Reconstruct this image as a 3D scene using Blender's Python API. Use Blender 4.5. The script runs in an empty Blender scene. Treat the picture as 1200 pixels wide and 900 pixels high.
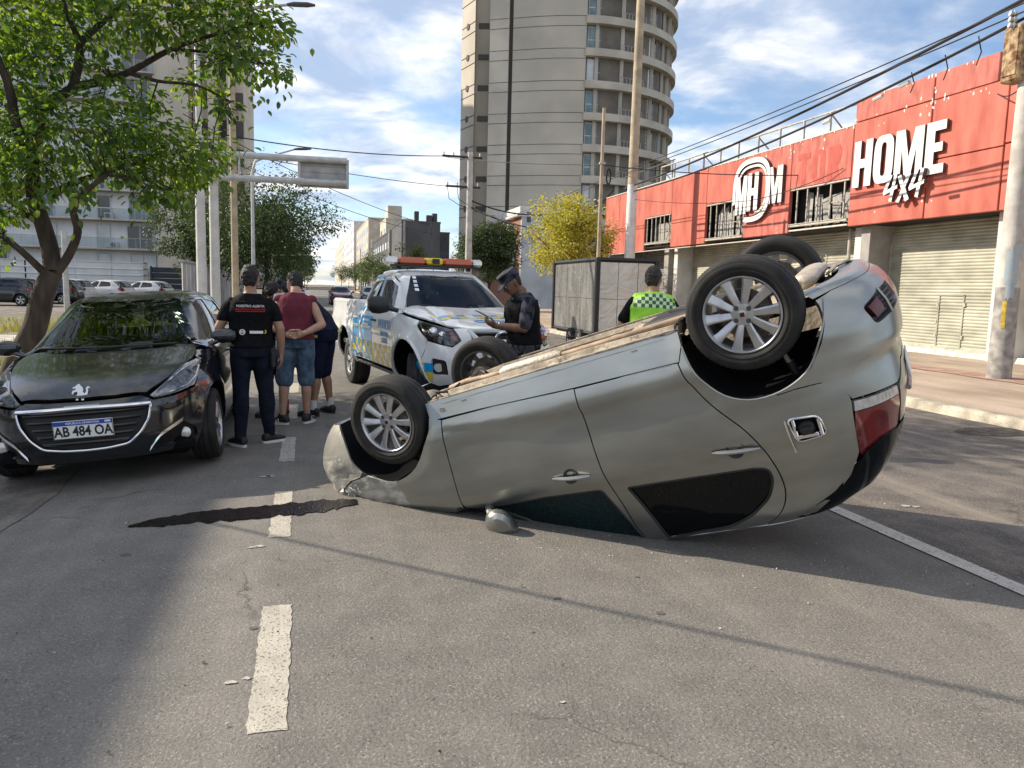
import bpy, bmesh, math, random
from math import sin, cos, pi, radians, hypot, atan2
from mathutils import Vector, Matrix, noise
from mathutils.geometry import delaunay_2d_cdt

S = bpy.context.scene
COL = S.collection
random.seed(7)

# ---------------------------------------------------------------- camera
cd = bpy.data.cameras.new("camera")
cd.sensor_fit = 'HORIZONTAL'; cd.sensor_width = 36.0; cd.lens = 27.0
cd.clip_start = 0.05; cd.clip_end = 4000.0
cam = bpy.data.objects.new("camera", cd); COL.objects.link(cam)
_r = Vector((0.969008, -0.245657, 0.02598)); _d = Vector((-0.00508, -0.124965, -0.992148)); _f = Vector((0.246975, 0.961268, -0.12234))
_m = Matrix((_r, -_d, -_f)).transposed().to_4x4()
_m.translation = Vector((0, 0, 1.55))
cam.matrix_world = _m
S.camera = cam

# ---------------------------------------------------------------- light
SUN_EL, SUN_AZ = 32.0, -32.0          # light travels along +X, -Y
w = bpy.data.worlds.new("World"); S.world = w; w.use_nodes = True
nt = w.node_tree; nt.nodes.clear()
def WN(t, **k):
    n = nt.nodes.new(t)
    for a, b in k.items(): setattr(n, a, b)
    return n
wo = WN('ShaderNodeOutputWorld'); bg = WN('ShaderNodeBackground')
sky = WN('ShaderNodeTexSky', sky_type='NISHITA', sun_disc=False)
sky.sun_elevation = radians(SUN_EL)
sky.sun_rotation = radians(-90.0 + 32.0)
sky.air_density = 0.9; sky.dust_density = 0.7; sky.ozone_density = 2.6
tc = WN('ShaderNodeTexCoord'); sp = WN('ShaderNodeSeparateXYZ')
nt.links.new(tc.outputs['Generated'], sp.inputs[0])
def WM(op, a, b=None, c=None):
    n = WN('ShaderNodeMath', operation=op)
    for i, q in enumerate((a, b, c)):
        if q is None: continue
        if isinstance(q, (int, float)): n.inputs[i].default_value = q
        else: nt.links.new(q, n.inputs[i])
    return n.outputs[0]
zz = WM('ADD', WM('MAXIMUM', sp.outputs[2], 0.0), 0.16)
cx_ = WM('DIVIDE', sp.outputs[0], zz); cy_ = WM('DIVIDE', sp.outputs[1], zz)
cmb = WN('ShaderNodeCombineXYZ')
nt.links.new(cx_, cmb.inputs[0]); nt.links.new(cy_, cmb.inputs[1])
def cloud(scale, detail, rough, off, lo, hi, dist=0.4):
    mp = WN('ShaderNodeMapping'); mp.inputs['Location'].default_value = off
    nt.links.new(cmb.outputs[0], mp.inputs[0])
    n = WN('ShaderNodeTexNoise'); n.inputs['Scale'].default_value = scale
    n.inputs['Detail'].default_value = detail; n.inputs['Roughness'].default_value = rough
    n.inputs['Distortion'].default_value = dist
    nt.links.new(mp.outputs[0], n.inputs['Vector'])
    r = WN('ShaderNodeMapRange', interpolation_type='SMOOTHSTEP')
    r.inputs[1].default_value = lo; r.inputs[2].default_value = hi
    nt.links.new(n.outputs[0], r.inputs[0])
    return r.outputs[0]
c_big = cloud(1.15, 10, 0.56, (3.1, 1.7, 0), 0.38, 0.56, 0.15)
c_str = cloud(3.2, 8, 0.58, (0.4, 5.2, 0), 0.46, 0.74, 0.2)
dens = WM('MINIMUM', WM('ADD', c_big, WM('MULTIPLY', c_str, 0.45)), 1.0)
shade = cloud(2.4, 8, 0.55, (3.25, 1.9, 0.3), 0.36, 0.64)
ccol = WN('ShaderNodeMix', data_type='RGBA')
ccol.inputs['A'].default_value = (2.7, 3.35, 4.5, 1); ccol.inputs['B'].default_value = (7.4, 7.2, 7.0, 1)
nt.links.new(shade, ccol.inputs['Factor'])
mx = WN('ShaderNodeMix', data_type='RGBA')
nt.links.new(WM('MULTIPLY', dens, 0.86), mx.inputs['Factor'])
nt.links.new(sky.outputs[0], mx.inputs['A']); nt.links.new(ccol.outputs['Result'], mx.inputs['B'])
nt.links.new(mx.outputs['Result'], bg.inputs['Color'])
bg.inputs['Strength'].default_value = 0.11
nt.links.new(bg.outputs[0], wo.inputs['Surface'])

sl = bpy.data.lights.new("sun", 'SUN'); sl.energy = 4.1; sl.angle = radians(0.53)
sl.color = (1.0, 0.88, 0.72)
so = bpy.data.objects.new("sun", sl); COL.objects.link(so)
_dir = Vector((cos(radians(SUN_AZ))*cos(radians(SUN_EL)), sin(radians(SUN_AZ))*cos(radians(SUN_EL)), -sin(radians(SUN_EL))))
so.rotation_euler = _dir.to_track_quat('-Z', 'Y').to_euler()
so.location = (-20, 15, 30)

S.view_settings.view_transform = 'Standard'; S.view_settings.look = 'None'
S.view_settings.exposure = 0.78; S.view_settings.gamma = 1.0
S.render.engine = 'CYCLES'
S.cycles.max_bounces = 6; S.cycles.diffuse_bounces = 3; S.cycles.glossy_bounces = 3
S.cycles.transmission_bounces = 6; S.cycles.transparent_max_bounces = 12
S.cycles.caustics_reflective = False; S.cycles.caustics_refractive = False
S.cycles.sample_clamp_indirect = 6.0
try:
    S.cycles.use_denoising = True
except Exception: pass
# ---------------------------------------------------------------- car surfaces
def lerp_tab(tab, z):
    if z <= tab[0][0]: return tab[0][1]
    for i in range(1, len(tab)):
        if z <= tab[i][0]:
            a, b = tab[i-1], tab[i]
            return a[1] + (b[1]-a[1]) * (z-a[0]) / (b[0]-a[0])
    return tab[-1][1]

class Tab:
    """smooth (Catmull-Rom / PCHIP-like) table z -> value"""
    def __init__(self, pts):
        self.p = sorted(pts); n = len(self.p); self.m = []
        for i in range(n):
            if i == 0: s = (self.p[1][1]-self.p[0][1])/(self.p[1][0]-self.p[0][0])
            elif i == n-1: s = (self.p[-1][1]-self.p[-2][1])/(self.p[-1][0]-self.p[-2][0])
            else:
                a = (self.p[i][1]-self.p[i-1][1])/(self.p[i][0]-self.p[i-1][0])
                b = (self.p[i+1][1]-self.p[i][1])/(self.p[i+1][0]-self.p[i][0])
                s = 0.0 if a*b <= 0 else 2*a*b/(a+b)
            self.m.append(s)
    def __call__(self, z):
        p = self.p
        if z <= p[0][0]: return p[0][1] + self.m[0]*(z-p[0][0])
        if z >= p[-1][0]: return p[-1][1] + self.m[-1]*(z-p[-1][0])
        lo, hi = 0, len(p)-1
        while hi-lo > 1:
            k = (lo+hi)//2
            if p[k][0] <= z: lo = k
            else: hi = k
        h = p[hi][0]-p[lo][0]; t = (z-p[lo][0])/h
        a, b = p[lo][1], p[hi][1]
        t2, t3 = t*t, t*t*t
        return (2*t3-3*t2+1)*a + (t3-2*t2+t)*h*self.m[lo] + (-2*t3+3*t2)*b + (t3-t2)*h*self.m[hi]

class Shell:
    """stack of plan curves: for every height z a closed outline with half width W(z), nose xf(z), tail xr(z).
    u runs along the side (u = x between x0r and x0f) and goes on as arc length round the corners;
    Uf / Ur are the values of u at the centre of nose and tail."""
    def __init__(self, W, xf, xr, x0f, x0r, nf=3.6, nr=4.0, ref=0.5, mod=None):
        self.W, self.xf, self.xr = Tab(W), Tab(xf), Tab(xr)
        self.x0f, self.x0r, self.nf, self.nr, self.mod = x0f, x0r, nf, nr, mod
        self.tf, self.Uf = self._arc(self.xf(ref)-x0f, self.W(ref), nf)
        self.tr, ur = self._arc(x0r-self.xr(ref), self.W(ref), nr)
        self.Uf += x0f; self.Ur = x0r-ur
    def _arc(self, A, B, n, N=160):
        tab = [(0.0, 0.0)]; s = 0.0; px, py = 0.0, B
        for i in range(1, N+1):
            t = math.pi/2*i/N
            c = math.sin(t)**(2/n); q = max(math.cos(t), 0)**(2/n)
            x, y = A*c, B*q
            s += math.hypot(x-px, y-py); tab.append((s, t)); px, py = x, y
        return tab, s
    def _t(self, tab, s):
        lo, hi = 0, len(tab)-1
        if s >= tab[-1][0]: return tab[-1][1]
        while hi-lo > 1:
            k = (lo+hi)//2
            if tab[k][0] <= s: lo = k
            else: hi = k
        a, b = tab[lo], tab[hi]
        return a[1] + (b[1]-a[1])*(s-a[0])/max(b[0]-a[0], 1e-9)
    def __call__(self, u, z, side=1):
        """side +1 left, -1 right; past Uf or Ur it runs over to the other side"""
        if u > self.Uf: u = 2*self.Uf-u; side = -side
        elif u < self.Ur: u = 2*self.Ur-u; side = -side
        w = self.W(z)
        if u > self.x0f:
            t = self._t(self.tf, u-self.x0f)
            c = math.sin(t)**(2/self.nf); q = max(math.cos(t), 0)**(2/self.nf)
            x = self.x0f + (self.xf(z)-self.x0f)*c; y = w*q
        elif u < self.x0r:
            t = self._t(self.tr, self.x0r-u)
            c = math.sin(t)**(2/self.nr); q = max(math.cos(t), 0)**(2/self.nr)
            x = self.x0r + (self.xr(z)-self.x0r)*c; y = w*q
        else:
            x, y = u, w
        if self.mod: x, y, z = self.mod(x, y, z)
        return (x, y*side, z)
    def u_of(self, x, z):
        """u on the side where the outline at height z passes x"""
        if x > self.x0f:
            c = min(max((x-self.x0f)/max(self.xf(z)-self.x0f, 1e-4), 0), 1)
            t = math.asin(c**(self.nf/2)); tab = self.tf
            for i in range(1, len(tab)):
                if tab[i][1] >= t:
                    a, b = tab[i-1], tab[i]
                    return self.x0f + a[0]+(b[0]-a[0])*(t-a[1])/(b[1]-a[1])
            return self.Uf
        if x < self.x0r:
            c = min(max((x-self.x0r)/min(self.xr(z)-self.x0r, -1e-4), 0), 1)
            t = math.asin(c**(self.nr/2)); tab = self.tr
            for i in range(1, len(tab)):
                if tab[i][1] >= t:
                    a, b = tab[i-1], tab[i]
                    return self.x0r - (a[0]+(b[0]-a[0])*(t-a[1])/(b[1]-a[1]))
            return self.Ur
        return x
    def top(self, x, y, z0, z1, it=26):
        """height of the surface over plan point (x, y) between z0 and z1 (outlines shrink upward)"""
        y = abs(y); lo, hi = z0, z1
        def inside(z):
            w = self.W(z)
            if w <= 1e-4: return False
            r = min(y/w, 2.0)
            if x > self.x0f:
                A = self.xf(z)-self.x0f
                if A <= 1e-4: return False
                return ((x-self.x0f)/A)**self.nf + r**self.nf < 1
            if x < self.x0r:
                A = self.x0r-self.xr(z)
                if A <= 1e-4: return False
                return ((self.x0r-x)/A)**self.nr + r**self.nr < 1
            return r < 1
        for _ in range(it):
            m = (lo+hi)/2
            if inside(m): lo = m
            else: hi = m
        return (x, y, (lo+hi)/2)
# upturned hatchback
def punto_mod(x, y, z):
    # pressed crease along the doors and the flares round the arches
    zc = 0.452 - 0.125*(x+.1) if x > -0.1 else 0.452
    if -1.05 < x < 1.0 and z > zc:
        f = min(1, (1.0-x)/.2, (x+1.05)/.15); q = min(1, (z-zc)/.022); r = min(1, max(0, (z-zc-.05)/.2))
        y -= 0.011*f*q*q*(3-2*q)*(1-r*r*(3-2*r))
    for ax in (1.255, -1.255):
        r = math.hypot(x-ax, z-0.27)
        if r < .55: y += 0.014*math.exp(-((r-0.37)/0.06)**2)*(1 if z < .7 else math.exp(-((z-.7)/.1)**2))
    return x, y, z
PLO = Shell(W=[(.12,.735),(.2,.768),(.30,.808),(.42,.842),(.50,.834),(.62,.834),(.72,.836),(.82,.832),(.90,.812),(.96,.785),(1.02,.755)],
            xf=[(.12,2.02),(.2,2.12),(.35,2.21),(.5,2.23),(.62,2.20),(.70,2.10),(.76,1.97),(.83,1.66),(.92,1.30),(1.0,1.02)],
            xr=[(.12,-1.78),(.18,-1.85),(.25,-1.93),(.4,-1.975),(.55,-1.965),(.62,-1.93),(.8,-1.92),(.9,-1.90),(1.02,-1.86)],
            x0f=.70, x0r=-1.0, nf=4.4, nr=3.2, ref=.5, mod=punto_mod)
PUP = Shell(W=[(.88,.812),(.94,.790),(1.0,.766),(1.1,.725),(1.2,.690),(1.3,.662),(1.38,.638),(1.43,.612),(1.46,.575),(1.48,.48),(1.492,.25)],
            xf=[(.90,1.22),(1.0,1.02),(1.1,.84),(1.2,.65),(1.3,.44),(1.38,.24),(1.43,.05),(1.46,-.1),(1.48,-.3),(1.492,-.4)],
            xr=[(.90,-1.90),(1.0,-1.865),(1.1,-1.83),(1.2,-1.775),(1.3,-1.70),(1.38,-1.61),(1.43,-1.50),(1.46,-1.35),(1.48,-1.15),(1.492,-.95)],
            x0f=-.42, x0r=-.90, nf=5.0, nr=3.6, ref=1.1)
# black hatchback parked at the left kerb
def peug_mod(x, y, z):
    for ax in (1.269, -1.269):
        r = math.hypot(x-ax, z-0.30)
        if r < .55: y += 0.016*math.exp(-((r-0.37)/0.06)**2)
    y += 0.012*math.exp(-((z-(.62-.03*x))/.05)**2)*(1 if x < .9 else max(0, 1-(x-.9)/.5))
    return x, y, z
BLO = Shell(W=[(.12,.76),(.2,.80),(.32,.845),(.45,.862),(.60,.866),(.75,.862),(.85,.845),(.93,.815),(1.02,.765)],
            xf=[(.10,1.93),(.18,2.00),(.28,2.055),(.4,2.075),(.55,2.075),(.64,2.05),(.70,2.00),(.76,1.90),(.83,1.72),(.90,1.42),(.98,1.08),(1.03,.92)],
            xr=[(.15,-1.80),(.25,-1.87),(.4,-1.90),(.6,-1.89),(.8,-1.86),(1.02,-1.80)],
            x0f=.65, x0r=-1.1, nf=3.0, nr=3.6, ref=.5, mod=peug_mod)
BUP = Shell(W=[(.90,.825),(.97,.795),(1.02,.765),(1.1,.728),(1.2,.682),(1.3,.632),(1.36,.596),(1.40,.555),(1.43,.48),(1.45,.35),(1.46,.18)],
            xf=[(.92,1.30),(.98,1.10),(1.03,.96),(1.1,.80),(1.2,.58),(1.3,.37),(1.36,.22),(1.40,.07),(1.43,-.1),(1.45,-.3),(1.46,-.4)],
            xr=[(.95,-1.82),(1.02,-1.79),(1.1,-1.75),(1.2,-1.68),(1.3,-1.58),(1.36,-1.48),(1.40,-1.35),(1.43,-1.15),(1.45,-.95),(1.46,-.9)],
            x0f=-.42, x0r=-.85, nf=4.2, nr=3.6, ref=1.1)
# police pick-up
def pick_mod(x, y, z):
    for ax in (1.575, -1.575):
        r = math.hypot(x-ax, z-0.42)
        if r < .72: y += 0.035*math.exp(-((r-0.53)/0.08)**2)*(1 if z < 1.0 else math.exp(-((z-1.0)/.08)**2))
    y += 0.012*math.exp(-((z-.98)/.05)**2)*(1 if x < 1.0 else max(0, 1-(x-1.0)/.5))
    return x, y, z
NLO = Shell(W=[(.40,.82),(.48,.87),(.60,.905),(.75,.92),(.95,.92),(1.08,.91),(1.18,.875),(1.26,.80),(1.31,.70),(1.34,.55),(1.36,.3)],
            xf=[(.36,2.34),(.45,2.43),(.6,2.49),(.75,2.49),(.88,2.45),(1.0,2.42),(1.08,2.33),(1.14,2.12),(1.20,1.82),(1.26,1.52),(1.31,1.28),(1.36,1.05)],
            xr=[(.40,-2.70),(.6,-2.72),(1.3,-2.72)], x0f=.9, x0r=-2.4, nf=3.4, nr=14, ref=.75, mod=pick_mod)
NUP = Shell(W=[(1.15,.875),(1.25,.84),(1.35,.80),(1.5,.735),(1.62,.68),(1.70,.635),(1.75,.58),(1.785,.48),(1.80,.30),(1.808,.15)],
            xf=[(1.15,1.36),(1.25,1.17),(1.35,.99),(1.5,.72),(1.62,.50),(1.70,.34),(1.75,.20),(1.785,.0),(1.80,-.2),(1.808,-.3)],
            xr=[(1.15,-1.05),(1.25,-1.04),(1.5,-.98),(1.62,-.94),(1.70,-.90),(1.75,-.84),(1.785,-.70),(1.80,-.5),(1.808,-.4)],
            x0f=-.31, x0r=-.38, nf=4.6, nr=6, ref=1.35)
# ---------------------------------------------------------------- materials
MATS = {}
def mat(name, col, rough=.6, metal=0.0, var=.0, vs=4.0, bump=0.0, bs=60.0, coat=0.0, col2=None, fac=(.35, .65),
        detail=5.0, emit=None, spec=None, speck=None, speck_s=140.0, stretch=None, alpha=None):
    """principled surface with colour variation from noise, fine relief and optional specks"""
    m = bpy.data.materials.new(name); m.use_nodes = True
    t = m.node_tree; b = t.nodes['Principled BSDF']
    b.inputs['Roughness'].default_value = rough; b.inputs['Metallic'].default_value = metal
    if spec is not None: b.inputs['Specular IOR Level'].default_value = spec
    if coat: b.inputs['Coat Weight'].default_value = coat; b.inputs['Coat Roughness'].default_value = .04
    c1 = tuple(col)+(1,)
    def N(k): return t.nodes.new(k)
    tcn = N('ShaderNodeTexCoord'); vec = tcn.outputs['Object']
    if stretch:
        mp = N('ShaderNodeMapping'); mp.inputs['Scale'].default_value = stretch
        t.links.new(vec, mp.inputs[0]); vec = mp.outputs[0]
    out = None
    if var or col2:
        n = N('ShaderNodeTexNoise'); n.inputs['Scale'].default_value = vs; n.inputs['Detail'].default_value = detail
        t.links.new(vec, n.inputs['Vector'])
        r = N('ShaderNodeMapRange'); r.inputs[1].default_value = fac[0]; r.inputs[2].default_value = fac[1]
        t.links.new(n.outputs[0], r.inputs[0])
        mx = N('ShaderNodeMix'); mx.data_type = 'RGBA'
        mx.inputs['A'].default_value = tuple(min(1, x*(1-var)) for x in col)+(1,)
        mx.inputs['B'].default_value = (tuple(col2) if col2 else tuple(min(1, x*(1+var)) for x in col))+(1,)
        t.links.new(r.outputs[0], mx.inputs['Factor']); out = mx.outputs['Result']
    if speck:
        v = N('ShaderNodeTexNoise'); v.inputs['Scale'].default_value = speck_s; v.inputs['Detail'].default_value = 2
        t.links.new(tcn.outputs['Object'], v.inputs['Vector'])
        r2 = N('ShaderNodeMapRange'); r2.inputs[1].default_value = .58; r2.inputs[2].default_value = .70
        t.links.new(v.outputs[0], r2.inputs[0])
        m2 = N('ShaderNodeMix'); m2.data_type = 'RGBA'; m2.inputs['B'].default_value = tuple(speck)+(1,)
        if out: t.links.new(out, m2.inputs['A'])
        else: m2.inputs['A'].default_value = c1
        t.links.new(r2.outputs[0], m2.inputs['Factor']); out = m2.outputs['Result']
    if out: t.links.new(out, b.inputs['Base Color'])
    else: b.inputs['Base Color'].default_value = c1
    if bump:
        nb = N('ShaderNodeTexNoise'); nb.inputs['Scale'].default_value = bs; nb.inputs['Detail'].default_value = 4
        t.links.new(vec, nb.inputs['Vector'])
        bp = N('ShaderNodeBump'); bp.inputs['Strength'].default_value = min(1, bump); bp.inputs['Distance'].default_value = .02
        t.links.new(nb.outputs[0], bp.inputs['Height']); t.links.new(bp.outputs[0], b.inputs['Normal'])
    if emit:
        b.inputs['Emission Color'].default_value = tuple(emit[:3])+(1,); b.inputs['Emission Strength'].default_value = emit[3]
    MATS[name] = m
    return m

def glass(name, tint, rough=.02, refl=1.0):
    """see-through pane: tinted transparency under a Fresnel reflection"""
    m = bpy.data.materials.new(name); m.use_nodes = True
    t = m.node_tree; t.nodes.clear()
    o = t.nodes.new('ShaderNodeOutputMaterial'); mx = t.nodes.new('ShaderNodeMixShader')
    tr = t.nodes.new('ShaderNodeBsdfTransparent'); tr.inputs[0].default_value = tuple(tint)+(1,)
    gl = t.nodes.new('ShaderNodeBsdfGlossy'); gl.inputs['Roughness'].default_value = rough
    fr = t.nodes.new('ShaderNodeFresnel'); fr.inputs[0].default_value = 1.5
    mm = t.nodes.new('ShaderNodeMath'); mm.operation = 'MULTIPLY_ADD'; mm.inputs[1].default_value = refl; mm.inputs[2].default_value = .02
    t.links.new(fr.outputs[0], mm.inputs[0]); t.links.new(mm.outputs[0], mx.inputs[0])
    t.links.new(tr.outputs[0], mx.inputs[1]); t.links.new(gl.outputs[0], mx.inputs[2]); t.links.new(mx.outputs[0], o.inputs[0])
    MATS[name] = m
    return m

# ---------------------------------------------------------------- meshes
def V3(*a): return Vector(a)
class MB:
    """collects shapes and links them as one mesh object"""
    def __init__(self): self.v = []; self.f = []; self.m = []; self.s = []
    def add(self, vs, fs, mi=0, smooth=True):
        o = len(self.v); self.v.extend([tuple(p) for p in vs])
        for f in fs:
            self.f.append(tuple(i+o for i in f)); self.m.append(mi); self.s.append(smooth)
        return self
    def merge(self, other, mtx=None, mi=None):
        o = len(self.v)
        self.v.extend([tuple(mtx @ Vector(p)) for p in other.v] if mtx else other.v)
        for f, m, s in zip(other.f, other.m, other.s):
            self.f.append(tuple(i+o for i in f)); self.m.append(m if mi is None else mi); self.s.append(s)
        return self
    def box(self, x0, x1, y0, y1, z0, z1, mi=0):
        vs = [(x, y, z) for z in (z0, z1) for y in (y0, y1) for x in (x0, x1)]
        return self.add(vs, [(0, 2, 3, 1), (4, 5, 7, 6), (0, 1, 5, 4), (2, 6, 7, 3), (0, 4, 6, 2), (1, 3, 7, 5)], mi, False)
    def bbox(self, x0, x1, y0, y1, z0, z1, b=.01, mi=0):
        """box with chamfered edges"""
        b = min(b, (x1-x0)/2.01, (y1-y0)/2.01, (z1-z0)/2.01)
        vs = []; idx = {}
        for ix, x in ((0, x0), (1, x1)):
            for iy, y in ((0, y0), (1, y1)):
                for iz, z in ((0, z0), (1, z1)):
                    dx, dy, dz = b*(1-2*ix), b*(1-2*iy), b*(1-2*iz)
                    idx[ix, iy, iz, 0] = len(vs); vs.append((x, y+dy, z+dz))
                    idx[ix, iy, iz, 1] = len(vs); vs.append((x+dx, y, z+dz))
                    idx[ix, iy, iz, 2] = len(vs); vs.append((x+dx, y+dy, z))
        I = lambda *k: idx[k]
        fs = []
        for a in (0, 1):
            fs.append([I(a, 0, 0, 0), I(a, 1, 0, 0), I(a, 1, 1, 0), I(a, 0, 1, 0)])
            fs.append([I(0, a, 0, 1), I(1, a, 0, 1), I(1, a, 1, 1), I(0, a, 1, 1)])
            fs.append([I(0, 0, a, 2), I(1, 0, a, 2), I(1, 1, a, 2), I(0, 1, a, 2)])
        for p in (0, 1):
            for q in (0, 1):
                fs.append([I(p, q, 0, 0), I(p, q, 1, 0), I(p, q, 1, 1), I(p, q, 0, 1)])
                fs.append([I(p, 0, q, 0), I(p, 1, q, 0), I(p, 1, q, 2), I(p, 0, q, 2)])
                fs.append([I(0, p, q, 1), I(1, p, q, 1), I(1, p, q, 2), I(0, p, q, 2)])
                for r in (0, 1): fs.append([I(p, q, r, 0), I(p, q, r, 1), I(p, q, r, 2)])
        cx = Vector(((x0+x1)/2, (y0+y1)/2, (z0+z1)/2))
        out = []
        for f in fs:
            P = [Vector(vs[i]) for i in f]; n = (P[1]-P[0]).cross(P[2]-P[0])
            out.append(f if n.dot(sum(P, Vector())/len(P)-cx) > 0 else f[::-1])
        return self.add(vs, out, mi, False)
    def tube(self, pts, r, n=8, mi=0, cap=True, flat=None, smooth=True):
        """pipe through pts; r a number or one radius per point; flat squashes sideways"""
        P = [Vector(p) for p in pts]; N = len(P)
        rr = [r]*N if isinstance(r, (int, float)) else list(r)
        tan = []
        for i in range(N):
            d = (P[min(i+1, N-1)]-P[max(i-1, 0)])
            tan.append(d.normalized() if d.length > 1e-9 else Vector((0, 0, 1)))
        up = Vector((0, 0, 1)) if abs(tan[0].z) < .9 else Vector((1, 0, 0))
        a = tan[0].cross(up).normalized(); vs = []
        for i in range(N):
            a = (a - tan[i]*a.dot(tan[i])); a = a.normalized() if a.length > 1e-6 else tan[i].orthogonal().normalized()
            b = tan[i].cross(a)
            for k in range(n):
                th = 2*pi*k/n
                vs.append(P[i] + a*(cos(th)*rr[i]) + b*(sin(th)*rr[i]*(flat or 1)))
        fs = [(i*n+k, i*n+(k+1) % n, (i+1)*n+(k+1) % n, (i+1)*n+k) for i in range(N-1) for k in range(n)]
        if cap:
            fs.append(tuple(range(n))[::-1]); fs.append(tuple((N-1)*n+k for k in range(n)))
        return self.add(vs, fs, mi, smooth)
    def cyl(self, a, b, r, n=16, mi=0, r2=None, smooth=True):
        return self.tube([a, b], [r, r if r2 is None else r2], n, mi, smooth=smooth)
    def lathe(self, prof, n=32, mi=0, axis='y', close=False, c=(0, 0, 0), mod=None):
        """prof: (radius, along) pairs spun about an axis through c"""
        vs = []
        for k in range(n):
            th = 2*pi*k/n
            for j, (r, h) in enumerate(prof):
                rr = r+(mod(k, j) if mod else 0)
                p = (rr*cos(th), h, rr*sin(th)) if axis == 'y' else (rr*cos(th), rr*sin(th), h) if axis == 'z' else (h, rr*cos(th), rr*sin(th))
                vs.append((p[0]+c[0], p[1]+c[1], p[2]+c[2]))
        m = len(prof); fs = []
        for k in range(n):
            k2 = (k+1) % n
            for j in range(m-1 if not close else m):
                j2 = (j+1) % m
                fs.append((k*m+j, k2*m+j, k2*m+j2, k*m+j2))
        return self.add(vs, fs, mi)
    def prism(self, poly, d, basis, mi=0, mi_side=None, smooth=False):
        """flat outline (list of (a, b)) pushed along basis normal by d; basis = origin, ea, eb"""
        o, ea, eb = (Vector(q) for q in basis); n = ea.cross(eb).normalized()
        k = len(poly)
        lo = [o+ea*a+eb*b for a, b in poly]; hi = [p+n*d for p in lo]
        tri = triangulate(poly)
        vs = lo+hi; fs = [tuple(i+k for i in t) for t in tri]+[t[::-1] for t in tri]
        self.add(vs, fs, mi, False)
        area = sum(poly[i][0]*poly[(i+1) % k][1]-poly[(i+1) % k][0]*poly[i][1] for i in range(k))
        sd = [(i, (i+1) % k, k+(i+1) % k, k+i) for i in range(k)]
        if area < 0: sd = [f[::-1] for f in sd]
        return self.add(vs, sd, mi if mi_side is None else mi_side, smooth)
    def ball(self, c, r, nu=12, nv=8, mi=0, sq=(1, 1, 1)):
        vs = []
        for i in range(nv+1):
            ph = pi*i/nv
            for k in range(nu):
                th = 2*pi*k/nu
                vs.append((c[0]+r*sq[0]*sin(ph)*cos(th), c[1]+r*sq[1]*sin(ph)*sin(th), c[2]+r*sq[2]*cos(ph)))
        fs = [(i*nu+k, (i+1)*nu+k, (i+1)*nu+(k+1) % nu, i*nu+(k+1) % nu) for i in range(nv) for k in range(nu)]
        return self.add(vs, fs, mi)
    def build(self, name, mats, parent=None, label=None, cat=None, group=None, kind=None, loc=None, sharp=35, recalc=False, weld=0):
        me = bpy.data.meshes.new(name)
        me.from_pydata(self.v, [], self.f); me.update()
        for m in (mats if isinstance(mats, (list, tuple)) else [mats]): me.materials.append(m)
        me.polygons.foreach_set('material_index', self.m)
        me.polygons.foreach_set('use_smooth', self.s)
        if recalc or weld:
            bm = bmesh.new(); bm.from_mesh(me)
            if weld: bmesh.ops.remove_doubles(bm, verts=bm.verts, dist=weld)
            if recalc: bmesh.ops.recalc_face_normals(bm, faces=bm.faces)
            bm.to_mesh(me); bm.free()
        if sharp and any(self.s): me.set_sharp_from_angle(angle=radians(sharp))
        o = bpy.data.objects.new(name, me); COL.objects.link(o)
        if parent: o.parent = parent
        if loc: o.location = loc
        return props(o, label, cat, group, kind)

def props(o, label=None, cat=None, group=None, kind=None):
    if label: o['label'] = label
    if cat: o['category'] = cat
    if group: o['group'] = group
    if kind: o['kind'] = kind
    return o
def thing(name, label, cat, loc=(0, 0, 0), rot=(0, 0, 0), group=None):
    o = bpy.data.objects.new(name, None); COL.objects.link(o)
    o.location = loc; o.rotation_euler = rot; o.empty_display_size = .2
    return props(o, label, cat, group)
def copy_tree(o, parent=None):
    c = o.copy(); COL.objects.link(c)
    if parent: c.parent = parent
    for ch in list(o.children): copy_tree(ch, c)
    return c
def link_copy(o, parent, loc=None, rot=None):
    c = o.copy(); COL.objects.link(c); c.parent = parent
    if loc is not None: c.location = loc
    if rot is not None: c.rotation_euler = rot
    return c

def inside(p, poly):
    x, y = p; c = False; n = len(poly); j = n-1
    for i in range(n):
        xi, yi = poly[i]; xj, yj = poly[j]
        if (yi > y) != (yj > y) and x < (xj-xi)*(y-yi)/(yj-yi)+xi: c = not c
        j = i
    return c
def triangulate(poly, holes=()):
    pts = [Vector(p) for p in poly]; ed = [(i, (i+1) % len(poly)) for i in range(len(poly))]
    for h in holes:
        k = len(pts); pts += [Vector(p) for p in h]; ed += [(k+i, k+(i+1) % len(h)) for i in range(len(h))]
    r = delaunay_2d_cdt(pts, ed, [], 0, 1e-7, True)
    back = [o[0] if o else None for o in r[3]]
    out = []
    for f in r[2]:
        c = sum((r[0][i] for i in f), Vector((0, 0)))/len(f)
        if inside(c, poly) and not any(inside(c, h) for h in holes):
            t = tuple(back[i] for i in f)
            if None in t: continue
            a, b, c2 = (pts[i] for i in t)
            out.append(t if (b-a).cross(c2-a) > 0 else t[::-1])
    return out
def resample(poly, h, closed=True):
    out = []; n = len(poly)
    for i in range(n if closed else n-1):
        a, b = poly[i], poly[(i+1) % n]
        k = max(1, int(math.ceil(hypot(b[0]-a[0], b[1]-a[1])/h)))
        out += [(a[0]+(b[0]-a[0])*j/k, a[1]+(b[1]-a[1])*j/k) for j in range(k)]
    if not closed: out.append(poly[-1])
    return out
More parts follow.
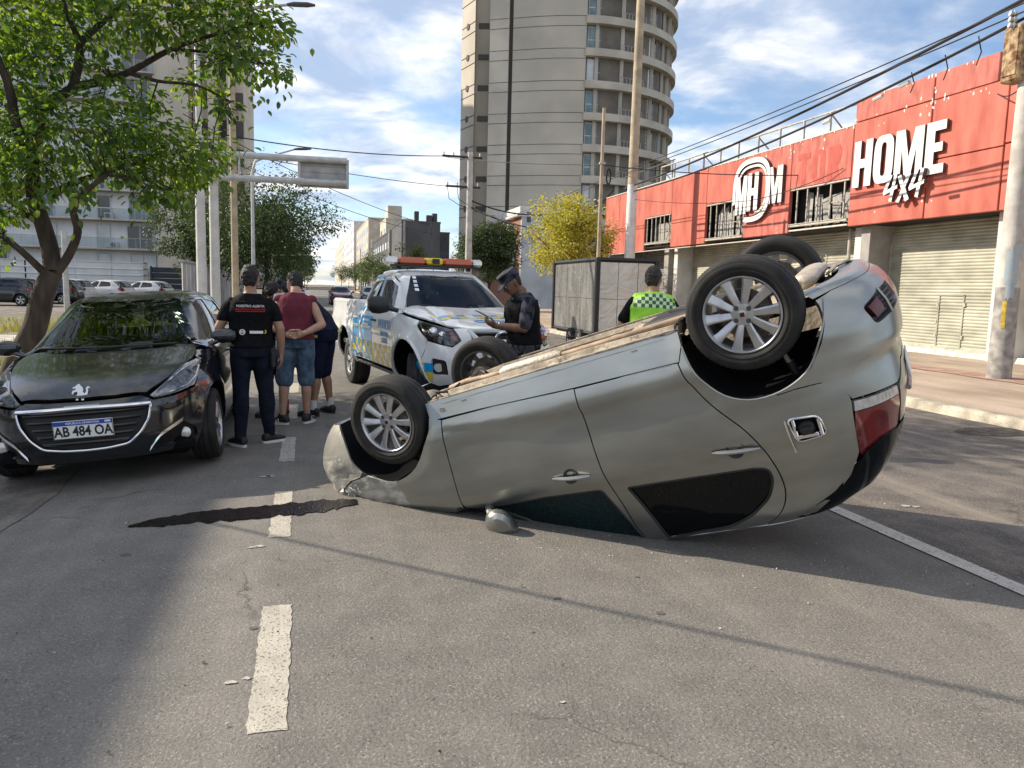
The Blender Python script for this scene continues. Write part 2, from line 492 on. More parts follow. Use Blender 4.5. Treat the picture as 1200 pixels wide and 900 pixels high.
def fillet(poly, r, k=4):
    """round every corner of an outline (a number, or one radius per corner)"""
    n = len(poly); out = []
    for i in range(n):
        p = Vector(poly[i]); a = Vector(poly[i-1]); b = Vector(poly[(i+1) % n])
        q = r if isinstance(r, (int, float)) else r[i]
        da, db = a-p, b-p
        q = min(q, da.length*.45, db.length*.45)
        if q < 1e-4: out.append(tuple(p)); continue
        A = p+da.normalized()*q; B = p+db.normalized()*q
        for j in range(k+1):
            t = j/k; out.append(tuple(A*(1-t)**2+p*2*t*(1-t)+B*t*t))
    return out
def smooth_line(pts, k=5):
    """Catmull-Rom through pts (open)"""
    out = []; n = len(pts)
    for i in range(n-1):
        p0, p1, p2, p3 = (Vector(pts[max(0, min(n-1, j))]) for j in (i-1, i, i+1, i+2))
        for j in range(k):
            t = j/k
            out.append(tuple(.5*((2*p1)+(p2-p0)*t+(2*p0-5*p1+4*p2-p3)*t*t+(3*p1-p0-3*p2+p3)*t**3)))
    out.append(tuple(pts[-1])); return out
def shrink(poly, g):
    """move an outline inward by g"""
    n = len(poly); area = sum(poly[i][0]*poly[(i+1) % n][1]-poly[(i+1) % n][0]*poly[i][1] for i in range(n))
    s = 1 if area > 0 else -1; out = []
    for i in range(n):
        a, p, b = Vector(poly[i-1]), Vector(poly[i]), Vector(poly[(i+1) % n])
        d1 = (p-a).normalized() if (p-a).length > 1e-9 else Vector((0, 0)); d2 = (b-p).normalized() if (b-p).length > 1e-9 else Vector((0, 0))
        nn = Vector((-(d1.y+d2.y), d1.x+d2.x))
        if nn.length < 1e-6: out.append(tuple(p)); continue
        nn.normalize(); c = max(.35, nn.dot(Vector((-d1.y, d1.x))))
        out.append(tuple(p+nn*(s*g/c)))
    return out

def panel(mb, poly, surf, out, h=.04, thick=.012, gap=.0, holes=(), mi=0, lift=0.0):
    """sheet cut to a flat outline, laid on surf(a, b) -> point; its rim is turned inward by thick.
    out(P) gives a rough outward direction"""
    if gap: poly = shrink(poly, gap)
    ol = resample(poly, h); pts = [Vector(p) for p in ol]; n0 = len(pts)
    ed = [(i, (i+1) % n0) for i in range(n0)]
    hl = []
    for hh in holes:
        q = resample(hh, h); hl.append(q); k = len(pts)
        pts += [Vector(p) for p in q]; ed += [(k+i, k+(i+1) % len(q)) for i in range(len(q))]
    x0, x1 = min(p[0] for p in ol), max(p[0] for p in ol); y0, y1 = min(p[1] for p in ol), max(p[1] for p in ol)
    bnd = list(pts)
    cell = {}
    for p in bnd: cell.setdefault((int(p.x//h), int(p.y//h)), []).append(p)
    def near(x, y):
        a, b = int(x//h), int(y//h)
        for i in (-1, 0, 1):
            for j in (-1, 0, 1):
                for p in cell.get((a+i, b+j), ()):
                    if (p.x-x)**2+(p.y-y)**2 < (.5*h)**2: return True
        return False
    ny = int((y1-y0)/h)+1; nx = int((x1-x0)/h)+1
    for j in range(1, ny):
        for i in range(0, nx+1):
            x = x0+(i+.5*(j % 2))*h; y = y0+j*h
            if inside((x, y), ol) and not any(inside((x, y), q) for q in hl) and not near(x, y): pts.append(Vector((x, y)))
    r = delaunay_2d_cdt(pts, ed, [], 0, 1e-7, False)
    V2 = r[0]; tris = []
    for f in r[2]:
        c = sum((V2[i] for i in f), Vector((0, 0)))/3
        if inside(c, ol) and not any(inside(c, q) for q in hl): tris.append(tuple(f))
    P = [Vector(surf(p.x, p.y)) for p in V2]
    N = [Vector((0, 0, 0)) for _ in P]; fs = []
    for t in tris:
        a, b, c = (P[i] for i in t); n = (b-a).cross(c-a)
        if n.dot(Vector(out((a+b+c)/3))) < 0: t = (t[0], t[2], t[1]); n = -n
        fs.append(t)
        for i in t: N[i] += n
    N = [n.normalized() if n.length > 1e-12 else Vector((0, 0, 1)) for n in N]
    if lift: P = [p+n*lift for p, n in zip(P, N)]
    cnt = {}
    for t in fs:
        for a, b in ((t[0], t[1]), (t[1], t[2]), (t[2], t[0])):
            cnt[(a, b)] = 1
    rim = [(a, b) for (a, b) in cnt if (b, a) not in cnt]
    used = {}
    vs = list(P)
    for a, b in rim:
        for i in (a, b):
            if i not in used: used[i] = len(vs); vs.append(P[i]-N[i]*thick)
    rf = [(b, a, used[a], used[b]) for a, b in rim]
    mb.add(vs, fs, mi, True)
    o = len(mb.v)-len(vs)
    for f in rf: mb.f.append(tuple(i+o for i in f)); mb.m.append(mi); mb.s.append(True)
    return mb

def text_mb(s, size=1.0, depth=.01, bold=0.0, sx=1.0, align='CENTER', spacing=1.0):
    """lettering in the XY plane, facing +Z, centred at the origin"""
    cu = bpy.data.curves.new("lettering", 'FONT'); cu.body = s; cu.size = size; cu.extrude = depth/2; cu.offset = bold
    cu.align_x = align; cu.align_y = 'CENTER'; cu.resolution_u = 3; cu.space_character = spacing
    o = bpy.data.objects.new("lettering", cu); COL.objects.link(o)
    bpy.context.view_layer.update()
    me = bpy.data.meshes.new_from_object(o.evaluated_get(bpy.context.evaluated_depsgraph_get()))
    mb = MB(); mb.add([(v.co.x*sx, v.co.y, v.co.z) for v in me.vertices], [tuple(p.vertices) for p in me.polygons], 0, False)
    bpy.data.objects.remove(o); bpy.data.curves.remove(cu); bpy.data.meshes.remove(me)
    return mb
def frame(o, ex, ey):
    """matrix that carries the XY plane to origin o with axes ex, ey"""
    ex = Vector(ex).normalized(); ey = Vector(ey).normalized(); ez = ex.cross(ey)
    m = Matrix((ex, ey, ez)).transposed().to_4x4(); m.translation = Vector(o)
    return m
def fnoise(x, y=0, z=0): return noise.noise(Vector((x, y, z)))
# ---------------------------------------------------------------- ground
def road_mat(name, base, warm, spk, patch=.25, rough=.82, cracks=True, dust=0.0):
    """asphalt: stone specks, worn patches, fine cracks and dust, all in the surface's own colour"""
    m = bpy.data.materials.new(name); m.use_nodes = True; MATS[name] = m
    t = m.node_tree; b = t.nodes['Principled BSDF']; b.inputs['Roughness'].default_value = rough; b.inputs['Specular IOR Level'].default_value = .35
    L = t.links.new; N = t.nodes.new
    c = N('ShaderNodeTexCoord').outputs['Object']
    def noi(s, d, stretch=None):
        v = c
        if stretch:
            mp = N('ShaderNodeMapping'); mp.inputs['Scale'].default_value = stretch; L(c, mp.inputs[0]); v = mp.outputs[0]
        n = N('ShaderNodeTexNoise'); n.inputs['Scale'].default_value = s; n.inputs['Detail'].default_value = d; L(v, n.inputs['Vector']); return n.outputs[0]
    def rng(x, a, b_, lo=0, hi=1):
        r = N('ShaderNodeMapRange'); r.inputs[1].default_value = a; r.inputs[2].default_value = b_; r.inputs[3].default_value = lo; r.inputs[4].default_value = hi; L(x, r.inputs[0]); return r.outputs[0]
    def mix(f, a, b_):
        x = N('ShaderNodeMix'); x.data_type = 'RGBA'
        if isinstance(f, float): x.inputs['Factor'].default_value = f
        else: L(f, x.inputs['Factor'])
        for k, q in (('A', a), ('B', b_)):
            if isinstance(q, tuple): x.inputs[k].default_value = q+(1,)
            else: L(q, x.inputs[k])
        return x.outputs['Result']
    big = noi(.45, 6); mid = noi(3.5, 6); fine = noi(70, 3); fine2 = noi(210, 2)
    col = mix(rng(big, .35, .65), base, tuple(x*(1-patch) for x in base))
    col = mix(rng(mid, .40, .72), col, warm)
    col = mix(rng(fine, .35, .70), mix(.72, (0, 0, 0), col), col)
    vor = N('ShaderNodeTexVoronoi'); vor.inputs['Scale'].default_value = 150; L(c, vor.inputs['Vector'])
    sel = N('ShaderNodeSeparateColor'); L(vor.outputs['Color'], sel.inputs[0])
    col = mix(rng(sel.outputs[0], .88, .97, 0, .38), col, spk)
    col = mix(rng(sel.outputs[1], .90, .97, 0, .5), col, (.03, .03, .03))
    streak = noi(1.0, 7, (2.6, .16, 1))
    col = mix(rng(streak, .50, .78, 0, .55+dust), col, tuple(min(1, x*1.55) for x in warm))
    if cracks:
        v2 = N('ShaderNodeTexVoronoi'); v2.feature = 'DISTANCE_TO_EDGE'; v2.inputs['Scale'].default_value = .62
        nn = N('ShaderNodeTexNoise'); nn.inputs['Scale'].default_value = 2.2; nn.inputs['Detail'].default_value = 5; L(c, nn.inputs['Vector'])
        ad = N('ShaderNodeVectorMath'); ad.operation = 'MULTIPLY_ADD'; ad.inputs[1].default_value = (.55, .55, 0); L(nn.outputs['Color'], ad.inputs[0]); L(c, ad.inputs[2]); L(ad.outputs[0], v2.inputs['Vector'])
        k = rng(v2.outputs['Distance'], .0, .006, .6, 0)
        g = N('ShaderNodeMath'); g.operation = 'MULTIPLY'; L(k, g.inputs[0]); L(rng(big, .50, .58), g.inputs[1])
        col = mix(g.outputs[0], col, (.025, .024, .022))
    spot = noi(2.3, 2); col = mix(rng(spot, .70, .76, 0, .5), col, (.045, .042, .04))
    L(col, b.inputs['Base Color'])
    h = N('ShaderNodeMath'); h.operation = 'MULTIPLY_ADD'; h.inputs[1].default_value = .55; L(fine2, h.inputs[0]); L(fine, h.inputs[2])
    bp = N('ShaderNodeBump'); bp.inputs['Strength'].default_value = .75; bp.inputs['Distance'].default_value = .008; L(h.outputs[0], bp.inputs['Height']); L(bp.outputs[0], b.inputs['Normal'])
    return m
road_mat('asphalt', (.198, .186, .166), (.235, .219, .193), (.46, .43, .38), patch=.16, dust=-.3)
road_mat('old_asphalt', (.150, .136, .124), (.215, .188, .155), (.52, .47, .40), patch=.35, dust=.35)
road_mat('rough_gutter', (.16, .145, .125), (.26, .235, .20), (.45, .42, .36), patch=.4, cracks=False)
mat('earth', (.13, .11, .085), .95, var=.35, vs=.6, bump=.4, bs=14, col2=(.20, .175, .13))
mat('kerb_concrete', (.40, .36, .28), .9, var=.3, vs=3, bump=.5, bs=26, col2=(.56, .51, .40), speck=(.2, .18, .15), speck_s=45)
mat('pavement', (.38, .295, .215), .9, var=.25, vs=1.6, bump=.3, bs=50, col2=(.46, .37, .28), speck=(.22, .17, .13), speck_s=60, stretch=(1, .35, 1))
mat('red_paving', (.34, .22, .17), .9, var=.3, vs=5, bump=.3, bs=50)
mat('left_paving', (.40, .37, .32), .9, var=.3, vs=2.5, bump=.3, bs=40)
mat('oil', (.006, .0026, .0026), .14, var=.6, vs=14, bump=.35, bs=55, spec=.22)
mat('grass_soil', (.15, .14, .07), .95, var=.4, vs=3, bump=.5, bs=30)

b = MB(); b.add([(-1500, -300, -.32), (1500, -300, -.32), (1500, 3000, -.32), (-1500, 3000, -.32)], [(0, 1, 2, 3)]); b.build('ground', MATS['earth'], kind='structure')

def road_z(x):
    return 0.0 if x > -1.05 else -.066*(-1.05-x)-.006*(-1.05-x)**2
def strip(name, xs, y0, y1, dz, m, kind='structure', label=None, step=None, zf=road_z):
    ys = [y0, y1] if not step else [y0+(y1-y0)*i/step for i in range(step+1)]
    b = MB(); vs = [(x, y, zf(x)+dz) for y in ys for x in xs]; k = len(xs)
    b.add(vs, [(j*k+i, j*k+i+1, (j+1)*k+i+1, (j+1)*k+i) for j in range(len(ys)-1) for i in range(k-1)])
    return b.build(name, m, kind=kind)
XS = [-2.9, -2.6, -2.3, -2.05, -1.8, -1.5, -1.2, -1.05, -.8, 0, 1, 2, 3, 3.9]
strip('road', XS, -60, 900, 0, MATS['asphalt'])
strip('road_lane', [3.70, 5, 6.5, 8.35], -60, 900, .004, MATS['old_asphalt'])
# left gutter: an uneven rough band against the kerb
b = MB(); vs = []; ny = 240
for j in range(ny+1):
    y = -12+60*j/ny; e = -1.93+.10*fnoise(y*.9, 4)+.05*fnoise(y*3.1, 9)
    for x in (-2.95, -2.5, -2.2, e): vs.append((x, y, road_z(x)+.005))
b.add(vs, [(j*4+i, j*4+i+1, (j+1)*4+i+1, (j+1)*4+i) for j in range(ny) for i in range(3)]); b.build('gutter', MATS['rough_gutter'], kind='structure')

# painted marks, worn at the edges
def paint_mat(name, col, wear):
    m = mat(name, col, .7, var=.12, vs=8, bump=.35, bs=120)
    t = m.node_tree; b = t.nodes['Principled BSDF']; src = b.inputs['Base Color'].links[0].from_socket
    c = t.nodes.new('ShaderNodeTexCoord'); n = t.nodes.new('ShaderNodeTexNoise'); n.inputs['Scale'].default_value = 75; n.inputs['Detail'].default_value = 6
    t.links.new(c.outputs['Object'], n.inputs['Vector'])
    r = t.nodes.new('ShaderNodeMapRange'); r.inputs[1].default_value = wear; r.inputs[2].default_value = wear+.09; t.links.new(n.outputs[0], r.inputs[0])
    mx = t.nodes.new('ShaderNodeMix'); mx.data_type = 'RGBA'; mx.inputs['B'].default_value = (.15, .135, .115, 1)
    t.links.new(src, mx.inputs['A']); t.links.new(r.outputs[0], mx.inputs['Factor']); t.links.new(mx.outputs['Result'], b.inputs['Base Color'])
    return m
paint_mat('lane_paint', (.45, .415, .345), .56); paint_mat('line_paint', (.52, .49, .44), .57); paint_mat('old_paint', (.42, .40, .36), .52)
def mark(b, x0, x1, y0, y1, z, seed, rag=.006, skew=0):
    r = random.Random(seed); P = []
    n = max(6, int((y1-y0)/.03)) if y1-y0 < 4 else 40
    for i in range(n+1): y = y0+(y1-y0)*i/n; P.append((x1+r.uniform(-rag, rag)+skew*(y-y0), y))
    for k in range(1, 5): P.append((x1+(x0-x1)*k/5+skew*(y1-y0), y1+r.uniform(-rag, rag)))
    for i in range(n+1): y = y1-(y1-y0)*i/n; P.append((x0+r.uniform(-rag, rag)+skew*(y-y0), y))
    for k in range(1, 5): P.append((x0+(x1-x0)*k/5, y0+r.uniform(-rag, rag)))
    tri = triangulate(P); b.add([(p[0], p[1], z) for p in P], tri)
for i, (xc, y0, y1, w_) in enumerate([(-.175, 2.62, 3.72, .135), (-.225, 4.77, 5.86, .13), (-.255, 6.87, 7.98, .13), (-.28, 9.1, 10.2, .13), (-.31, 11.3, 12.4, .13)]+[(-.33-.02*k, 13.6+2.2*k, 14.7+2.2*k, .13) for k in range(8)]):
    b = MB(); mark(b, xc-w_/2, xc+w_/2, y0, y1, .003, i, .006, -.012); b.build('lane_dash', MATS['lane_paint' if i != 2 else 'old_paint'], kind='structure')
b = MB(); mark(b, 3.64, 3.765, -6, 28, .007, 50, .008); b.build('edge_line', MATS['line_paint'], kind='structure')
b = MB()
for k, (x, y, r_) in enumerate([(-.33, 3.0, .016), (-.27, 3.02, .014), (-.33, 4.62, .02), (-.37, 4.605, .018), (-.36, 6.35, .03), (-.40, 6.34, .03), (4.3, 4.72, .03), (4.36, 4.69, .03), (.9, 2.6, .010), (-2.2, 5.5, .03)]):
    rr = random.Random(k); P = [(x+r_*(.6+.8*rr.random())*cos(a)*1.3, y+r_*(.5+.7*rr.random())*sin(a)) for a in [2*pi*i/9 for i in range(9)]]
    b.add([(p[0], p[1], road_z(x)+(.0045 if x < 3.6 else .009)) for p in P], [tuple(range(9))])
b.build('paint_splashes', MATS['lane_paint'], kind='structure')
b = MB()
for k in range(7): mark(b, -2.2+1.05*k, -1.7+1.05*k, 30.5, 34.5, .008, 70+k, .02)
b.build('zebra_crossing', MATS['old_paint'], kind='structure')
# fluid that ran out of the engine bay: a long ragged tongue
P = []
cl = [(-1.16, 5.16), (-1.0, 5.20), (-.75, 5.27), (-.45, 5.31), (-.15, 5.37), (.10, 5.43), (.20, 5.46), (.29, 5.48)]
wd = [.02, .10, .14, .16, .16, .14, .10, .07]
up_, dn_ = [], []
for i in range(len(cl)-1):
    for j in range(9):
        t = j/9; x = cl[i][0]+(cl[i+1][0]-cl[i][0])*t; y = cl[i][1]+(cl[i+1][1]-cl[i][1])*t; ww = wd[i]+(wd[i+1]-wd[i])*t
        q = 14*x; up_.append((x, y+ww*(.92+.48*fnoise(q, 1)+.3*fnoise(q*3, 2)))); dn_.append((x, y-ww*(.92+.48*fnoise(q, 5)+.3*fnoise(q*3, 6))))
P = dn_+up_[::-1]
b = MB(); b.add([(p[0], p[1], road_z(p[0])+.0065) for p in P], triangulate(P)); b.build('fluid_spill', MATS['oil'], kind='structure')
b = MB()
for k, (x, y, r_) in enumerate([(1.18, 3.55, .022), (1.62, 3.28, .024), (-.28, 3.48, .02), (1.7, 3.75, .014), (-1.05, 4.6, .03), (.95, 3.2, .010)]):
    rr = random.Random(k+90); P = [(x+r_*(.7+.6*rr.random())*cos(a), y+r_*(.5+.5*rr.random())*sin(a)) for a in [2*pi*i/12 for i in range(12)]]
    b.add([(p[0], p[1], road_z(p[0])+.003) for p in P], [tuple(range(12))])
b.build('oil_spots', mat('oil_spot', (.10, .093, .083), .7, var=.3, vs=20), kind='structure')
# grit and glass crumbs lying about
b = MB(); gl_ = MB(); rr = random.Random(5)
for k in range(420):
    if k < 200: x, y = rr.uniform(-1.6, .5), 1.9+5*rr.random()**1.6
    else: x, y = rr.uniform(-1.5, 6.5), rr.uniform(1.9, 8.5)
    s_ = rr.uniform(.0025, .0075); z = road_z(x)+.004+s_*.5
    q = [Vector((x, y, z))+Vector((rr.uniform(-1, 1), rr.uniform(-1, 1), rr.uniform(-.5, .6)))*s_*1.4 for _ in range(4)]
    b.add(q, [(0, 1, 2), (0, 2, 3), (0, 3, 1), (1, 3, 2)], 0 if rr.random() < .7 else 1, False)
b.build('grit', [mat('grit_dark', (.05, .047, .045), .8), mat('grit_light', (.5, .47, .42), .8)], kind='stuff')
for k in range(380):
    t = rr.random(); c_ = Vector((1.0, 4.45, 0)).lerp(Vector((3.0, 3.55, 0)), t)+Vector((rr.gauss(0, .22), rr.gauss(0, .16), 0)); s_ = rr.uniform(.002, .0055)
    q = [c_+Vector((rr.uniform(-1, 1), rr.uniform(-1, 1), rr.uniform(0, 1.2)))*s_+Vector((0, 0, .003)) for _ in range(4)]
    gl_.add(q, [(0, 1, 2), (0, 2, 3), (0, 3, 1), (1, 3, 2)], 0, False)
gl_.build('glass_crumbs', mat('glass_crumb', (.72, .76, .74), .1), kind='stuff')

# right-hand kerb: worn blocks, and the pavement up to the shop wall
kb = [MB() for _ in range(4)]
for i in range(4):
    y0, y1 = (-20, 6.6, 9.8, 60)[i], (6.6, 9.8, 60, 400)[i]
    n = max(2, int((y1-y0)/.12)) if y1 < 20 else max(2, int((y1-y0)/1.0))
    vs = []
    for j in range(n+1):
        y = y0+(y1-y0)*j/n; w1 = .02*fnoise(y*3, 2)+.025*fnoise(y*1.1, 7); w2 = .012*fnoise(y*4, 5)
        for x, z in ((8.30+w1, -.05), (8.32+w1, .085+w2), (8.36+w1, .125+w2), (8.52, .135+w2*.5), (8.56, .10)): vs.append((x, y, z))
    kb[i].add(vs, [(j*5+k, j*5+k+1, (j+1)*5+k+1, (j+1)*5+k) for j in range(n) for k in range(4)])
    kb[i].build('kerb', MATS['kerb_concrete'], kind='structure', sharp=50)
strip('pavement', [8.54, 11.8, 14.0, 17.5], -20, 400, .125, MATS['pavement'], zf=lambda x: .0 if x < 12 else .012*(x-12))
b = MB(); vs = []
for j in range(41):
    y = 8+9*j/40; vs += [(12.0+.2*fnoise(y, 3), y, .138), (12.75+.25*fnoise(y, 8), y, .142)]
b.add(vs, [(2*j, 2*j+1, 2*j+3, 2*j+2) for j in range(40)]); b.build('paving_strip', MATS['red_paving'], kind='structure')
# drain hollow and scattered dirt by the right kerb
P = [(7.9+.55*cos(a)*(1+.3*fnoise(a*2, 1)), 7.35+.28*sin(a)*(1+.4*fnoise(a*3, 4))) for a in [2*pi*i/24 for i in range(24)]]
b = MB(); b.add([(p[0], p[1], .0085) for p in P], [tuple(range(24))]); b.build('road_patch', mat('dirt_patch', (.055, .05, .045), .95, var=.6, vs=9, bump=.9, bs=30), kind='structure')
# left kerb, verge and car park
b = MB(); b.box(-3.10, -2.93, -30, 300, -.28, .055); b.build('left_kerb', MATS['kerb_concrete'], kind='structure')
strip('left_pavement', [-4.6, -3.09], -30, 300, .05, MATS['left_paving'], zf=lambda x: 0)
strip('verge', [-14, -10, -7, -4.58], -30, 34, .045, MATS['grass_soil'], zf=lambda x: 0)
strip('verge_path', [-14, -4.7], 19.6, 22.3, .055, MATS['left_paving'], zf=lambda x: 0)
strip('car_park', [-70, -20, -4.58], 34, 66, .03, MATS['old_asphalt'], zf=lambda x: 0)
strip('car_park_strip', [-70, -30, -14.0], -30, 34, .03, MATS['old_asphalt'], zf=lambda x: 0)
# verge grass: blades, nobody could count them
b = MB(); rr = random.Random(11)
for k in range(16000):
    y = 9+21*rr.random(); x = -4.7-8.5*rr.random()
    if 19.5 < y < 22.4: continue
    if fnoise(x*.5, y*.5, 3) < -.15 and rr.random() < .8: continue
    h = rr.uniform(.08, .24)*(1+.8*max(0, fnoise(x*.4, y*.4))); a = rr.uniform(0, 2*pi); dx, dy = cos(a), sin(a); w_ = rr.uniform(.006, .013)*1.6
    l = rr.uniform(.2, .6)*h
    b.add([(x-dy*w_, y+dx*w_, .03), (x+dy*w_, y-dx*w_, .03), (x+dx*l, y+dy*l, .03+h)], [(0, 1, 2)], rr.randrange(3), False)
def leaf_mat(name, col, col2, trans=.35, rough=.5):
    m = bpy.data.materials.new(name); m.use_nodes = True; MATS[name] = m
    t = m.node_tree; t.nodes.clear(); N = t.nodes.new; L = t.links.new
    o = N('ShaderNodeOutputMaterial'); mx = N('ShaderNodeMixShader'); mx.inputs[0].default_value = trans
    p = N('ShaderNodeBsdfPrincipled'); p.inputs['Roughness'].default_value = rough; tr = N('ShaderNodeBsdfTranslucent')
    c = N('ShaderNodeTexCoord'); n = N('ShaderNodeTexNoise'); n.inputs['Scale'].default_value = 1.7; n.inputs['Detail'].default_value = 3; L(c.outputs['Object'], n.inputs['Vector'])
    r = N('ShaderNodeMapRange'); r.inputs[1].default_value = .36; r.inputs[2].default_value = .64; L(n.outputs[0], r.inputs[0])
    q = N('ShaderNodeMix'); q.data_type = 'RGBA'; q.inputs['A'].default_value = tuple(col)+(1,); q.inputs['B'].default_value = tuple(col2)+(1,); L(r.outputs[0], q.inputs['Factor'])
    L(q.outputs['Result'], p.inputs['Base Color'])
    g = N('ShaderNodeMix'); g.data_type = 'RGBA'; g.blend_type = 'MULTIPLY'; g.inputs['Factor'].default_value = 1; L(q.outputs['Result'], g.inputs['A']); g.inputs['B'].default_value = (1.6, 1.6, .5, 1); L(g.outputs['Result'], tr.inputs[0])
    L(p.outputs[0], mx.inputs[1]); L(tr.outputs[0], mx.inputs[2]); L(mx.outputs[0], o.inputs[0])
    return m
leaf_mat('blade_green', (.10, .13, .03), (.16, .18, .05)); leaf_mat('blade_dry', (.30, .25, .09), (.36, .30, .13)); leaf_mat('blade_mid', (.18, .18, .05), (.24, .22, .07))
b.build('grass', [MATS['blade_green'], MATS['blade_mid'], MATS['blade_dry']], kind='stuff')
# ---------------------------------------------------------------- buildings
mat('red_fascia', (.47, .10, .066), .7, var=.2, vs=2.2, bump=.05, bs=12, col2=(.55, .15, .105), stretch=(1, 1, .35))
mat('red_fascia_worn', (.42, .10, .075), .7, var=.2, vs=5, bump=.1, bs=14, col2=(.58, .16, .12), stretch=(1, 1, .3), detail=8)
mat('chipped_white', (.62, .57, .50), .8, var=.2, vs=20)
mat('shutter_cream', (.37, .37, .29), .6, .05, var=.3, vs=2.5, col2=(.43, .43, .345), detail=8, stretch=(1, .4, 1))
mat('shutter_grey', (.17, .18, .175), .55, .2, var=.2, vs=3)
mat('wall_grey', (.30, .29, .275), .9, var=.25, vs=1.5, bump=.3, bs=18)
mat('wall_white', (.62, .60, .56), .85, var=.18, vs=1.2, bump=.15, bs=20)
mat('steel_frame', (.42, .40, .35), .6, .2, var=.2, vs=6)
mat('sign_white', (.70, .69, .655), .5, var=.12, vs=5, detail=7)
mat('sign_bright', (.80, .80, .78), .45, var=.05, vs=6)
mat('sign_edge', (.10, .06, .055), .6)
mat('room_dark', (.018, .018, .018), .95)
mat('blind_grey', (.33, .32, .30), .8, var=.2, vs=4)
mat('ghost_red', (.43, .075, .055), .7, var=.15, vs=4)
mat('threshold', (.62, .58, .50), .9, var=.35, vs=6, bump=.4, bs=20, detail=8)
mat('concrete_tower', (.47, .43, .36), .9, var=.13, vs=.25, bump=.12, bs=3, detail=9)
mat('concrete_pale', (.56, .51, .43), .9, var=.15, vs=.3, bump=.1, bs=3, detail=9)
mat('recess_shade', (.17, .15, .125), .9, var=.2, vs=.8); mat('concrete_dark', (.10, .095, .09), .9)
mat('slab_concrete', (.48, .44, .37), .9, var=.15, vs=.6)
mat('window_frame_white', (.66, .66, .65), .5)
mat('window_frame_grey', (.25, .25, .25), .5)
mat('curtain_pane', (.55, .60, .62), .18, var=.18, vs=.8, coat=.5, spec=.6)
mat('dark_pane', (.030, .037, .045), .06, spec=.8)
mat('teal_pane', (.14, .22, .23), .12, var=.3, vs=1.2, spec=.7)
mat('red_curtain', (.17, .045, .055), .6)
mat('balcony_rail', (.40, .42, .42), .4, .3)
mat('brick_red', (.28, .13, .085), .9, var=.35, vs=6, bump=.3, bs=16)
mat('blue_wall', (.43, .47, .51), .85, var=.15, vs=.8)
mat('far_beige', (.52, .46, .37), .9, var=.15, vs=.5)
mat('far_grey', (.080, .083, .090), .9, var=.2, vs=.3)
mat('far_dark', (.065, .067, .072), .9, var=.3, vs=.4)
mat('hoarding_white', (.60, .61, .61), .55, var=.08, vs=1)
mat('gate_navy', (.018, .023, .034), .6)
mat('ribbed_grey', (.36, .36, .36), .8, var=.2, vs=.8)
mat('pale_grey_wall', (.84, .85, .86), .85, var=.08, vs=.6)

WX, SX = 14.95, 16.0
sp_ = thing('shop_building', 'red fronted motor shop with HOME 4x4 lettering and closed roller shutters', 'shop', (WX, 20, 0))
SH = Matrix.Translation((-WX, -20, 0))
def sbuild(mb, name, m, **k):
    mb.v = [(p[0]-WX, p[1]-20, p[2]) for p in mb.v]
    return mb.build(name, m, k.pop('parent', sp_), **k)
# body behind the fascia
b = MB(); b.box(SX+.25, 30, 6.5, 39.1, .1, 6.2); b.box(SX+.25, 30, 6.5, 14.6, .1, 6.0); sbuild(b, 'shop_body', MATS['wall_grey'])
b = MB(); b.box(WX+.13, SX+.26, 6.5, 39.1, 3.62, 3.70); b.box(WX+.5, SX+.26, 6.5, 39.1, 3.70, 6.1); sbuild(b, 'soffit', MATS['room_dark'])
# fascia panels: (y0, y1, z0, z1); three window openings cut the lower row
zb, zt = 3.60, 6.45
pan = []
for y0, y1 in ((37.19, 39.12), (34.0, 37.19)): pan.append((y0, y1, zb-.1, zt-.03, 0))
pan += [(31.2, 34.0, 5.0, zt, 0), (31.2, 34.0, zb-.1, 3.78, 9)]
pan += [(28.14, 31.2, zb-.06, zt, 0), (25.3, 28.14, 5.04, zt, 0), (22.55, 25.3, zb, zt, 1), (19.62, 22.55, 4.99, zt, 1)]
pan += [(16.72, 19.60, zb, 6.50, 0), (14.5, 16.70, zb, 5.02, 0), (14.5, 16.70, 5.03, 6.49, 0), (16.72, 19.60, 6.51, 7.14, 1), (14.83, 16.70, 6.50, 7.15, 1), (11.2, 14.48, zb, 5.06, 0), (11.2, 14.48, 5.07, 6.34, 0), (6.5, 11.18, zb, 6.34, 0)]
rr = random.Random(3)
for i, (y0, y1, z0, z1, k) in enumerate(pan):
    if k == 9: continue
    j = rr.uniform(-.006, .006)
    P = [(y0+.006, z0+rr.uniform(0, .015)), (y1-.006, z0+rr.uniform(0, .015)), (y1-.006, z1), (y0+.006, z1)]
    b = MB(); b.bbox(WX+j, WX+.12, y0+.008, y1-.008, P[0][1], z1-.004, .012)
    sbuild(b, 'fascia_panel', MATS['red_fascia_worn' if k else 'red_fascia'])
# flaked paint: small pale flakes proud of the panels
b = MB()
def flake(y, z, r_):
    k = rr.randrange(5, 8); P = [(y+r_*(.5+.7*rr.random())*cos(2*pi*i/k), z+r_*(.8+1.1*rr.random())*sin(2*pi*i/k)) for i in range(k)]
    b.prism(P, .006, ((WX-.006, 0, 0), (0, 1, 0), (0, 0, 1)), 0)
for _ in range(22): flake(rr.uniform(14.9, 19.5), rr.gauss(6.42, .14), rr.uniform(.012, .036))
for _ in range(12): flake(rr.choice((16.71, 19.6))+rr.gauss(0, .05), rr.uniform(5.6, 6.9), rr.uniform(.02, .05))
for _ in range(14): flake(rr.uniform(20, 25.5), rr.uniform(6.0, 6.4), rr.uniform(.018, .042))
for _ in range(7): flake(rr.uniform(15.5, 25), rr.uniform(3.65, 4.2), rr.uniform(.015, .04))
for _ in range(10): flake(rr.uniform(14.9, 19.5), 7.12+rr.uniform(-.03, .01), rr.uniform(.02, .05))
sbuild(b, 'paint_flakes', MATS['chipped_white'], kind='stuff')
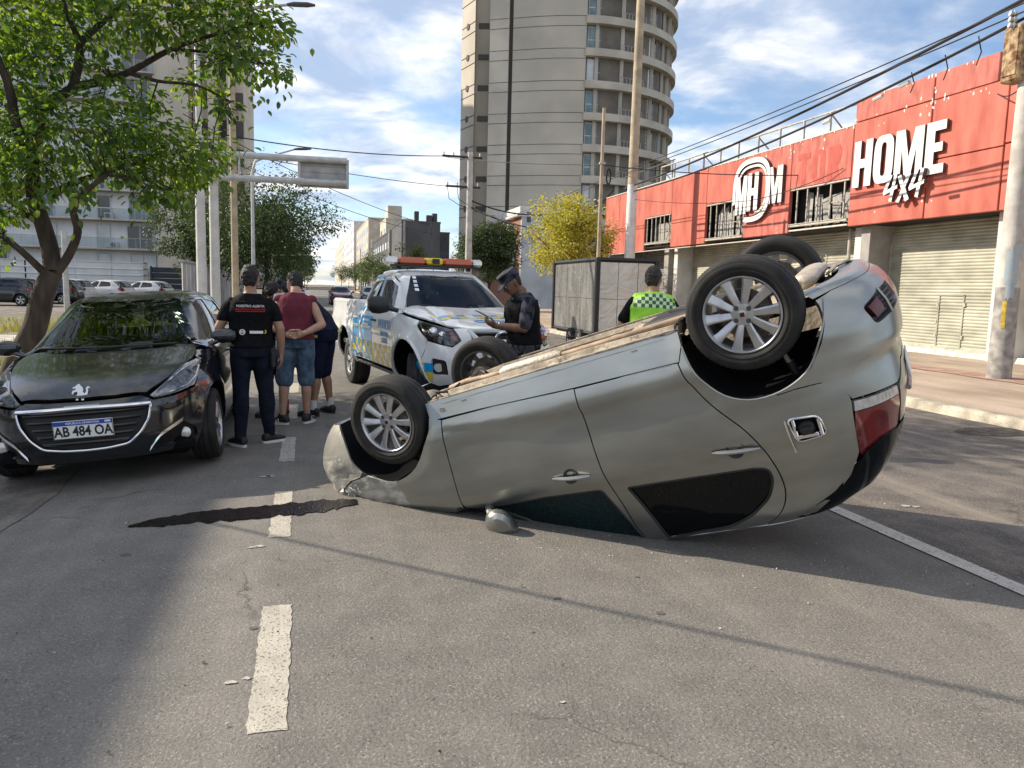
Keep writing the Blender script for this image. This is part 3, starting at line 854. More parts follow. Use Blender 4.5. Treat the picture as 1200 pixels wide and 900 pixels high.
# pale drip edges along top and bottom of the fascia
b = MB(); b.box(WX-.012, WX+.14, 19.62, 39.1, zt+.0, zt+.035); b.box(WX-.01, WX+.12, 19.62, 22.5, zb+.05, zb+.09); b.box(WX-.01, WX+.14, 22.56, 39.1, zb-.13, zb-.105)
for k in range(34): y = 19.9+.55*k; b.box(WX-.02, WX+.02, y, y+.035, zt-.05, zt+.03)
sbuild(b, 'fascia_trim', MATS['chipped_white'])
# three openings with bars, blinds behind
for (y0, y1, z0, z1, nb) in ((31.25, 33.95, 3.78, 5.0, 6), (25.35, 28.10, 3.66, 5.03, 5), (19.66, 22.50, 3.80, 4.985, 5)):
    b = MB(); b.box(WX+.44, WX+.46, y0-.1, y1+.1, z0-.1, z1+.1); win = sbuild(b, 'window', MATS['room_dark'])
    b = MB()
    for za, zb_ in ((z0-.02, z0+.05), (z1-.05, z1)): b.bbox(WX-.01, WX+.09, y0, y1, za, zb_, .006)
    b.bbox(WX-.03, WX+.16, y0+.1, y1, z0+.05, z0+.075, .004)
    o = sbuild(b, 'frame', MATS['steel_frame'], parent=win)
    for k in range(nb):
        y = y0+(y1-y0)*(k+.5+rr.uniform(-.12, .12))/nb; b = MB(); b.bbox(WX+.02, WX+.06, y-.025, y+.025, z0+.03, z1-.03, .005); sbuild(b, 'bar', MATS['steel_frame'], parent=win)
    b = MB()
    for k in range(5):
        y = y0+(y1-y0)*(.08+.13*k if nb == 6 else .12+.16*k); b.add([(WX+.36+.03*(k % 2), y, z0), (WX+.36, y+.30, z0+.02), (WX+.34, y+.30+rr.uniform(-.1, .1), z0+(z1-z0)*rr.uniform(.55, .98)), (WX+.38, y+rr.uniform(-.05, .05), z0+(z1-z0)*rr.uniform(.6, .98))], [(0, 1, 2, 3)], 0, False)
    b.tube([(WX+.25, y0+.4, z0+.1), (WX+.25, y0+.55, z0+.6), (WX+.25, y0+1.2, z0+.62)], .02, 6, 1); b.tube([(WX+.25, y0+.9, z0+.1), (WX+.25, y0+.5, z0+.75)], .015, 6, 1)
    sbuild(b, 'torn_blind', [MATS['blind_grey'], MATS['steel_frame']], parent=win)
# lettering boxes ; local plane: ex = -Y (left to right seen from the street), ey = Z
def letters(name, polys, y0, z0, sy, sz, depth, m, off=.03, lab=None):
    b = MB()
    for P in polys:
        outer, holes = (P, []) if not isinstance(P[0], list) else (P[0], P[1:])
        Q = [(a*sy, c*sz) for a, c in outer]; H = [[(a*sy, c*sz) for a, c in h] for h in holes]
        tri = triangulate(Q, H); pts = Q+[p for h in H for p in h]; k = len(pts)
        f = lambda a, c, d: (WX-off-d, y0-a, z0+c)
        vs = [f(a, c, depth) for a, c in pts]+[f(a, c, 0) for a, c in pts]
        fs = [tuple(t) for t in tri]
        loops = [list(range(len(Q)))]; s_ = len(Q)
        for h in H: loops.append(list(range(s_, s_+len(h)))); s_ += len(h)
        b.add(vs, fs, 0, False)
        b.add(vs, [(l[i], l[(i+1) % len(l)], k+l[(i+1) % len(l)], k+l[i]) for l in loops for i in range(len(l))], 1, False)
    o = sbuild(b, name, [m, MATS['sign_edge']], recalc=False)
    if lab: o['label'] = lab
    return o
Hh = [(0, 0), (.36, 0), (.36, .41), (.64, .41), (.64, 0), (1, 0), (1, 1), (.64, 1), (.64, .60), (.36, .60), (.36, 1), (0, 1)]
oo = fillet([(0, 0), (1, 0), (1, 1), (0, 1)], .34, 5); oi = fillet([(.37, .15), (.63, .15), (.63, .85), (.37, .85)], .12, 4)
Mm = [(0, 0), (.24, 0), (.24, .62), (.40, 0), (.60, 0), (.76, .62), (.76, 0), (1, 0), (1, 1), (.68, 1), (.5, .42), (.32, 1), (0, 1)]
Ee = [(0, 0), (1, 0), (1, .18), (.45, .18), (.45, .42), (.88, .42), (.88, .59), (.45, .59), (.45, .82), (1, .82), (1, 1), (0, 1)]
for P, y0, wd_, lab in ((Hh, 19.40, .74, 'H'), ([oo, oi], 18.58, .74, 'O'), (Mm, 17.78, .98, 'M'), (Ee, 16.72, .62, 'E')):
    letters('sign_letter', [P], y0, 4.66, wd_, 1.27, .07, MATS['sign_white'])
four = [(.45, 0), (.62, .02), (.72, .34), (1, .40), (1, .55), (.76, .52), (.92, 1), (.74, 1), (.56, .50), (.30, .46), (.56, .92), (.38, .98), (0, .36), (.04, .28), (.54, .34)]
xx = [(0, .02), (.24, 0), (.50, .36), (.72, 0), (1, .05), (.66, .52), (1, .98), (.78, 1), (.52, .66), (.28, .98), (.02, .92), (.36, .50)]
four = [[(.40, 1), (.58, .96), (.24, .42), (.06, .34), (0, .40)], [(0, .40), (.05, .28), (.98, .46), (1, .60)], [(.74, 1), (.94, .98), (.66, .0), (.46, .04)]]
xx = [[(0, .02), (.24, 0), (1, .96), (.78, 1)], [(.0, .92), (.26, .98), (1, .08), (.74, 0)]]
for G, y0, z0, wd_ in ((four, 17.98, 4.10, .52), (xx, 17.48, 4.06, .46), (four, 17.06, 4.12, .52)):
    b = MB()
    for i, Q in enumerate(G): b.prism([(-a*wd_, c*.72) for a, c in Q], -(.10+.004*i), ((WX-.11, y0, z0), (0, 1, 0), (0, 0, 1)), 0, 1)
    sbuild(b, 'sign_letter', [MATS['sign_bright'], MATS['sign_edge']], recalc=True)
# MHM emblem: an open ring drawn with a double line, MH inside, M beside it
ring = []
def arc_band(rx, rz, w_, a0, a1, depth, m, y=24.72, z=5.22):
    n = 40; Q = []
    se = lambda c: (abs(c)**.72)*(1 if c > 0 else -1)
    for i in range(n+1): a = a0+(a1-a0)*i/n; Q.append((se(cos(a))*rx, se(sin(a))*rz))
    for i in range(n+1): a = a1-(a1-a0)*i/n; Q.append((se(cos(a))*(rx-w_), se(sin(a))*(rz-w_)))
    letters('sign_ring', [Q], y, z, 1, 1, depth, m)
arc_band(1.20, 1.10, .17, radians(-102), radians(196), .10, MATS['sign_bright'])
arc_band(.96, .87, .085, radians(-80), radians(180), .07, MATS['sign_white'])
letters('sign_letter', [Mm], 25.72, 4.42, .72, 1.35, .09, MATS['sign_bright'])
letters('sign_letter', [Hh], 24.94, 4.50, .66, 1.30, .09, MATS['sign_bright'])
letters('sign_letter', [Mm], 23.72, 4.62, .86, 1.22, .08, MATS['sign_white'])
# ghost of removed letters: unfaded paint
Tt = [(.32, 0), (.68, 0), (.68, .8), (1, .8), (1, 1), (0, 1), (0, .8), (.32, .8)]
Rr = [(0, 0), (.34, 0), (.34, .36), (.66, 0), (1, 0), (.70, .42), (1, .62), (1, .86), (.84, 1), (0, 1)]
for P, y0 in ((Tt, 22.2), ([oo, oi], 21.45), (Rr, 20.7)): letters('faded_letter', [P], y0, 5.05, .62, .98, .002, MATS['ghost_red'], off=.003)
# shutters: corrugated curtains between piers
def shutter(y0, y1, z0, z1, m, x=SX, pitch=.085):
    n = int((z1-z0)/pitch); vs = []
    for i in range(n*4+1):
        z = z0+(z1-z0)*i/(n*4); d = (.0, .014, .018, .012)[i % 4]
        vs += [(x-d, y0, z), (x-d, y1, z)]
    b = MB(); b.add(vs, [(2*i, 2*i+1, 2*i+3, 2*i+2) for i in range(n*4)], 0, True)
    o = sbuild(b, 'roller_shutter', m, sharp=60)
    b = MB()
    for y in (y0-.05, y1): b.bbox(x-.05, x+.02, y, y+.05, z0, z1, .005)
    b.bbox(x-.03, x+.01, y0, y1, z0-.03, z0+.05, .005)
    g = sbuild(b, 'guide_rail', MATS['steel_frame'], parent=o)
    return o
ms = shutter(14.75, 18.92, .30, 3.62, MATS['shutter_cream'])
b = MB()
for y0, y1, z0, z1 in ((16.20, 16.25, .34, 1.70), (17.0, 17.05, .34, 1.70), (16.2, 17.05, 1.68, 1.72), (16.2, 17.05, .31, .35)): b.bbox(SX-.035, SX-.005, y0, y1, z0, z1, .004)
for y, z in ((17.06, 1.0), (16.18, 1.45), (16.18, .62), (17.06, .62), (17.06, 1.45)): b.bbox(SX-.05, SX-.01, y-.03, y+.03, z-.05, z+.05, .006, 1)
sbuild(b, 'wicket_door', [MATS['shutter_cream'], MATS['steel_frame']], parent=ms)
shutter(8.0, 14.2, .30, 3.62, MATS['shutter_cream'])
shutter(20.35, 25.3, .30, 3.62, MATS['shutter_cream']); shutter(25.5, 30.9, .30, 3.62, MATS['shutter_cream']); shutter(32.4, 36.3, .30, 3.62, MATS['shutter_grey'])
for y0, y1, m in ((14.22, 14.72, 'wall_white'), (18.97, 19.35, 'wall_grey'), (31.0, 31.35, 'wall_white'), (31.9, 32.35, 'wall_grey'), (36.4, 39.0, 'shutter_grey')):
    b = MB(); b.bbox(SX-.75, SX+.2, y0, y1, .12, 3.62, .01); sbuild(b, 'pier', MATS[m])
b = MB(); b.bbox(SX-.62, SX-.1, 19.36, 19.78, .12, 3.61, .01); sbuild(b, 'pier', MATS['wall_white'])
for y in (20.15, 25.4, 31.6): b = MB(); b.cyl((SX-.5, y, .12), (SX-.5, y, 3.6), .055, 10); sbuild(b, 'drain_pipe', MATS['steel_frame'])
b = MB(); vs = []
for j in range(61):
    y = 6.5+32.6*j/60; w_ = .03*fnoise(y*2, 1); vs += [(SX-.55+w_, y, .14), (SX-.50+w_, y, .29+.02*fnoise(y*3, 6)), (SX+.1, y, .31)]
b.add(vs, [(3*j+k, 3*j+k+1, 3*j+k+4, 3*j+k+3) for j in range(60) for k in range(2)]); sbuild(b, 'threshold', MATS['threshold'])
# railing on the parapet
b = MB()
b.tube([(WX+.25, 19.65, 7.13), (WX+.25, 33.0, 7.2)], .03, 6); rl = sbuild(b, 'roof_railing', MATS['steel_frame'])
for k in range(11):
    y = 19.75+1.32*k; b = MB(); b.bbox(WX+.22, WX+.28, y-.03, y+.03, 6.45, 7.15, .005); sbuild(b, 'railing_post', MATS['steel_frame'], parent=rl)
    if k % 3 == 1: b = MB(); b.tube([(WX+.25, y, 7.1), (WX+1.2, y+.2, 6.4)], .025, 6); sbuild(b, 'railing_brace', MATS['steel_frame'], parent=rl)
b = MB(); b.tube([(WX+.9, 33.0, 7.6), (WX+.9, 39, 7.55)], .03, 6)
for k in range(6): b.tube([(WX+.9, 33.2+1.1*k, 6.3), (WX+.9, 33.2+1.1*k, 7.58)], .022, 6)
b.tube([(WX+.9, 33, 7.0), (WX+.9, 39, 7.0)], .02, 6); sbuild(b, 'roof_railing', MATS['concrete_dark'])
# unlit box of shadow behind the step at the near end of the fascia
b = MB(); b.bbox(WX+.6, WX+1.6, 11.5, 14.6, 5.9, 6.75, .02); sbuild(b, 'step_shadow_box', MATS['concrete_dark'])

# ---------------------------------------------------------------- round tower of flats
TC = Vector((21.46, 65.5, 0)); E1 = Vector((.95, -.311, 0)).normalized(); E2 = Vector((-.311, -.95, 0)).normalized()
TM = Matrix((E1, E2, Vector((0, 0, 1)))).transposed().to_4x4()
tw = thing('apartment_tower', 'tall rounded concrete apartment tower with curved balconies behind the red shop', 'tower', TC)
TMR = TM.to_3x3()
def tb(mb, name, m, parent=None, **k):
    mb.v = [tuple(TMR @ Vector(p)) for p in mb.v]
    return mb.build(name, m, parent or tw, **k)
FH, NF, TOP = 2.60, 14, 39.5
b = MB()
outline = [(-9.9, -2.2), (-8.45, .1), (-8.45, -.9), (-7.15, -.9), (-7.15, .35), (-5.45, .75), (-5.45, .35), (-5.12, .35), (-5.12, .85)]
outline += [(-5.12+6.2*t, .85+.75*sin(t*pi*.62)) for t in [i/14 for i in range(1, 15)]]
bal = []
for i in range(25):
    a = radians(86-120*i/24); bal.append((.2+9.55*cos(a)*1.0, -8.2+10.0*sin(a)))
back = [(9.0, -14), (-2, -16), (-9.6, -12)]
shape = [p for p in outline]+[(p[0]*.93+.05, p[1]-.75) for p in bal]+back
b.prism([(p[0], p[1]) for p in shape[::-1]], TOP, ((0, 0, 0), (1, 0, 0), (0, 1, 0))); b.m = [0]*len(b.f)
tb(b, 'tower_wall', MATS['concrete_tower'], recalc=True)
b = MB(); b.prism([(-7.13, .37), (-5.47, .77), (-5.47, .86), (-7.13, .46)], TOP+.3, ((0, 0, 0), (1, 0, 0), (0, 1, 0))); tb(b, 'pilaster', MATS['concrete_pale'], recalc=True)
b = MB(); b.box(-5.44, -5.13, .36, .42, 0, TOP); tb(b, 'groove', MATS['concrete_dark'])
# casting joints of the curved wall, two per storey
b = MB()
for f in range(NF):
    for dz in (.2, 1.0):
        z = 2.5+FH*f+dz
        pts = [(p[0], p[1]+.012, z) for p in outline[8:]]; b.tube(pts, .02, 4, 0)
        b.tube([(-9.9, -2.17, z), (-8.46, .12, z)], .03, 4, 0); b.tube([(-7.12, .47, z), (-5.48, .87, z)], .025, 4, 0)
tb(b, 'casting_joints', MATS['concrete_dark'], kind='stuff')
for f in range(NF):
    z = 2.9+FH*f
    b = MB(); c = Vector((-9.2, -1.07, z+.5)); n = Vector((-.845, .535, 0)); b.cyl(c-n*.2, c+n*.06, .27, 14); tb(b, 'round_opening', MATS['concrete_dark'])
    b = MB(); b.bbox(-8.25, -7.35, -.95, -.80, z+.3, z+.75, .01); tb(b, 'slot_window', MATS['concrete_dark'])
    # curved balcony slab with upstand
    b = MB(); zt_ = z+.62; o_ = [(1.05, 1.74)]+bal[1:]; inn = [(p[0]*.93+.05, p[1]-.73) for p in o_]
    k = len(o_); vs = []
    for q, zz_ in ((o_, z), (o_, zt_), ([(p[0]*.985, p[1]-.1) for p in o_], zt_), ([(p[0]*.985, p[1]-.1) for p in o_], z+.18), (inn, z+.18), (inn, z)):
        vs += [(p[0], p[1], zz_) for p in q]
    fs = [(r*k+i, r*k+i+1, ((r+1) % 6)*k+i+1, ((r+1) % 6)*k+i) for r in range(6) for i in range(k-1)]+[tuple(r*k for r in range(6)), tuple(r*k+k-1 for r in range(5, -1, -1))]
    b.add(vs, fs, 0, False); tb(b, 'balcony_slab', MATS['slab_concrete'], recalc=True)
    # windows and piers along the recessed wall
    b = MB(); vs = []
    for i in range(1, len(bal)-3): p = (bal[i][0]*.94+.05, bal[i][1]-.60); vs += [(p[0], p[1], z+.15), (p[0], p[1], z+FH+.05)]
    k = len(vs)//2; b.add(vs, [(2*i, 2*i+2, 2*i+3, 2*i+1) for i in range(k-1)]); tb(b, 'recess_shade', MATS['recess_shade'])  # dark strip over the recessed wall, balcony shade put into its colour
    rr2 = random.Random(f)
    for s_, (t0, t1, kind_) in enumerate(((.005, .05, 'n'), (.07, .21, 'w'), (.22, .32, 'r'), (.34, .43, 'n'), (.47, .56, 'n'), (.58, .66, 'n'), (.69, .77, 'n'), (.79, .87, 'n'), (.89, .98, 'n'))):
        def pos(t, d=0.0):
            x = t*(len(bal)-6)+.3; i = min(int(x), len(bal)-2); q = x-i
            P = Vector(bal[i])*(1-q)+Vector(bal[i+1])*q
            return Vector((P.x*.94+.05, P.y-.58+d))
        A, B_ = pos(t0), pos(t1); dx = (B_-A).normalized(); nn = Vector((-dx.y, dx.x))
        if nn.y < 0 and nn.x < 0: nn = -nn
        z0, z1 = z+.22, z+FH-.12
        m = rr2.choice(('curtain_pane', 'teal_pane', 'teal_pane', 'dark_pane')) if kind_ in 'wn' and s_ < 4 else rr2.choice(('dark_pane', 'dark_pane', 'dark_pane', 'teal_pane'))
        if f == 0 and kind_ == 'w': m = 'red_curtain'
        L_ = (B_-A).length
        bs = ((A.x, A.y, 0), (dx.x, dx.y, 0), (0, 0, 1))
        b = MB()
        if kind_ == 'r':
            b.prism([(0, z0), (L_, z0), (L_, z1), (0, z1)], .05, bs); wn = tb(b, 'window', MATS['dark_pane'], recalc=True)
        else:
            b.prism([(0, z0), (L_, z0), (L_, z1), (0, z1)], .06, bs); wn = tb(b, 'window', MATS[m], recalc=True)
            b = MB(); nb = 3 if kind_ == 'w' else 2
            for k2 in range(nb):
                x = (L_-.07)*k2/(nb-1); b.prism([(x, z0), (x+.07, z0), (x+.07, z1), (x, z1)], .12, bs)
            for zz_ in (z0, z0+1.15, z1-.07): b.prism([(0.07, zz_), (L_-.07, zz_), (L_-.07, zz_+.07), (.07, zz_+.07)], .11, bs)
            tb(b, 'frame', MATS['window_frame_white' if s_ < 4 else 'window_frame_grey'], wn, recalc=True)
    P0, P1 = Vector(bal[4])*.985, Vector(bal[7])*.985
    b = MB()
    for k2 in range(8):
        q = P0.lerp(P1, k2/7); b.tube([(q.x, q.y-.05, zt_), (q.x, q.y-.05, zt_+.5)], .025, 4)
    b.tube([(P0.x, P0.y-.05, zt_+.5), (P1.x, P1.y-.05, zt_+.5)], .03, 4); tb(b, 'balcony_railing', MATS['balcony_rail'])
    for t in (.06, .215, .33, .45, .57, .675, .78, .88):
        q = pos(t, .02); b = MB(); b.bbox(q.x-.16, q.x+.16, q.y-.2, q.y+(.12 if t < .6 else .42), z+.18, z+FH+.02, .02); tb(b, 'balcony_pier', MATS['concrete_tower'])
# lift head and parapet out of the picture
b = MB(); b.box(-5, 3, -10, -3, TOP, TOP+4); tb(b, 'lift_head', MATS['concrete_pale'])

# ---------------------------------------------------------------- left slab block
lb = thing('apartment_block', 'long pale grey apartment block with continuous balconies behind the car park', 'apartment block', (-25, 85, 0))
def lbuild(mb, name, m, parent=None, **k):
    mb.v = [(p[0]+25, p[1]-85, p[2]) for p in mb.v]
    return mb.build(name, m, parent or lb, **k)
b = MB(); b.box(-75, -15.3, 85, 100, 0, 36); lbuild(b, 'block_wall', MATS['pale_grey_wall'])
for f in range(12):
    z = 1.72+2.82*f
    b = MB(); b.bbox(-75, -15.1, 83.5, 85.0, z-.16, z, .02); lbuild(b, 'balcony_slab', MATS['slab_concrete'])
    b = MB()
    b.tube([(-75, 83.55, z+.98), (-15.1, 83.55, z+.98)], .03, 5)
    for k in range(40): x = -15.15-1.0*k; b.box(x-.02, x+.02, 83.54, 83.57, z, z+.98)
    b.box(-75, -15.1, 83.56, 83.575, z+.05, z+.93, 1)
    lbuild(b, 'balcony_railing', [MATS['steel_frame'], glass('rail_glass_%d' % f, (.80, .84, .86), .1, .6)])
    rr2 = random.Random(f*3)
    for k, (xc, wd_, zz0) in enumerate(((-16.9, 2.3, .05), (-20.2, 1.15, .1), (-25.1, 1.15, .1), (-29.6, 1.1, .1), (-33.5, 2.2, .05), (-38.5, 1.2, .1))):
        xc += rr2.uniform(-.2, .2); z0, z1 = z+zz0, z+2.3
        b = MB(); b.box(xc-wd_/2, xc+wd_/2, 84.93, 85.05, z0, z1); wn = lbuild(b, 'window', MATS[rr2.choice(('teal_pane', 'dark_pane', 'curtain_pane')) if wd_ < 2 else rr2.choice(('teal_pane', 'curtain_pane', 'dark_pane'))])
        b = MB()
        for x in [xc-wd_/2-.05, xc+wd_/2-.03]+([xc-.04] if wd_ > 2 else []): b.bbox(x, x+.08, 84.86, 84.95, z0, z1, .01)
        for zz_ in (z1-.02, z0-.03)+((z0+1.0,) if wd_ < 2 else ()): b.bbox(xc-wd_/2-.05, xc+wd_/2+.05, 84.87, 84.945, zz_, zz_+.09, .01)
        lbuild(b, 'frame', MATS['window_frame_white'], wn)
    if f < 4:
        b = MB(); x = -18.9-.4*f; b.bbox(x-.42, x+.42, 84.4, 84.75, z+.05, z+.65, .02); b.cyl((x-.1, 84.39, z+.35), (x-.1, 84.36, z+.35), .22, 14, 1); lbuild(b, 'air_conditioner', [MATS['window_frame_white'], MATS['concrete_dark']])
# concrete end with ribs and dark strips of openings
b = MB()
b.add([(-15.28, 84.0, 0), (-12.3, 84.0, 0), (-11.9, 84.0, 36), (-15.28, 84.0, 36), (-15.28, 100, 0), (-12.3, 100, 0), (-11.9, 100, 36), (-15.28, 100, 36)], [(0, 1, 2, 3), (1, 5, 6, 2), (0, 3, 7, 4), (4, 7, 6, 5), (3, 2, 6, 7)], 0, False); lbuild(b, 'end_wall', MATS['concrete_pale'])
b = MB(); b.box(-12.0, -7.1, 86.5, 100, 0, 36); lbuild(b, 'stair_core', MATS['concrete_pale'])
for x0, x1 in ((-10.4, -9.5), (-8.6, -7.9)): b = MB(); b.box(x0, x1, 84.8, 86.6, 0, 36); lbuild(b, 'rib', MATS['concrete_pale'])
for f in range(12):
    z = 2.2+2.82*f
    for x0, x1 in ((-11.7, -10.5), (-9.4, -8.7), (-7.85, -7.15)): b = MB(); b.box(x0, x1, 86.35, 86.55, z, z+1.7); lbuild(b, 'dark_opening', MATS['concrete_dark'])

# hoarding round the site, gate, ribbed wall
ho = thing('site_hoarding', 'white sheet metal hoarding with level ribs behind the parked cars', 'hoarding', (-20, 62, 0))
for k in range(20):
    x0 = -12.0-2.4*(k+1); b = MB(); vs = []
    prof = []
    for r_ in range(6): z = .05+.46*r_; prof += [(0, z), (0, z+.34), (.05, z+.37), (.05, z+.43)]
    for d, z in prof: vs += [(x0+20.02, 0-d, z), (x0+22.38, 0-d, z)]
    b.add(vs, [(2*i, 2*i+1, 2*i+3, 2*i+2) for i in range(len(prof)-1)], 0, False); b.build('hoarding_panel', MATS['hoarding_white'], ho)
b = MB(); b.box(7.72, 8.0, -.05, .05, 0, 2.9); b.box(-.05, .05, -.0, .1, 0, 2.85); b.build('hoarding_post', MATS['steel_frame'], ho)
b = MB(); b.bbox(1.0, 2.6, -.11, -.06, 1.05, 1.65, .01); b.build('notice_board', mat('notice_tan', (.42, .37, .30), .8, var=.2, vs=3), ho)
ga = thing('site_gate', 'low navy blue ribbed metal gate beside the white hoarding', 'gate', (-10, 61, 0))
for k in range(6): b = MB(); b.bbox(-1.5, 1.55, -.04, .04, .1+.40*k, .1+.40*k+.37, .03); b.build('gate_board', MATS['gate_navy'], ga)
for x in (-1.62, 1.55): b = MB(); b.bbox(x, x+.12, -.06, .06, 0, 2.55, .01); b.build('gate_post', MATS['gate_navy'], ga)
rw = thing('ribbed_wall', 'grey ribbed precast wall running along the street below the dark tree', 'wall', (-5.6, 40, 0))
for k in range(26):
    b = MB(); y0 = -4+1.1*k; vs = []
    for j in range(9): vs += [(-.03 if j % 2 else .03, y0+1.06*j/8, 0), (-.03 if j % 2 else .03, y0+1.06*j/8, 2.35)]
    b.add(vs, [(2*j, 2*j+1, 2*j+3, 2*j+2) for j in range(8)], 0, False); b.build('wall_panel', MATS['ribbed_grey'], rw)
b = MB(); b.bbox(-.08, .08, -4.1, 24.8, 2.35, 2.45, .01); b.build('wall_coping', MATS['ribbed_grey'], rw)

# ---------------------------------------------------------------- brick house and blue wall
bh = thing('brick_house', 'small flat roofed brick house with a pale blue side wall', 'house', (15, 57, 0))
b = MB(); b.box(0, 6, .02, 11.5, 0, 7.0, 0); b.build('brick_wall', MATS['brick_red'], bh)
b = MB(); b.box(.004, 9, -.25, .02, 0, 7.1); b.add([(9, -.25, 0), (3, -.25, 7.1), (3, -.25, 7.3), (.0, -.25, 7.6)], [(0, 1, 2)], 0); b.build('side_wall', MATS['blue_wall'], bh)
b = MB(); b.box(2.7, 3.2, -.28, -.2, 0, 7.2); b.build('white_strip', MATS['wall_white'], bh)
b = MB(); b.bbox(-.35, 6, -.3, 11.7, 7.0, 7.22, .02); b.bbox(-.15, 6, -.26, 11.6, 7.22, 7.75, .03); b.build('cornice', MATS['wall_white'], bh)
b = MB(); b.bbox(.4, .7, -.29, .2, 6.6, 7.35, .01); b.build('cornice_shadow_patch', MATS['concrete_dark'], bh)  # dark patch standing in for the shadow under the cornice
for y0 in (1.4, 6.8):
    b = MB(); b.box(-.03, .05, y0, y0+2.4, 3.6, 5.6); wn = b.build('window', MATS['curtain_pane'], bh)
    b = MB()
    for q in (0, .78, 1.56, 2.32): b.bbox(-.10, -.02, y0+q, y0+q+.09, 3.6, 5.6, .01)
    for zz_ in (3.52, 5.55): b.bbox(-.14, -.02, y0-.1, y0+2.5, zz_, zz_+.12, .01)
    b.build('frame', MATS['window_frame_white'], wn)
b = MB(); b.bbox(-.4, .0, 2.2, 3.1, 6.0, 6.6, .02); b.build('air_conditioner', MATS['window_frame_white'], bh)

# low roofs and far blocks down the right side of the street
def block(name, label, x0, x1, y0, y1, h, m, rows=0, cols=0, pane='dark_pane', cat='building', rowsy=0, colsy=0):
    t = thing(name, label, cat, ((x0+x1)/2, (y0+y1)/2, 0)); cx, cy = (x0+x1)/2, (y0+y1)/2
    b = MB(); b.box(x0-cx, x1-cx, y0-cy, y1-cy, 0, h); b.build('wall', MATS[m], t)
    b = MB(); b.box(x0-cx-.08, x1-cx+.08, y0-cy-.08, y1-cy+.08, h, h+.35); b.build('parapet', MATS[m], t)
    for r_ in range(rows):
        for c_ in range(cols):
            z = 1+ (h-1.4)*r_/rows; y = y0+(y1-y0)*(c_+.3)/cols; w_ = (y1-y0)/cols*.42
            b = MB(); b.box(x0-cx-.05, x0-cx+.05, y-cy, y-cy+w_, z, z+(h-1.4)/rows*.5); b.build('window', MATS[pane], t)
    for r_ in range(rowsy):
        for c_ in range(colsy):
            z = 1+(h-1.4)*r_/rowsy; x = x0+(x1-x0)*(c_+.3)/colsy; w_ = (x1-x0)/colsy*.42
            b = MB(); b.box(x-cx, x-cx+w_, y0-cy-.05, y0-cy+.05, z, z+(h-1.4)/rowsy*.5); b.build('window', MATS[pane], t)
    return t
block('low_building', 'low flat roofed grey building just past the brick house', 15.4, 26, 69.5, 90, 5.0, 'wall_grey', 1, 4)
t = block('dark_building', 'dark grey windowless block above the street trees', 15, 22, 141, 160, 13.0, 'far_grey')
b = MB(); b.bbox(1.2, 2.2, -8, -7, 13.3, 14.6, .05); b.build('chimney', MATS['far_dark'], t); b = MB(); b.bbox(-1, -.2, -8, -7, 13.3, 15.2, .05); b.build('chimney', MATS['far_dark'], t); b = MB(); b.cyl((2.8, -7, 13.3), (2.8, -7, 15), .5, 12); b.build('water_tank', MATS['far_dark'], t)
block('dark_building', 'dark grey stepped building with small windows further down the street', 14.8, 27, 160.5, 215, 12.6, 'far_dark', 4, 8, 'curtain_pane')
t = block('concrete_building', 'beige concrete building rising above the dark block', 17, 23, 196, 214, 18.0, 'far_beige', 5, 2)
b = MB(); b.bbox(-2.5, 1, -8, -2, 18.3, 21.5, .1); b.build('roof_house', MATS['far_beige'], t)
block('concrete_building', 'plain beige apartment building far down the street', 15, 28, 232, 300, 21, 'far_beige', 6, 6)
block('white_building', 'whitish balconied block at the far end of the street', 14.5, 26, 310, 420, 26, 'wall_white', 7, 8)
block('brick_building', 'brownish block closing the far end of the street', 15, 30, 430, 640, 26, 'far_beige', 6, 8)
block('concrete_building', 'grey slab block far down the left side of the street', -30, -9, 240, 300, 24, 'wall_grey', 0, 0, rowsy=6, colsy=5)
block('white_building', 'pale low building far down the left side of the street', -28, -9, 320, 500, 18, 'wall_white', 0, 0, rowsy=4, colsy=5)
# buildings behind the photographer and to the left: they shade the near road and show in paint and glass
t = block('corner_building', 'long plain three storey building on the left side of the road', -26, -15.0, 5.0, 15.2, 10.17, 'wall_white', 3, 0, rowsy=3, colsy=4)
for r_ in range(3):
    for c_ in range(4): b = MB(); b.box(5.45, 5.55, -4.2+2.3*c_, -2.8+2.3*c_, 1.0+3.2*r_, 2.6+3.2*r_); b.build('window', MATS['dark_pane'], t)
# ---------------------------------------------------------------- vehicle materials
mat('tyre_rubber', (.013, .0125, .012), .75, var=.35, vs=9, bump=.25, bs=160, col2=(.034, .031, .027), fac=(.45, .85))
mat('alloy', (.52, .52, .53), .34, .85, var=.12, vs=14)
mat('alloy_dark', (.10, .10, .10), .5, .6)
mat('brake_steel', (.16, .13, .11), .5, .8, var=.3, vs=20)
mat('black_plastic', (.018, .018, .019), .5, var=.3, vs=10)
mat('gloss_black', (.008, .008, .009), .12)
mat('under_black', (.008, .008, .009), .9, spec=.05)
mat('chrome', (.75, .75, .76), .12, 1.0)
mat('silver_paint', (.325, .335, .318), .34, .82, var=.13, vs=3.5, stretch=(.5, 1, 1.6), detail=8, coat=.3, bump=.015, bs=900)
mat('silver_dusty', (.43, .425, .395), .42, .60, var=.16, vs=6, coat=.35, col2=(.50, .48, .42))
mat('scraped_paint', (.42, .415, .375), .5, .35, col2=(.60, .58, .52), var=.2, vs=7, fac=(.45, .66), detail=8, stretch=(1, 1, 2.2), bump=.25, bs=26)
mat('dusty_floor', (.30, .25, .19), .85, var=.28, vs=7, bump=.35, bs=40, col2=(.46, .40, .31), detail=8, speck=(.13, .11, .085), speck_s=26)
mat('dusty_metal', (.22, .19, .155), .7, .2, var=.4, vs=12, bump=.2, bs=60)
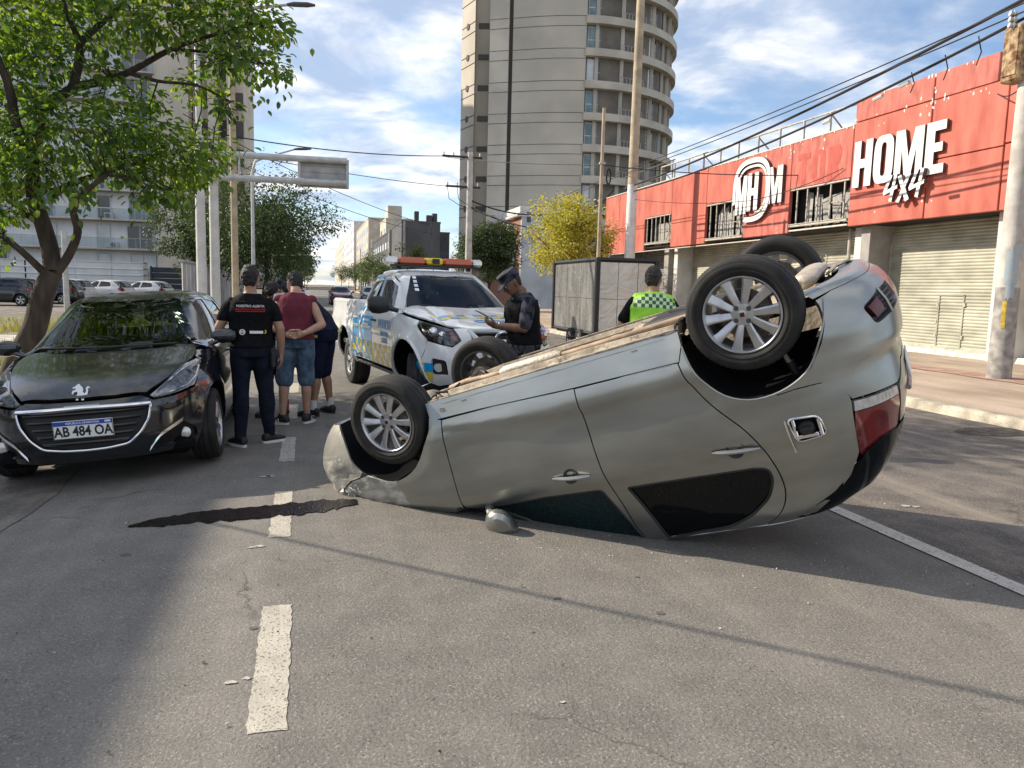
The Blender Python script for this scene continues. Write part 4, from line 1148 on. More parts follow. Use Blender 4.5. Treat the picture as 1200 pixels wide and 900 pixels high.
mat('exhaust_rust', (.35, .255, .175), .7, .25, var=.3, vs=9)
mat('heat_shield', (.46, .40, .32), .55, .45, var=.2, vs=8, bump=.4, bs=30)
mat('dark_glass', (.004, .0055, .007), .05, spec=.22)
mat('tail_red', (.15, .006, .008), .10, var=.3, vs=9, coat=1)
mat('tail_clear', (.50, .48, .46), .15, var=.15, vs=20, coat=.8)
mat('red_reflector', (.09, .012, .012), .25)

def crazed_glass():
    m = mat('crazed_glass', (.01, .035, .04), .25, spec=.25)
    t = m.node_tree; b = t.nodes['Principled BSDF']; c = t.nodes.new('ShaderNodeTexCoord')
    v = t.nodes.new('ShaderNodeTexVoronoi'); v.feature = 'DISTANCE_TO_EDGE'; v.inputs['Scale'].default_value = 95
    t.links.new(c.outputs['Object'], v.inputs['Vector'])
    n = t.nodes.new('ShaderNodeTexNoise'); n.inputs['Scale'].default_value = 55; t.links.new(c.outputs['Object'], n.inputs['Vector'])
    r = t.nodes.new('ShaderNodeMapRange'); r.inputs[1].default_value = .0; r.inputs[2].default_value = .10; r.inputs[3].default_value = 1; r.inputs[4].default_value = 0
    t.links.new(v.outputs['Distance'], r.inputs[0])
    k = t.nodes.new('ShaderNodeMath'); k.operation = 'MULTIPLY'; t.links.new(r.outputs[0], k.inputs[0]); t.links.new(n.outputs[0], k.inputs[1])
    mx = t.nodes.new('ShaderNodeMix'); mx.data_type = 'RGBA'; mx.inputs['A'].default_value = (.004, .010, .012, 1); mx.inputs['B'].default_value = (.05, .11, .11, 1)
    t.links.new(k.outputs[0], mx.inputs['Factor']); t.links.new(mx.outputs['Result'], b.inputs['Base Color'])
    bp = t.nodes.new('ShaderNodeBump'); bp.inputs['Strength'].default_value = .7; bp.inputs['Distance'].default_value = .004
    t.links.new(v.outputs['Distance'], bp.inputs['Height']); t.links.new(bp.outputs[0], b.inputs['Normal'])
    return m
crazed_glass()

# ---------------------------------------------------------------- wheels (spun about Y, outer face at +Y, y = 0 is the outer face plane)
def make_wheel(parent, loc, side, R=.312, W=.19, rim=.205, spokes=10, style='flat', yaw=0.0, spin=0.0, rim_mat='alloy', cap_mat='alloy', detail=1):
    """wheel > tyre, hub_cap, brake_disc ; side +1 = left of the car"""
    n = 60 if detail else 28
    rimb = MB()
    # barrel and lip
    rimb.lathe([(rim+.004, .004), (rim+.004, -.004), (rim-.006, -.010), (rim-.016, -.022), (rim-.020, -.12), (rim-.01, -W), (rim+.006, -W), (rim+.004, -W+.01), (rim-.004, -.12)], n, 1)
    rimb.lathe([(rim+.006, .000), (rim+.004, .006), (rim-.002, .006), (rim-.010, -.004), (rim-.014, -.02)], n, 0)
    hubz = -.018
    rimb.lathe([(.001, hubz+.004), (.028, hubz+.006), (.060, hubz+.002), (.072, hubz-.012), (.074, hubz-.06)], 30, 0)
    for k in range(spokes):
        a = 2*pi*k/spokes+spin
        if style == 'pair': a += (.11 if k % 2 else -.11)
        ca, sa = cos(a), sin(a)
        w0, w1, w2 = (.0175, .0215, .031) if spokes >= 9 else (.030, .034, .046)
        prof = [(.055, w0, hubz+.002), (.11, w1, hubz+.012), (.165, w1*1.12, hubz+.012), (rim-.008, w2, -.006)]
        vs = []; tw = .012 if style == 'flat' else 0
        for r, ww, y in prof:
            for q, yy in ((-1, y-.030), (-1, y-.004), (-.62, y+.002), (.62, y+.002-tw*.4), (1, y-.004-tw*.4), (1, y-.030)):
                t = q*ww
                vs.append((r*ca-t*sa, yy, r*sa+t*ca))
        fs = [(i*6+j, i*6+(j+1) % 6, (i+1)*6+(j+1) % 6, (i+1)*6+j) for i in range(3) for j in range(6)]
        rimb.add(vs, fs, 0, False)
    bolts = 4 if spokes != 5 else 5
    for k in range(bolts):
        a = 2*pi*k/bolts+pi/4+.3
        c = (.047*cos(a), 0, .047*sin(a))
        rimb.cyl((c[0], hubz-.01, c[2]), (c[0], hubz+.0065, c[2]), .0135, 12, 1)
        rimb.cyl((c[0], hubz+.004, c[2]), (c[0], hubz+.0125, c[2]), .0085, 6, 1)
    wh = rimb.build('wheel', [MATS[rim_mat], MATS['alloy_dark']], parent, sharp=30, recalc=True)
    wh.location = loc
    wh.rotation_euler = (0, 0, (0 if side > 0 else pi)+yaw)
    t = MB()
    prof = [(rim+.002, -.006), (rim+.010, .004), (rim+.026, .0115), (rim+.030, .0145), (rim+.036, .0145), (rim+.039, .012), (R-.055, .016), (R-.034, .0125), (R-.032, .0105), (R-.028, .0105), (R-.014, .003), (R-.005, -.009),
            (R, -.033), (R-.007, -.050), (R, -.058), (R+.001, -W/2+.006), (R-.007, -W/2), (R+.001, -W/2-.006),
            (R, -W+.058), (R-.007, -W+.050), (R, -W+.033), (R-.005, -W+.009), (R-.014, -W-.003), (R-.03, -W-.010), (R-.055, -W-.014), (rim+.01, -W-.002), (rim+.002, -W+.01)]
    sh = {11: 1, 12: .7, 20: .7, 21: 1, 13: .3, 19: .3}
    t.lathe(prof, 120 if detail else 36, 0, mod=(lambda k, j: -.0035*sh.get(j, 0) if k % 2 == 0 else 0) if detail else None)
    t.build('tyre', MATS['tyre_rubber'], wh, sharp=50)
    c = MB()
    c.lathe([(.0005, hubz+.012), (.016, hubz+.012), (.024, hubz+.010), (.026, hubz+.004)], 24, 0)
    c.box(-.012, .012, hubz+.0122, hubz+.0135, -.012, .012, 1)
    c.build('hub_cap', [MATS[cap_mat], MATS['red_reflector'] if cap_mat == 'alloy' else MATS['alloy']], wh)
    b = MB()
    b.lathe([(.05, -.075), (.135, -.075), (.135, -.095), (.05, -.095)], 32, 0)
    b.bbox(.06, .15, -.12, -.06, -.06, .06, .01, 1)
    b.lathe([(.001, -.11), (.075, -.11), (.075, -W-.02), (.001, -W-.02)], 20, 1)
    b.build('brake_disc', [MATS['brake_steel'], MATS['dusty_metal']], wh, sharp=30)
    return wh

# ---------------------------------------------------------------- the upturned hatchback
def sstep(a, b, x):
    t = min(1, max(0, (x-a)/(b-a))); return t*t*(3-2*t)

def build_punto():
    root = thing('hatchback_car', 'crashed silver grey hatchback lying upside down on its roof in the road', 'car')
    M4 = Matrix(((-0.70007, 0.629164, 0.337718), (0.636689, 0.764114, -0.103713), (-0.323308, 0.142415, -0.935516))).to_4x4(); M4.translation = Vector((1.7909, 5.1451, 1.3181))
    root.matrix_world = M4
    sil, glassy = MATS['silver_paint'], MATS['dark_glass']
    def dent(P):
        # the nose took the blow: paint pushed in and wrinkled round the headlamp corner
        x, y, z = P
        k = sstep(1.25, 1.75, x)*sstep(.30, .62, z)
        if k <= 0: return P
        d = (.030*fnoise(x*5, y*4+3, z*6)+.018*fnoise(x*13, y*9, z*15))*k
        s = 1 if y > 0 else -1
        return (x+d*1.2, y+s*(d-.012*k), z-.02*k*(1+fnoise(x*7, z*7, 2)))
    def side(s):
        def wob(P):
            x, y, z = P; d = .0028*fnoise(x*2.6, z*3.1, s*4.0)+.0012*fnoise(x*7, z*8, s)
            if z > 1.22: d -= .016*sstep(1.22, 1.42, z)*abs(fnoise(x*4.5, z*5, 7+s))
            return (x, y+s*d, z)
        def f(x, z): return wob(f0(x, z))
        def f0(x, z):
            a = PLO(PLO.u_of(x, z), z, s) if z < .985 else None
            if z <= .90 or x > .95: return dent(a if a else PLO(PLO.u_of(x, z), z, s))
            b = PUP(PUP.u_of(x, z), z, s)
            if z >= .98: return b
            t = sstep(.90, .98, z)
            return tuple(a[i]*(1-t)+b[i]*t for i in range(3))
        return f
    lo = lambda u, z: dent(PLO(u, z, 1))          # round the nose / tail, left to right
    front_out = lambda P: (P.x-.8, P.y*.7, .05)
    rear_out = lambda P: (P.x+1.2, P.y*.7, .05)
    farch = smooth_line([(.91, .25), (.935, .34), (1.02, .445), (1.13, .55), (1.24, .60), (1.36, .615), (1.49, .575), (1.60, .51), (1.66, .43), (1.695, .33), (1.745, .22), (1.80, .135)], 2)
    rarch = smooth_line([(-.885, .25), (-.91, .37), (-.96, .48), (-1.045, .575), (-1.16, .628), (-1.29, .632), (-1.41, .60), (-1.505, .54), (-1.575, .44), (-1.63, .33), (-1.655, .22)], 3)
    fwin = fillet([(.69, .955), (.27, .957), (-.115, .985), (-.155, 1.15), (-.225, 1.405), (.03, 1.40), (.27, 1.30), (.50, 1.15), (.66, 1.02)], [.03, 0, .02, 0, .02, .05, 0, 0, .03])
    rwin = fillet([(-.285, 1.005), (-.63, 1.022), (-1.05, 1.042), (-1.125, 1.06), (-1.125, 1.14), (-1.07, 1.25), (-.94, 1.35), (-.80, 1.405), (-.385, 1.43)], [.015, 0, 0, .05, .06, .05, .05, .06, .02])
    door_r = smooth_line([(-.84, .333), (-.868, .45), (-.95, .61), (-1.10, .82), (-1.16, 1.02), (-1.165, 1.22), (-1.10, 1.36), (-.98, 1.445)], 4)
    for s in (1, -1):
        sf = side(s); out = lambda P, s=s: (0, s, .1)
        # sill
        b = MB(); panel(b, [(.93, .155), (.90, .275), (.5, .285), (-.2, .315), (-.85, .33), (-.885, .24), (-.88, .165)], sf, out, .04, .03, .002)
        for x in (.62, -.60): # jack marks
            p = sf(x, .21); b.prism([(-.02, 0), (.02, 0), (0, .035)], .003, ((p[0], p[1]+s*.001, .20), (s, 0, 0), (0, 0, 1)), 1)
        p = sf(.80, .23); b.cyl((p[0], p[1]-.01*s, .225), (p[0], p[1]+.006*s, .225), .018, 16, 1)
        b.build('sill', [sil, MATS['silver_dusty']], root)
        b = MB()
        panel(b, [(.815, .288), (.845, .5), (.87, .78), (.88, .88), (.83, .985), (.57, 1.175), (.30, 1.345), (.05, 1.437), (-.248, 1.447), (-.208, 1.29), (-.185, .96), (-.185, .6), (-.178, .318), (.4, .291)][::-1],
              sf, out, .022, .022, .0018, [fwin])
        fd = b.build('front_door', sil, root)
        w_ = MB(); panel(w_, fwin, lambda x, z: sf(x, z), out, .05, .004, -.004, lift=-.012)
        w_.build('window_glass', MATS['crazed_glass'] if s < 0 else glassy, fd)
        w_ = MB(); panel(w_, fillet([(.845, .945), (.70, .945), (.655, 1.045), (.72, 1.05)], .02), sf, out, .04, .004, 0, lift=.004); w_.build('mirror_sail', MATS['gloss_black'], fd)
        w_ = MB()
        loop = resample(fwin, .05); P3 = [Vector(sf(*q))+Vector((0, -s*.004, 0)) for q in loop]
        w_.tube(P3+[P3[0]], .009, 6, 0, cap=False); w_.build('window_seal', MATS['black_plastic'], fd)
        b = MB()
        panel(b, door_r+[(-.252, 1.449), (-.212, 1.29), (-.189, .96), (-.189, .6), (-.182, .321)], sf, out, .022, .022, .0018, [rwin])
        rd = b.build('rear_door', sil, root)
        w_ = MB(); panel(w_, rwin, lambda x, z: sf(x, z), out, .05, .004, -.004, lift=-.012); w_.build('window_glass', glassy, rd)
        w_ = MB(); loop = resample(rwin, .05); P3 = [Vector(sf(*q))+Vector((0, -s*.004, 0)) for q in loop]
        w_.tube(P3+[P3[0]], .009, 6, 0, cap=False); w_.build('window_seal', MATS['black_plastic'], rd)
        # handles with their round recess
        for d, x0, x1, z in ((fd, .15, -.10, .845), (rd, -.87, -1.13, .895)):
            xm = (x0+x1)/2; c = Vector(sf(xm, z)); h = MB()
            h.lathe([(.050, .006), (.046, .004), (.03, -.001), (.001, -.003)], 28, 1, 'y')
            for v in range(len(h.v)): q = h.v[v]; h.v[v] = (q[0]+c.x, c.y+s*(q[1]+.004), q[2]+z)
            pts = []
            for k in range(9):
                t = k/8; x = x0+(x1-x0)*t; p = sf(x, z+.03*t)
                pts.append((x, p[1]+s*(.012+.022*sin(pi*t)), z-.010+.03*t))
            h.tube(pts, [.007, .012, .014, .014, .014, .014, .014, .012, .008], 8, 0)
            h.build('door_handle', [sil, MATS['black_plastic']], d)
        # quarter panel with fuel opening on the right
        q = [(-.865, .30), (-.85, .335)]+[(a-.0045, b_-.001) for a, b_ in door_r]+[(-.985, 1.452), (-1.25, 1.435), (-1.40, 1.335), (-1.52, 1.225), (-1.585, 1.12), (-1.60, 1.09), (-1.62, .95), (-1.645, .79), (-1.645, .76), (-1.62, .69), (-1.585, .655), (-1.535, .642), (-1.40, .635), (-1.315, .642), (-1.30, .632)]+[p for p in rarch if p[0] > -1.285][::-1]
        fuel = fillet([(-1.315, .785), (-1.475, .805), (-1.49, .925), (-1.33, .935)], .035)
        b = MB(); panel(b, q[::-1], sf, out, .036, .022, .0015, [fuel] if s < 0 else [])
        qp = b.build('quarter_panel', sil, root)
        if s < 0:
            b = MB(); panel(b, shrink(fuel, -.006), lambda x, z: (lambda P: (P[0], P[1]+.035, P[2]))(sf(x, z)), out, .05, .02, mi=0)
            loop = resample(fuel, .03); P3 = [Vector(sf(*q_))+Vector((0, -.002, 0)) for q_ in loop]
            b.tube(P3+[P3[0]], .006, 6, 1, cap=False)
            c = Vector(sf(-1.395, .865))+Vector((0, .03, 0))
            b.lathe([(.001, -.02), (.035, -.022), (.044, -.012), (.046, .01)], 24, 0, 'y', c=tuple(c))
            b.bbox(c.x-.035, c.x+.035, c.y-.036, c.y-.02, c.z-.010, c.z+.010, .004, 0)
            for x, z0, z1 in ((-1.335, .80, .92), (-1.465, .82, .92)): b.bbox(x-.010, x+.010, c.y-.026, c.y, z0, z1, .004, 1)
            b.bbox(-1.45, -1.34, c.y-.026, c.y, .895, .918, .004, 1)
            b.build('fuel_filler', [MATS['black_plastic'], MATS['chrome']], root)
            # the flap hangs open on its hinge
            f = MB(); pts = [Vector(sf(-1.31, z))+Vector((.006, -.012-.05*(z-.8), 0)) for z in (.79, .84, .90, .96, .985)]
            f.tube(pts, [.006, .006, .005, .004, .007], 6, 0); f.build('fuel_flap_hinge', MATS['chrome'], root)
        # tail lamp: clear band low down, red above
        u = lambda a: a
        lamp = [(-1.705, .79), (-1.80, .80), (-2.04, .815), (-2.07, .93), (-2.06, 1.05), (-1.93, 1.11), (-1.80, 1.15), (-1.72, 1.125), (-1.69, .95)]
        ls = (lambda U, z: PLO(U, z, s))
        b = MB(); panel(b, [(-1.705, .79), (-1.80, .80), (-2.04, .815), (-2.055, .868), (-1.80, .855), (-1.70, .846)], ls, rear_out, .03, .03, .001, mi=1)
        panel(b, [(-1.70, .848), (-1.80, .857), (-2.055, .870), (-2.07, .93), (-2.06, 1.05), (-1.93, 1.11), (-1.80, 1.15), (-1.72, 1.125), (-1.69, .95)], ls, rear_out, .03, .03, .001, mi=0)
        for k in range(9): # ribs inside the clear band
            uu = -1.72-.033*k; p0, p1 = ls(uu, .80), ls(uu, .845); b.tube([p0, p1], .002, 5, 1)
        b.build('tail_lamp', [MATS['tail_red'], MATS['tail_clear']], root)
        # front fender, torn near the lamp
        fe = [(.819, .285), (.849, .5), (.874, .78), (.884, .88), (.90, .945), (1.10, .915), (1.30, .865), (1.52, .80), (1.75, .735), (1.90, .70), (1.93, .64), (1.64, .545)]+[p for p in farch if p[0] < 1.58][::-1]
        b = MB(); panel(b, fe, sf, out, .034, .02, .0015)
        mi = [1 if sum(b.v[i][0] for i in f)/len(f) > 1.32+.08*fnoise(b.v[f[0]][2]*6, 1) and sum(b.v[i][2] for i in f)/len(f) > .47 else 0 for f in b.f]
        b.m = mi
        b.build('front_fender', [sil, MATS['scraped_paint']], root)
        # wheel wells
        for arch, ax in ((farch, 1.32), (rarch, -1.27)):
            b = MB(); A = [Vector(sf(x, z)) for x, z in arch]; k = len(A); vs = []
            for dy, sc in ((.008, .985), (.10, 1.0), (.34, .97)):
                for p in A: vs.append((ax+(p.x-ax)*sc, p.y-s*dy if dy < .3 else s*.42, .22+(p.z-.22)*sc))
            fs = [(r*k+i, r*k+i+1, (r+1)*k+i+1, (r+1)*k+i) for r in range(2) for i in range(k-1)]
            fs.append(tuple(2*k+i for i in range(k)))
            b.add(vs, fs, 0)
            b.build('wheel_well', MATS['under_black'], root)
        b = MB(); A = [Vector(sf(x, z)) for x, z in rarch]; b.tube([a+Vector((0, s*.001, 0)) for a in A], .006, 6, 0); b.build('arch_lip', sil, root)
        # shock absorber seen in the rear well
        b = MB(); b.cyl((-1.40, s*.60, .60), (-1.335, s*.62, .34), .014, 10, 0); b.cyl((-1.405, s*.60, .62), (-1.385, s*.606, .52), .024, 12, 1); b.build('shock_absorber', [MATS['heat_shield'], MATS['black_plastic']], root)
    # mirror, folded out and resting near the road (right side)
    for s in (-1, 1):
        b = MB()
        b.tube([(.71, s*.775, .955), (.68, s*.83, .975), (.64, s*.87, 1.0)], [.034, .030, .028], 10, 0)
        rows = []
        for k, (d, rx, rz) in enumerate(((-.01, .04, .05), (.02, .085, .095), (.08, .112, .128), (.16, .110, .122), (.22, .085, .092), (.25, .03, .035))):
            cx, cy, cz = .60-.2*d, s*(.845+d*.62), 1.045+.05*d
            rows.append([(cx+rx*cos(a)*1.0, cy+.3*s*rz*sin(a)*-1, cz+rz*sin(a)) for a in [2*pi*i/14 for i in range(14)]])
        vs = [p for r in rows for p in r]
        b.add(vs, [(i*14+j, i*14+(j+1) % 14, (i+1)*14+(j+1) % 14, (i+1)*14+j) for i in range(5) for j in range(14)]+[tuple(range(14))[::-1], tuple(70+i for i in range(14))], 0)
        b.build('door_mirror', sil, root, recalc=True)
    # rear bumper
    Uc = PLO.Ur
    half = [(-1.318, .639), (-1.435, .632), (-1.56, .640), (-1.65, .69), (-1.70, .775), (-2.05, .80), (-2.10, .78), (-2.2, .70), (Uc, .66)]
    lowh = [(Uc, .20), (-2.0, .195), (-1.80, .20), (-1.672, .22), (-1.648, .33), (-1.592, .44), (-1.515, .545), (-1.42, .605)]
    mir = lambda L: [(2*Uc-a, b_) for a, b_ in L[::-1]]
    recess = fillet([(-1.865, .335), (-2.06, .285), (-2.34, .275), (-2.36, .40), (-2.12, .42), (-1.92, .445)], .035)
    recm = [(2*Uc-a, b_) for a, b_ in recess]
    b = MB(); panel(b, half+mir(half)[1:]+mir(lowh)+lowh[1:], lo, rear_out, .036, .03, .0015, [recess, recm])
    # lower lip tucked under
    L = [Vector(lo(a, b_)) for a, b_ in resample([(-1.67, .21), (-1.8, .198), (-2.0, .194), (Uc, .20), (2*Uc+2.0, .194), (2*Uc+1.8, .198), (2*Uc+1.67, .21)], .05, False)]
    k = len(L); vs = []
    for dx, dz in ((0, 0), (.02, -.022), (.07, -.035), (.17, -.025)):
        for p in L: vs.append((p.x+dx*(1 if p.x < -1.3 else 1), p.y*(1-dx*.35), p.z+dz))
    b.add(vs, [(r*k+i, r*k+i+1, (r+1)*k+i+1, (r+1)*k+i) for r in range(3) for i in range(k-1)], 0)
    rb = b.build('rear_bumper', sil, root)
    for rc, sg in ((recess, 1), (recm, -1)):
        b = MB(); panel(b, shrink(rc, -.004), lambda U, z: tuple(Vector(lo(U, z))*1.0+Vector((.03, 0, 0))-Vector((0, .02*(1 if lo(U, z)[1] > 0 else -1), 0))), rear_out, .04, .01, mi=0)
        c = 1 if sg > 0 else -1
        red = [(-1.925, .345), (-2.045, .315), (-2.06, .395), (-1.965, .415)]
        if sg < 0: red = [(2*Uc-a, b_) for a, b_ in red]
        panel(b, red, lambda U, z: tuple(Vector(lo(U, z))+Vector((.012, 0, 0))), rear_out, .04, .02, mi=1)
        for j in range(4):
            zz = .315+.022*j; P = [Vector(lo(a if sg > 0 else 2*Uc-a, zz+.004*j))+Vector((.014, 0, 0)) for a in (-2.11, -2.18, -2.25, -2.30)]
            b.tube(P, .007, 6, 0)
        P = [Vector(lo(a if sg > 0 else 2*Uc-a, z)) for a, z in ((-2.075, .278), (-2.09, .35), (-2.115, .428))]
        b.tube(P, [.011, .010, .011], 6, 2)
        b.build('bumper_reflector', [MATS['black_plastic'], MATS['red_reflector'], sil], rb)
    # tailgate and glass
    tg = [(-2.075, .815), (-2.11, .795), (-2.21, .71), (Uc, .668)]
    tgu = [(Uc, 1.05), (-2.11, 1.05), (-2.09, .93)]
    b = MB(); panel(b, tg+mir(tg)[1:]+mir(tgu)+tgu[1:], lo, rear_out, .05, .02, .003)
    for zc in (.90,): # plate recess strip and badge
        P = [Vector(lo(2*Uc+a if False else Uc+a, zc))-Vector((.012, 0, 0)) for a in (-.26, -.13, 0, .13, .26)]; b.tube(P, .014, 8, 0)
    tgo = b.build('tailgate', sil, root)
    pl = MB(); c = Vector(lo(Uc, .80)); pl.bbox(c.x-.014, c.x-.004, -.20, .20, .745, .855, .003, 0); pl.build('number_plate', mat('plate_white', (.75, .75, .74), .4), tgo)
    Ut = PUP.Ur; up = lambda u, z: PUP(u, z, 1)
    gl = [(-1.30, 1.425), (-1.50, 1.30), (-1.60, 1.17), (-1.66, 1.10), (-1.76, 1.062), (Ut, 1.055)]
    mg = [(2*Ut-a, b_) for a, b_ in gl[::-1]]
    b = MB(); panel(b, gl+mg[1:]+[(2*Ut+1.4, 1.44), (Ut, 1.44), (-1.40, 1.44)], up, rear_out, .06, .012, .003)
    b.build('rear_window', glassy, root)
    # roof, windscreen, bonnet
    rf = [(-1.42, .42), (-1.28, .53), (-.9, .60), (-.3, .615), (.0, .60), (.06, .50), (.10, 0)]
    rf = rf+[(a, -b_) for a, b_ in rf[::-1][1:]]+[(-1.48, 0)]
    b = MB(); panel(b, rf, lambda x, y: (x, y, PUP.top(x, y, 1.36, 1.4915)[2]), lambda P: (0, 0, 1), .06, .02)
    b.build('roof', sil, root)
    Uw = PUP.Uf; wsh = [(Uw-.70, .955), (Uw-.60, 1.10), (Uw-.58, 1.30), (Uw-.56, 1.42), (Uw, 1.425)]
    mw = [(2*Uw-a, b_) for a, b_ in wsh[::-1]]
    b = MB(); panel(b, wsh+mw[1:]+[(Uw, .955)], lambda u, z: PUP(u, z, 1), lambda P: (1, 0, .5), .06, .01); b.build('windscreen', MATS['crazed_glass'], root)
    hd = [(1.02, 0), (.98, .45), (.93, .70), (1.25, .705), (1.55, .68), (1.80, .60), (1.93, .40), (1.99, 0)]
    hd = hd+[(a, -b_) for a, b_ in hd[::-1][1:-1]]
    b = MB(); panel(b, hd, lambda x, y: dent((x, y, PLO.top(x, y, .60, 1.0)[2])), lambda P: (0, 0, 1), .05, .02); b.build('bonnet', sil, root)
    # front bumper, cracked
    Ff = PLO.Uf
    fa = [(PLO.u_of(a, b_), b_) for a, b_ in farch if a > 1.58]
    topf = [(PLO.u_of(1.65, .538), .538), (PLO.u_of(1.94, .635), .635), (PLO.u_of(1.97, .695), .695), (Ff-.3, .70), (Ff, .69)]
    lowf = [(Ff, .15), (Ff-.3, .145), (PLO.u_of(1.93, .13), .13)]
    mf = lambda L: [(2*Ff-a, b_) for a, b_ in L[::-1]]
    op = fillet([(Ff-.42, .24), (Ff-.42, .40), (Ff+.42, .40), (Ff+.42, .24)], .05)
    b = MB(); panel(b, fa[::-1]+fa[:0]+topf+mf(topf)[1:]+mf(fa[::-1])+mf(lowf)+lowf[1:], lo, front_out, .034, .025, .002, [op])
    b.m = [1 if fnoise(*(Vector(b.v[f[0]])*5)) > -.12 and b.v[f[0]][2] > .34 else 2 for f in b.f]
    # torn lower edge with white plastic fibres
    b.build('front_bumper', [sil, MATS['scraped_paint'], MATS['silver_dusty']], root)
    b = MB(); panel(b, shrink(op, -.02), lambda u, z: tuple(Vector(lo(u, z))-Vector((.04, 0, 0))), front_out, .06, .02); b.build('bumper_grille', MATS['black_plastic'], root)
    for s in (-1, 1): # broken lamp housing poking out at the seam
        b = MB()
        for k in range(26):
            r_ = random.Random(k+40*s); x = 1.70+.18*r_.random(); z = .60+.11*r_.random()
            c = Vector(side(s)(min(x, 1.9), z))+Vector((.03*r_.random(), s*.012*r_.random(), 0)); q = [c+Vector((r_.uniform(-.028, .028), r_.uniform(-.012, .012), r_.uniform(-.028, .028))) for _ in range(4)]
            b.add(q, [(0, 1, 2), (0, 2, 3), (0, 3, 1), (1, 3, 2)], k % 2, False)
        b.build('lamp_wreckage', [mat('broken_white', (.72, .70, .66), .5), MATS['scraped_paint']], root)
    # dark lining behind the panels so the seams read as gaps
    for s in (1, -1):
        sf = side(s); b = MB()
        ring = [(.90, .18), (.90, .30), (.97, .40), (1.05, .49), (1.17, .575), (1.36, .625), (1.55, .57), (1.70, .60), (1.84, .68), (1.4, .84), (.93, .93), (.85, .99), (.57, 1.185), (.30, 1.35), (.05, 1.44), (-.98, 1.447), (-1.25, 1.43), (-1.5, 1.23), (-1.6, 1.08), (-1.64, .78), (-1.60, .66), (-1.40, .65), (-1.29, .65), (-1.16, .645), (-1.03, .59), (-.94, .49), (-.89, .37), (-.86, .22)]
        panel(b, ring, lambda x, z: (lambda P: (P[0], P[1]-s*.024, P[2]))(sf(x, z)), lambda P: (0, s, 0), .07, .005, 0, [shrink(fwin, -.0), shrink(rwin, -.0)])
        b.build('body_lining', MATS['under_black'], root)
    b = MB(); rr = random.Random(8)
    for y in (-.665, -.60, -.55, .55, .62): b.tube([(1.0, y, .20), (.6, y+.01, .188), (0, y-.01, .188), (-.5, y, .188), (-.84, y+.03, .20)], .007 if y != -.665 else .011, 6, 0)
    for k in range(26):
        x, y = rr.uniform(-.8, .95), rr.choice((-1, 1))*rr.uniform(.16, .70); r0 = rr.uniform(.012, .034)
        b.lathe([(.001, .001), (r0*.7, .002), (r0, .008), (r0, .02)], 10, 0 if k % 3 else 1, 'z', c=(x, y, .183))
    for k in range(9): x = -.75+.2*k; b.bbox(x-.008, x+.008, -.70, -.50, .178, .20, .003, 1)
    b.build('fuel_lines', [MATS['dusty_metal'], MATS['dusty_floor']], root, kind='stuff')
    # ---- underside: floor pan, rails, tunnel, exhaust, tank, axles, all under dust
    b = MB(); nx, ny = 64, 30; vs = []
    for i in range(nx+1):
        x = -1.62+3.10*i/nx
        for j in range(ny+1):
            y = -.765+1.53*j/ny
            z = .215
            ay = abs(y)
            if ay < .13 and -1.1 < x < 1.15: z += .10*(cos(pi*ay/.13)+1)/2
            if .68 < ay: z -= .028*sstep(.68, .72, ay)
            if .36 < ay < .46 and -.95 < x < 1.25: z -= .040
            if abs((x*5.2) % 1-.5) < .14 and ay < .66: z -= .011
            if -1.60 < x < -1.0: z += .07*(1-ay/.8)
            wl = hypot(x-1.32, 0) < .40 or hypot(x+1.27, 0) < .37
            if wl and ay > .42: z = .40
            z += .006*fnoise(x*9, y*9)
            vs.append((x, y, z))
    b.add(vs, [(i*(ny+1)+j, i*(ny+1)+j+1, (i+1)*(ny+1)+j+1, (i+1)*(ny+1)+j) for i in range(nx) for j in range(ny)
               if not ((abs((vs[i*(ny+1)+j][0])-1.32) < .38 or abs(vs[i*(ny+1)+j][0]+1.27) < .35) and abs(vs[i*(ny+1)+j][1]) > .47)], 0)
    b.build('floor_pan', MATS['dusty_floor'], root, sharp=60)
    b = MB()
    for s in (1, -1):
        b.bbox(-.86, .92, s*.74-.005, s*.74+.005, .150, .20, .003, 1)            # pinch seam
        b.tube([(1.30, s*.30, .20), (.9, s*.40, .175), (-.2, s*.42, .175), (-.8, s*.50, .18)], .034, 6, 1)
        for k in range(6): b.bbox(-.7+.28*k, -.64+.28*k, s*.63-.02, s*.63+.02, .175, .20, .006, 0)
        for x in (-.72, -.30, .12, .55): b.bbox(x-.10, x+.10, s*.60-.05, s*.60+.05, .183, .22, .012, 1)
    b.build('floor_rails', [MATS['dusty_metal'], MATS['dusty_floor']], root)
    b = MB()
    b.tube([(1.15, -.05, .17), (.95, -.12, .15), (.75, -.16, .16), (.2, -.17, .165), (-.3, -.14, .165), (-.9, -.05, .17)], .024, 12, 0)
    b.tube([(-.9, -.05, .16), (-1.15, .10, .17), (-1.55, .20, .18)], .024, 10, 0)
    b.tube([(.62, -.17, .16), (.58, -.17, .16), (.16, -.17, .16), (.12, -.17, .16)], [.028, .045, .045, .028], 14, 1)
    b.build('exhaust_pipe', [MATS['exhaust_rust'], MATS['heat_shield']], root)
    b = MB(); b.tube([(-1.50, -.26, .16), (-1.52, -.24, .155), (-1.54, .38, .155), (-1.52, .42, .16)], [.05, .088, .088, .05], 18, 0, flat=.5); b.build('silencer', MATS['heat_shield'], root)
    b = MB(); b.bbox(-1.02, -.42, -.10, .58, .135, .24, .05, 0); b.tube([(-.9, .0, .15), (-.6, .25, .13), (-.5, .5, .15)], .02, 8, 0); b.build('fuel_tank', MATS['black_plastic'], root)
    b = MB()
    b.tube([(-1.20, -.60, .22), (-1.15, -.3, .205), (-1.15, .3, .205), (-1.20, .60, .22)], .042, 12, 0)
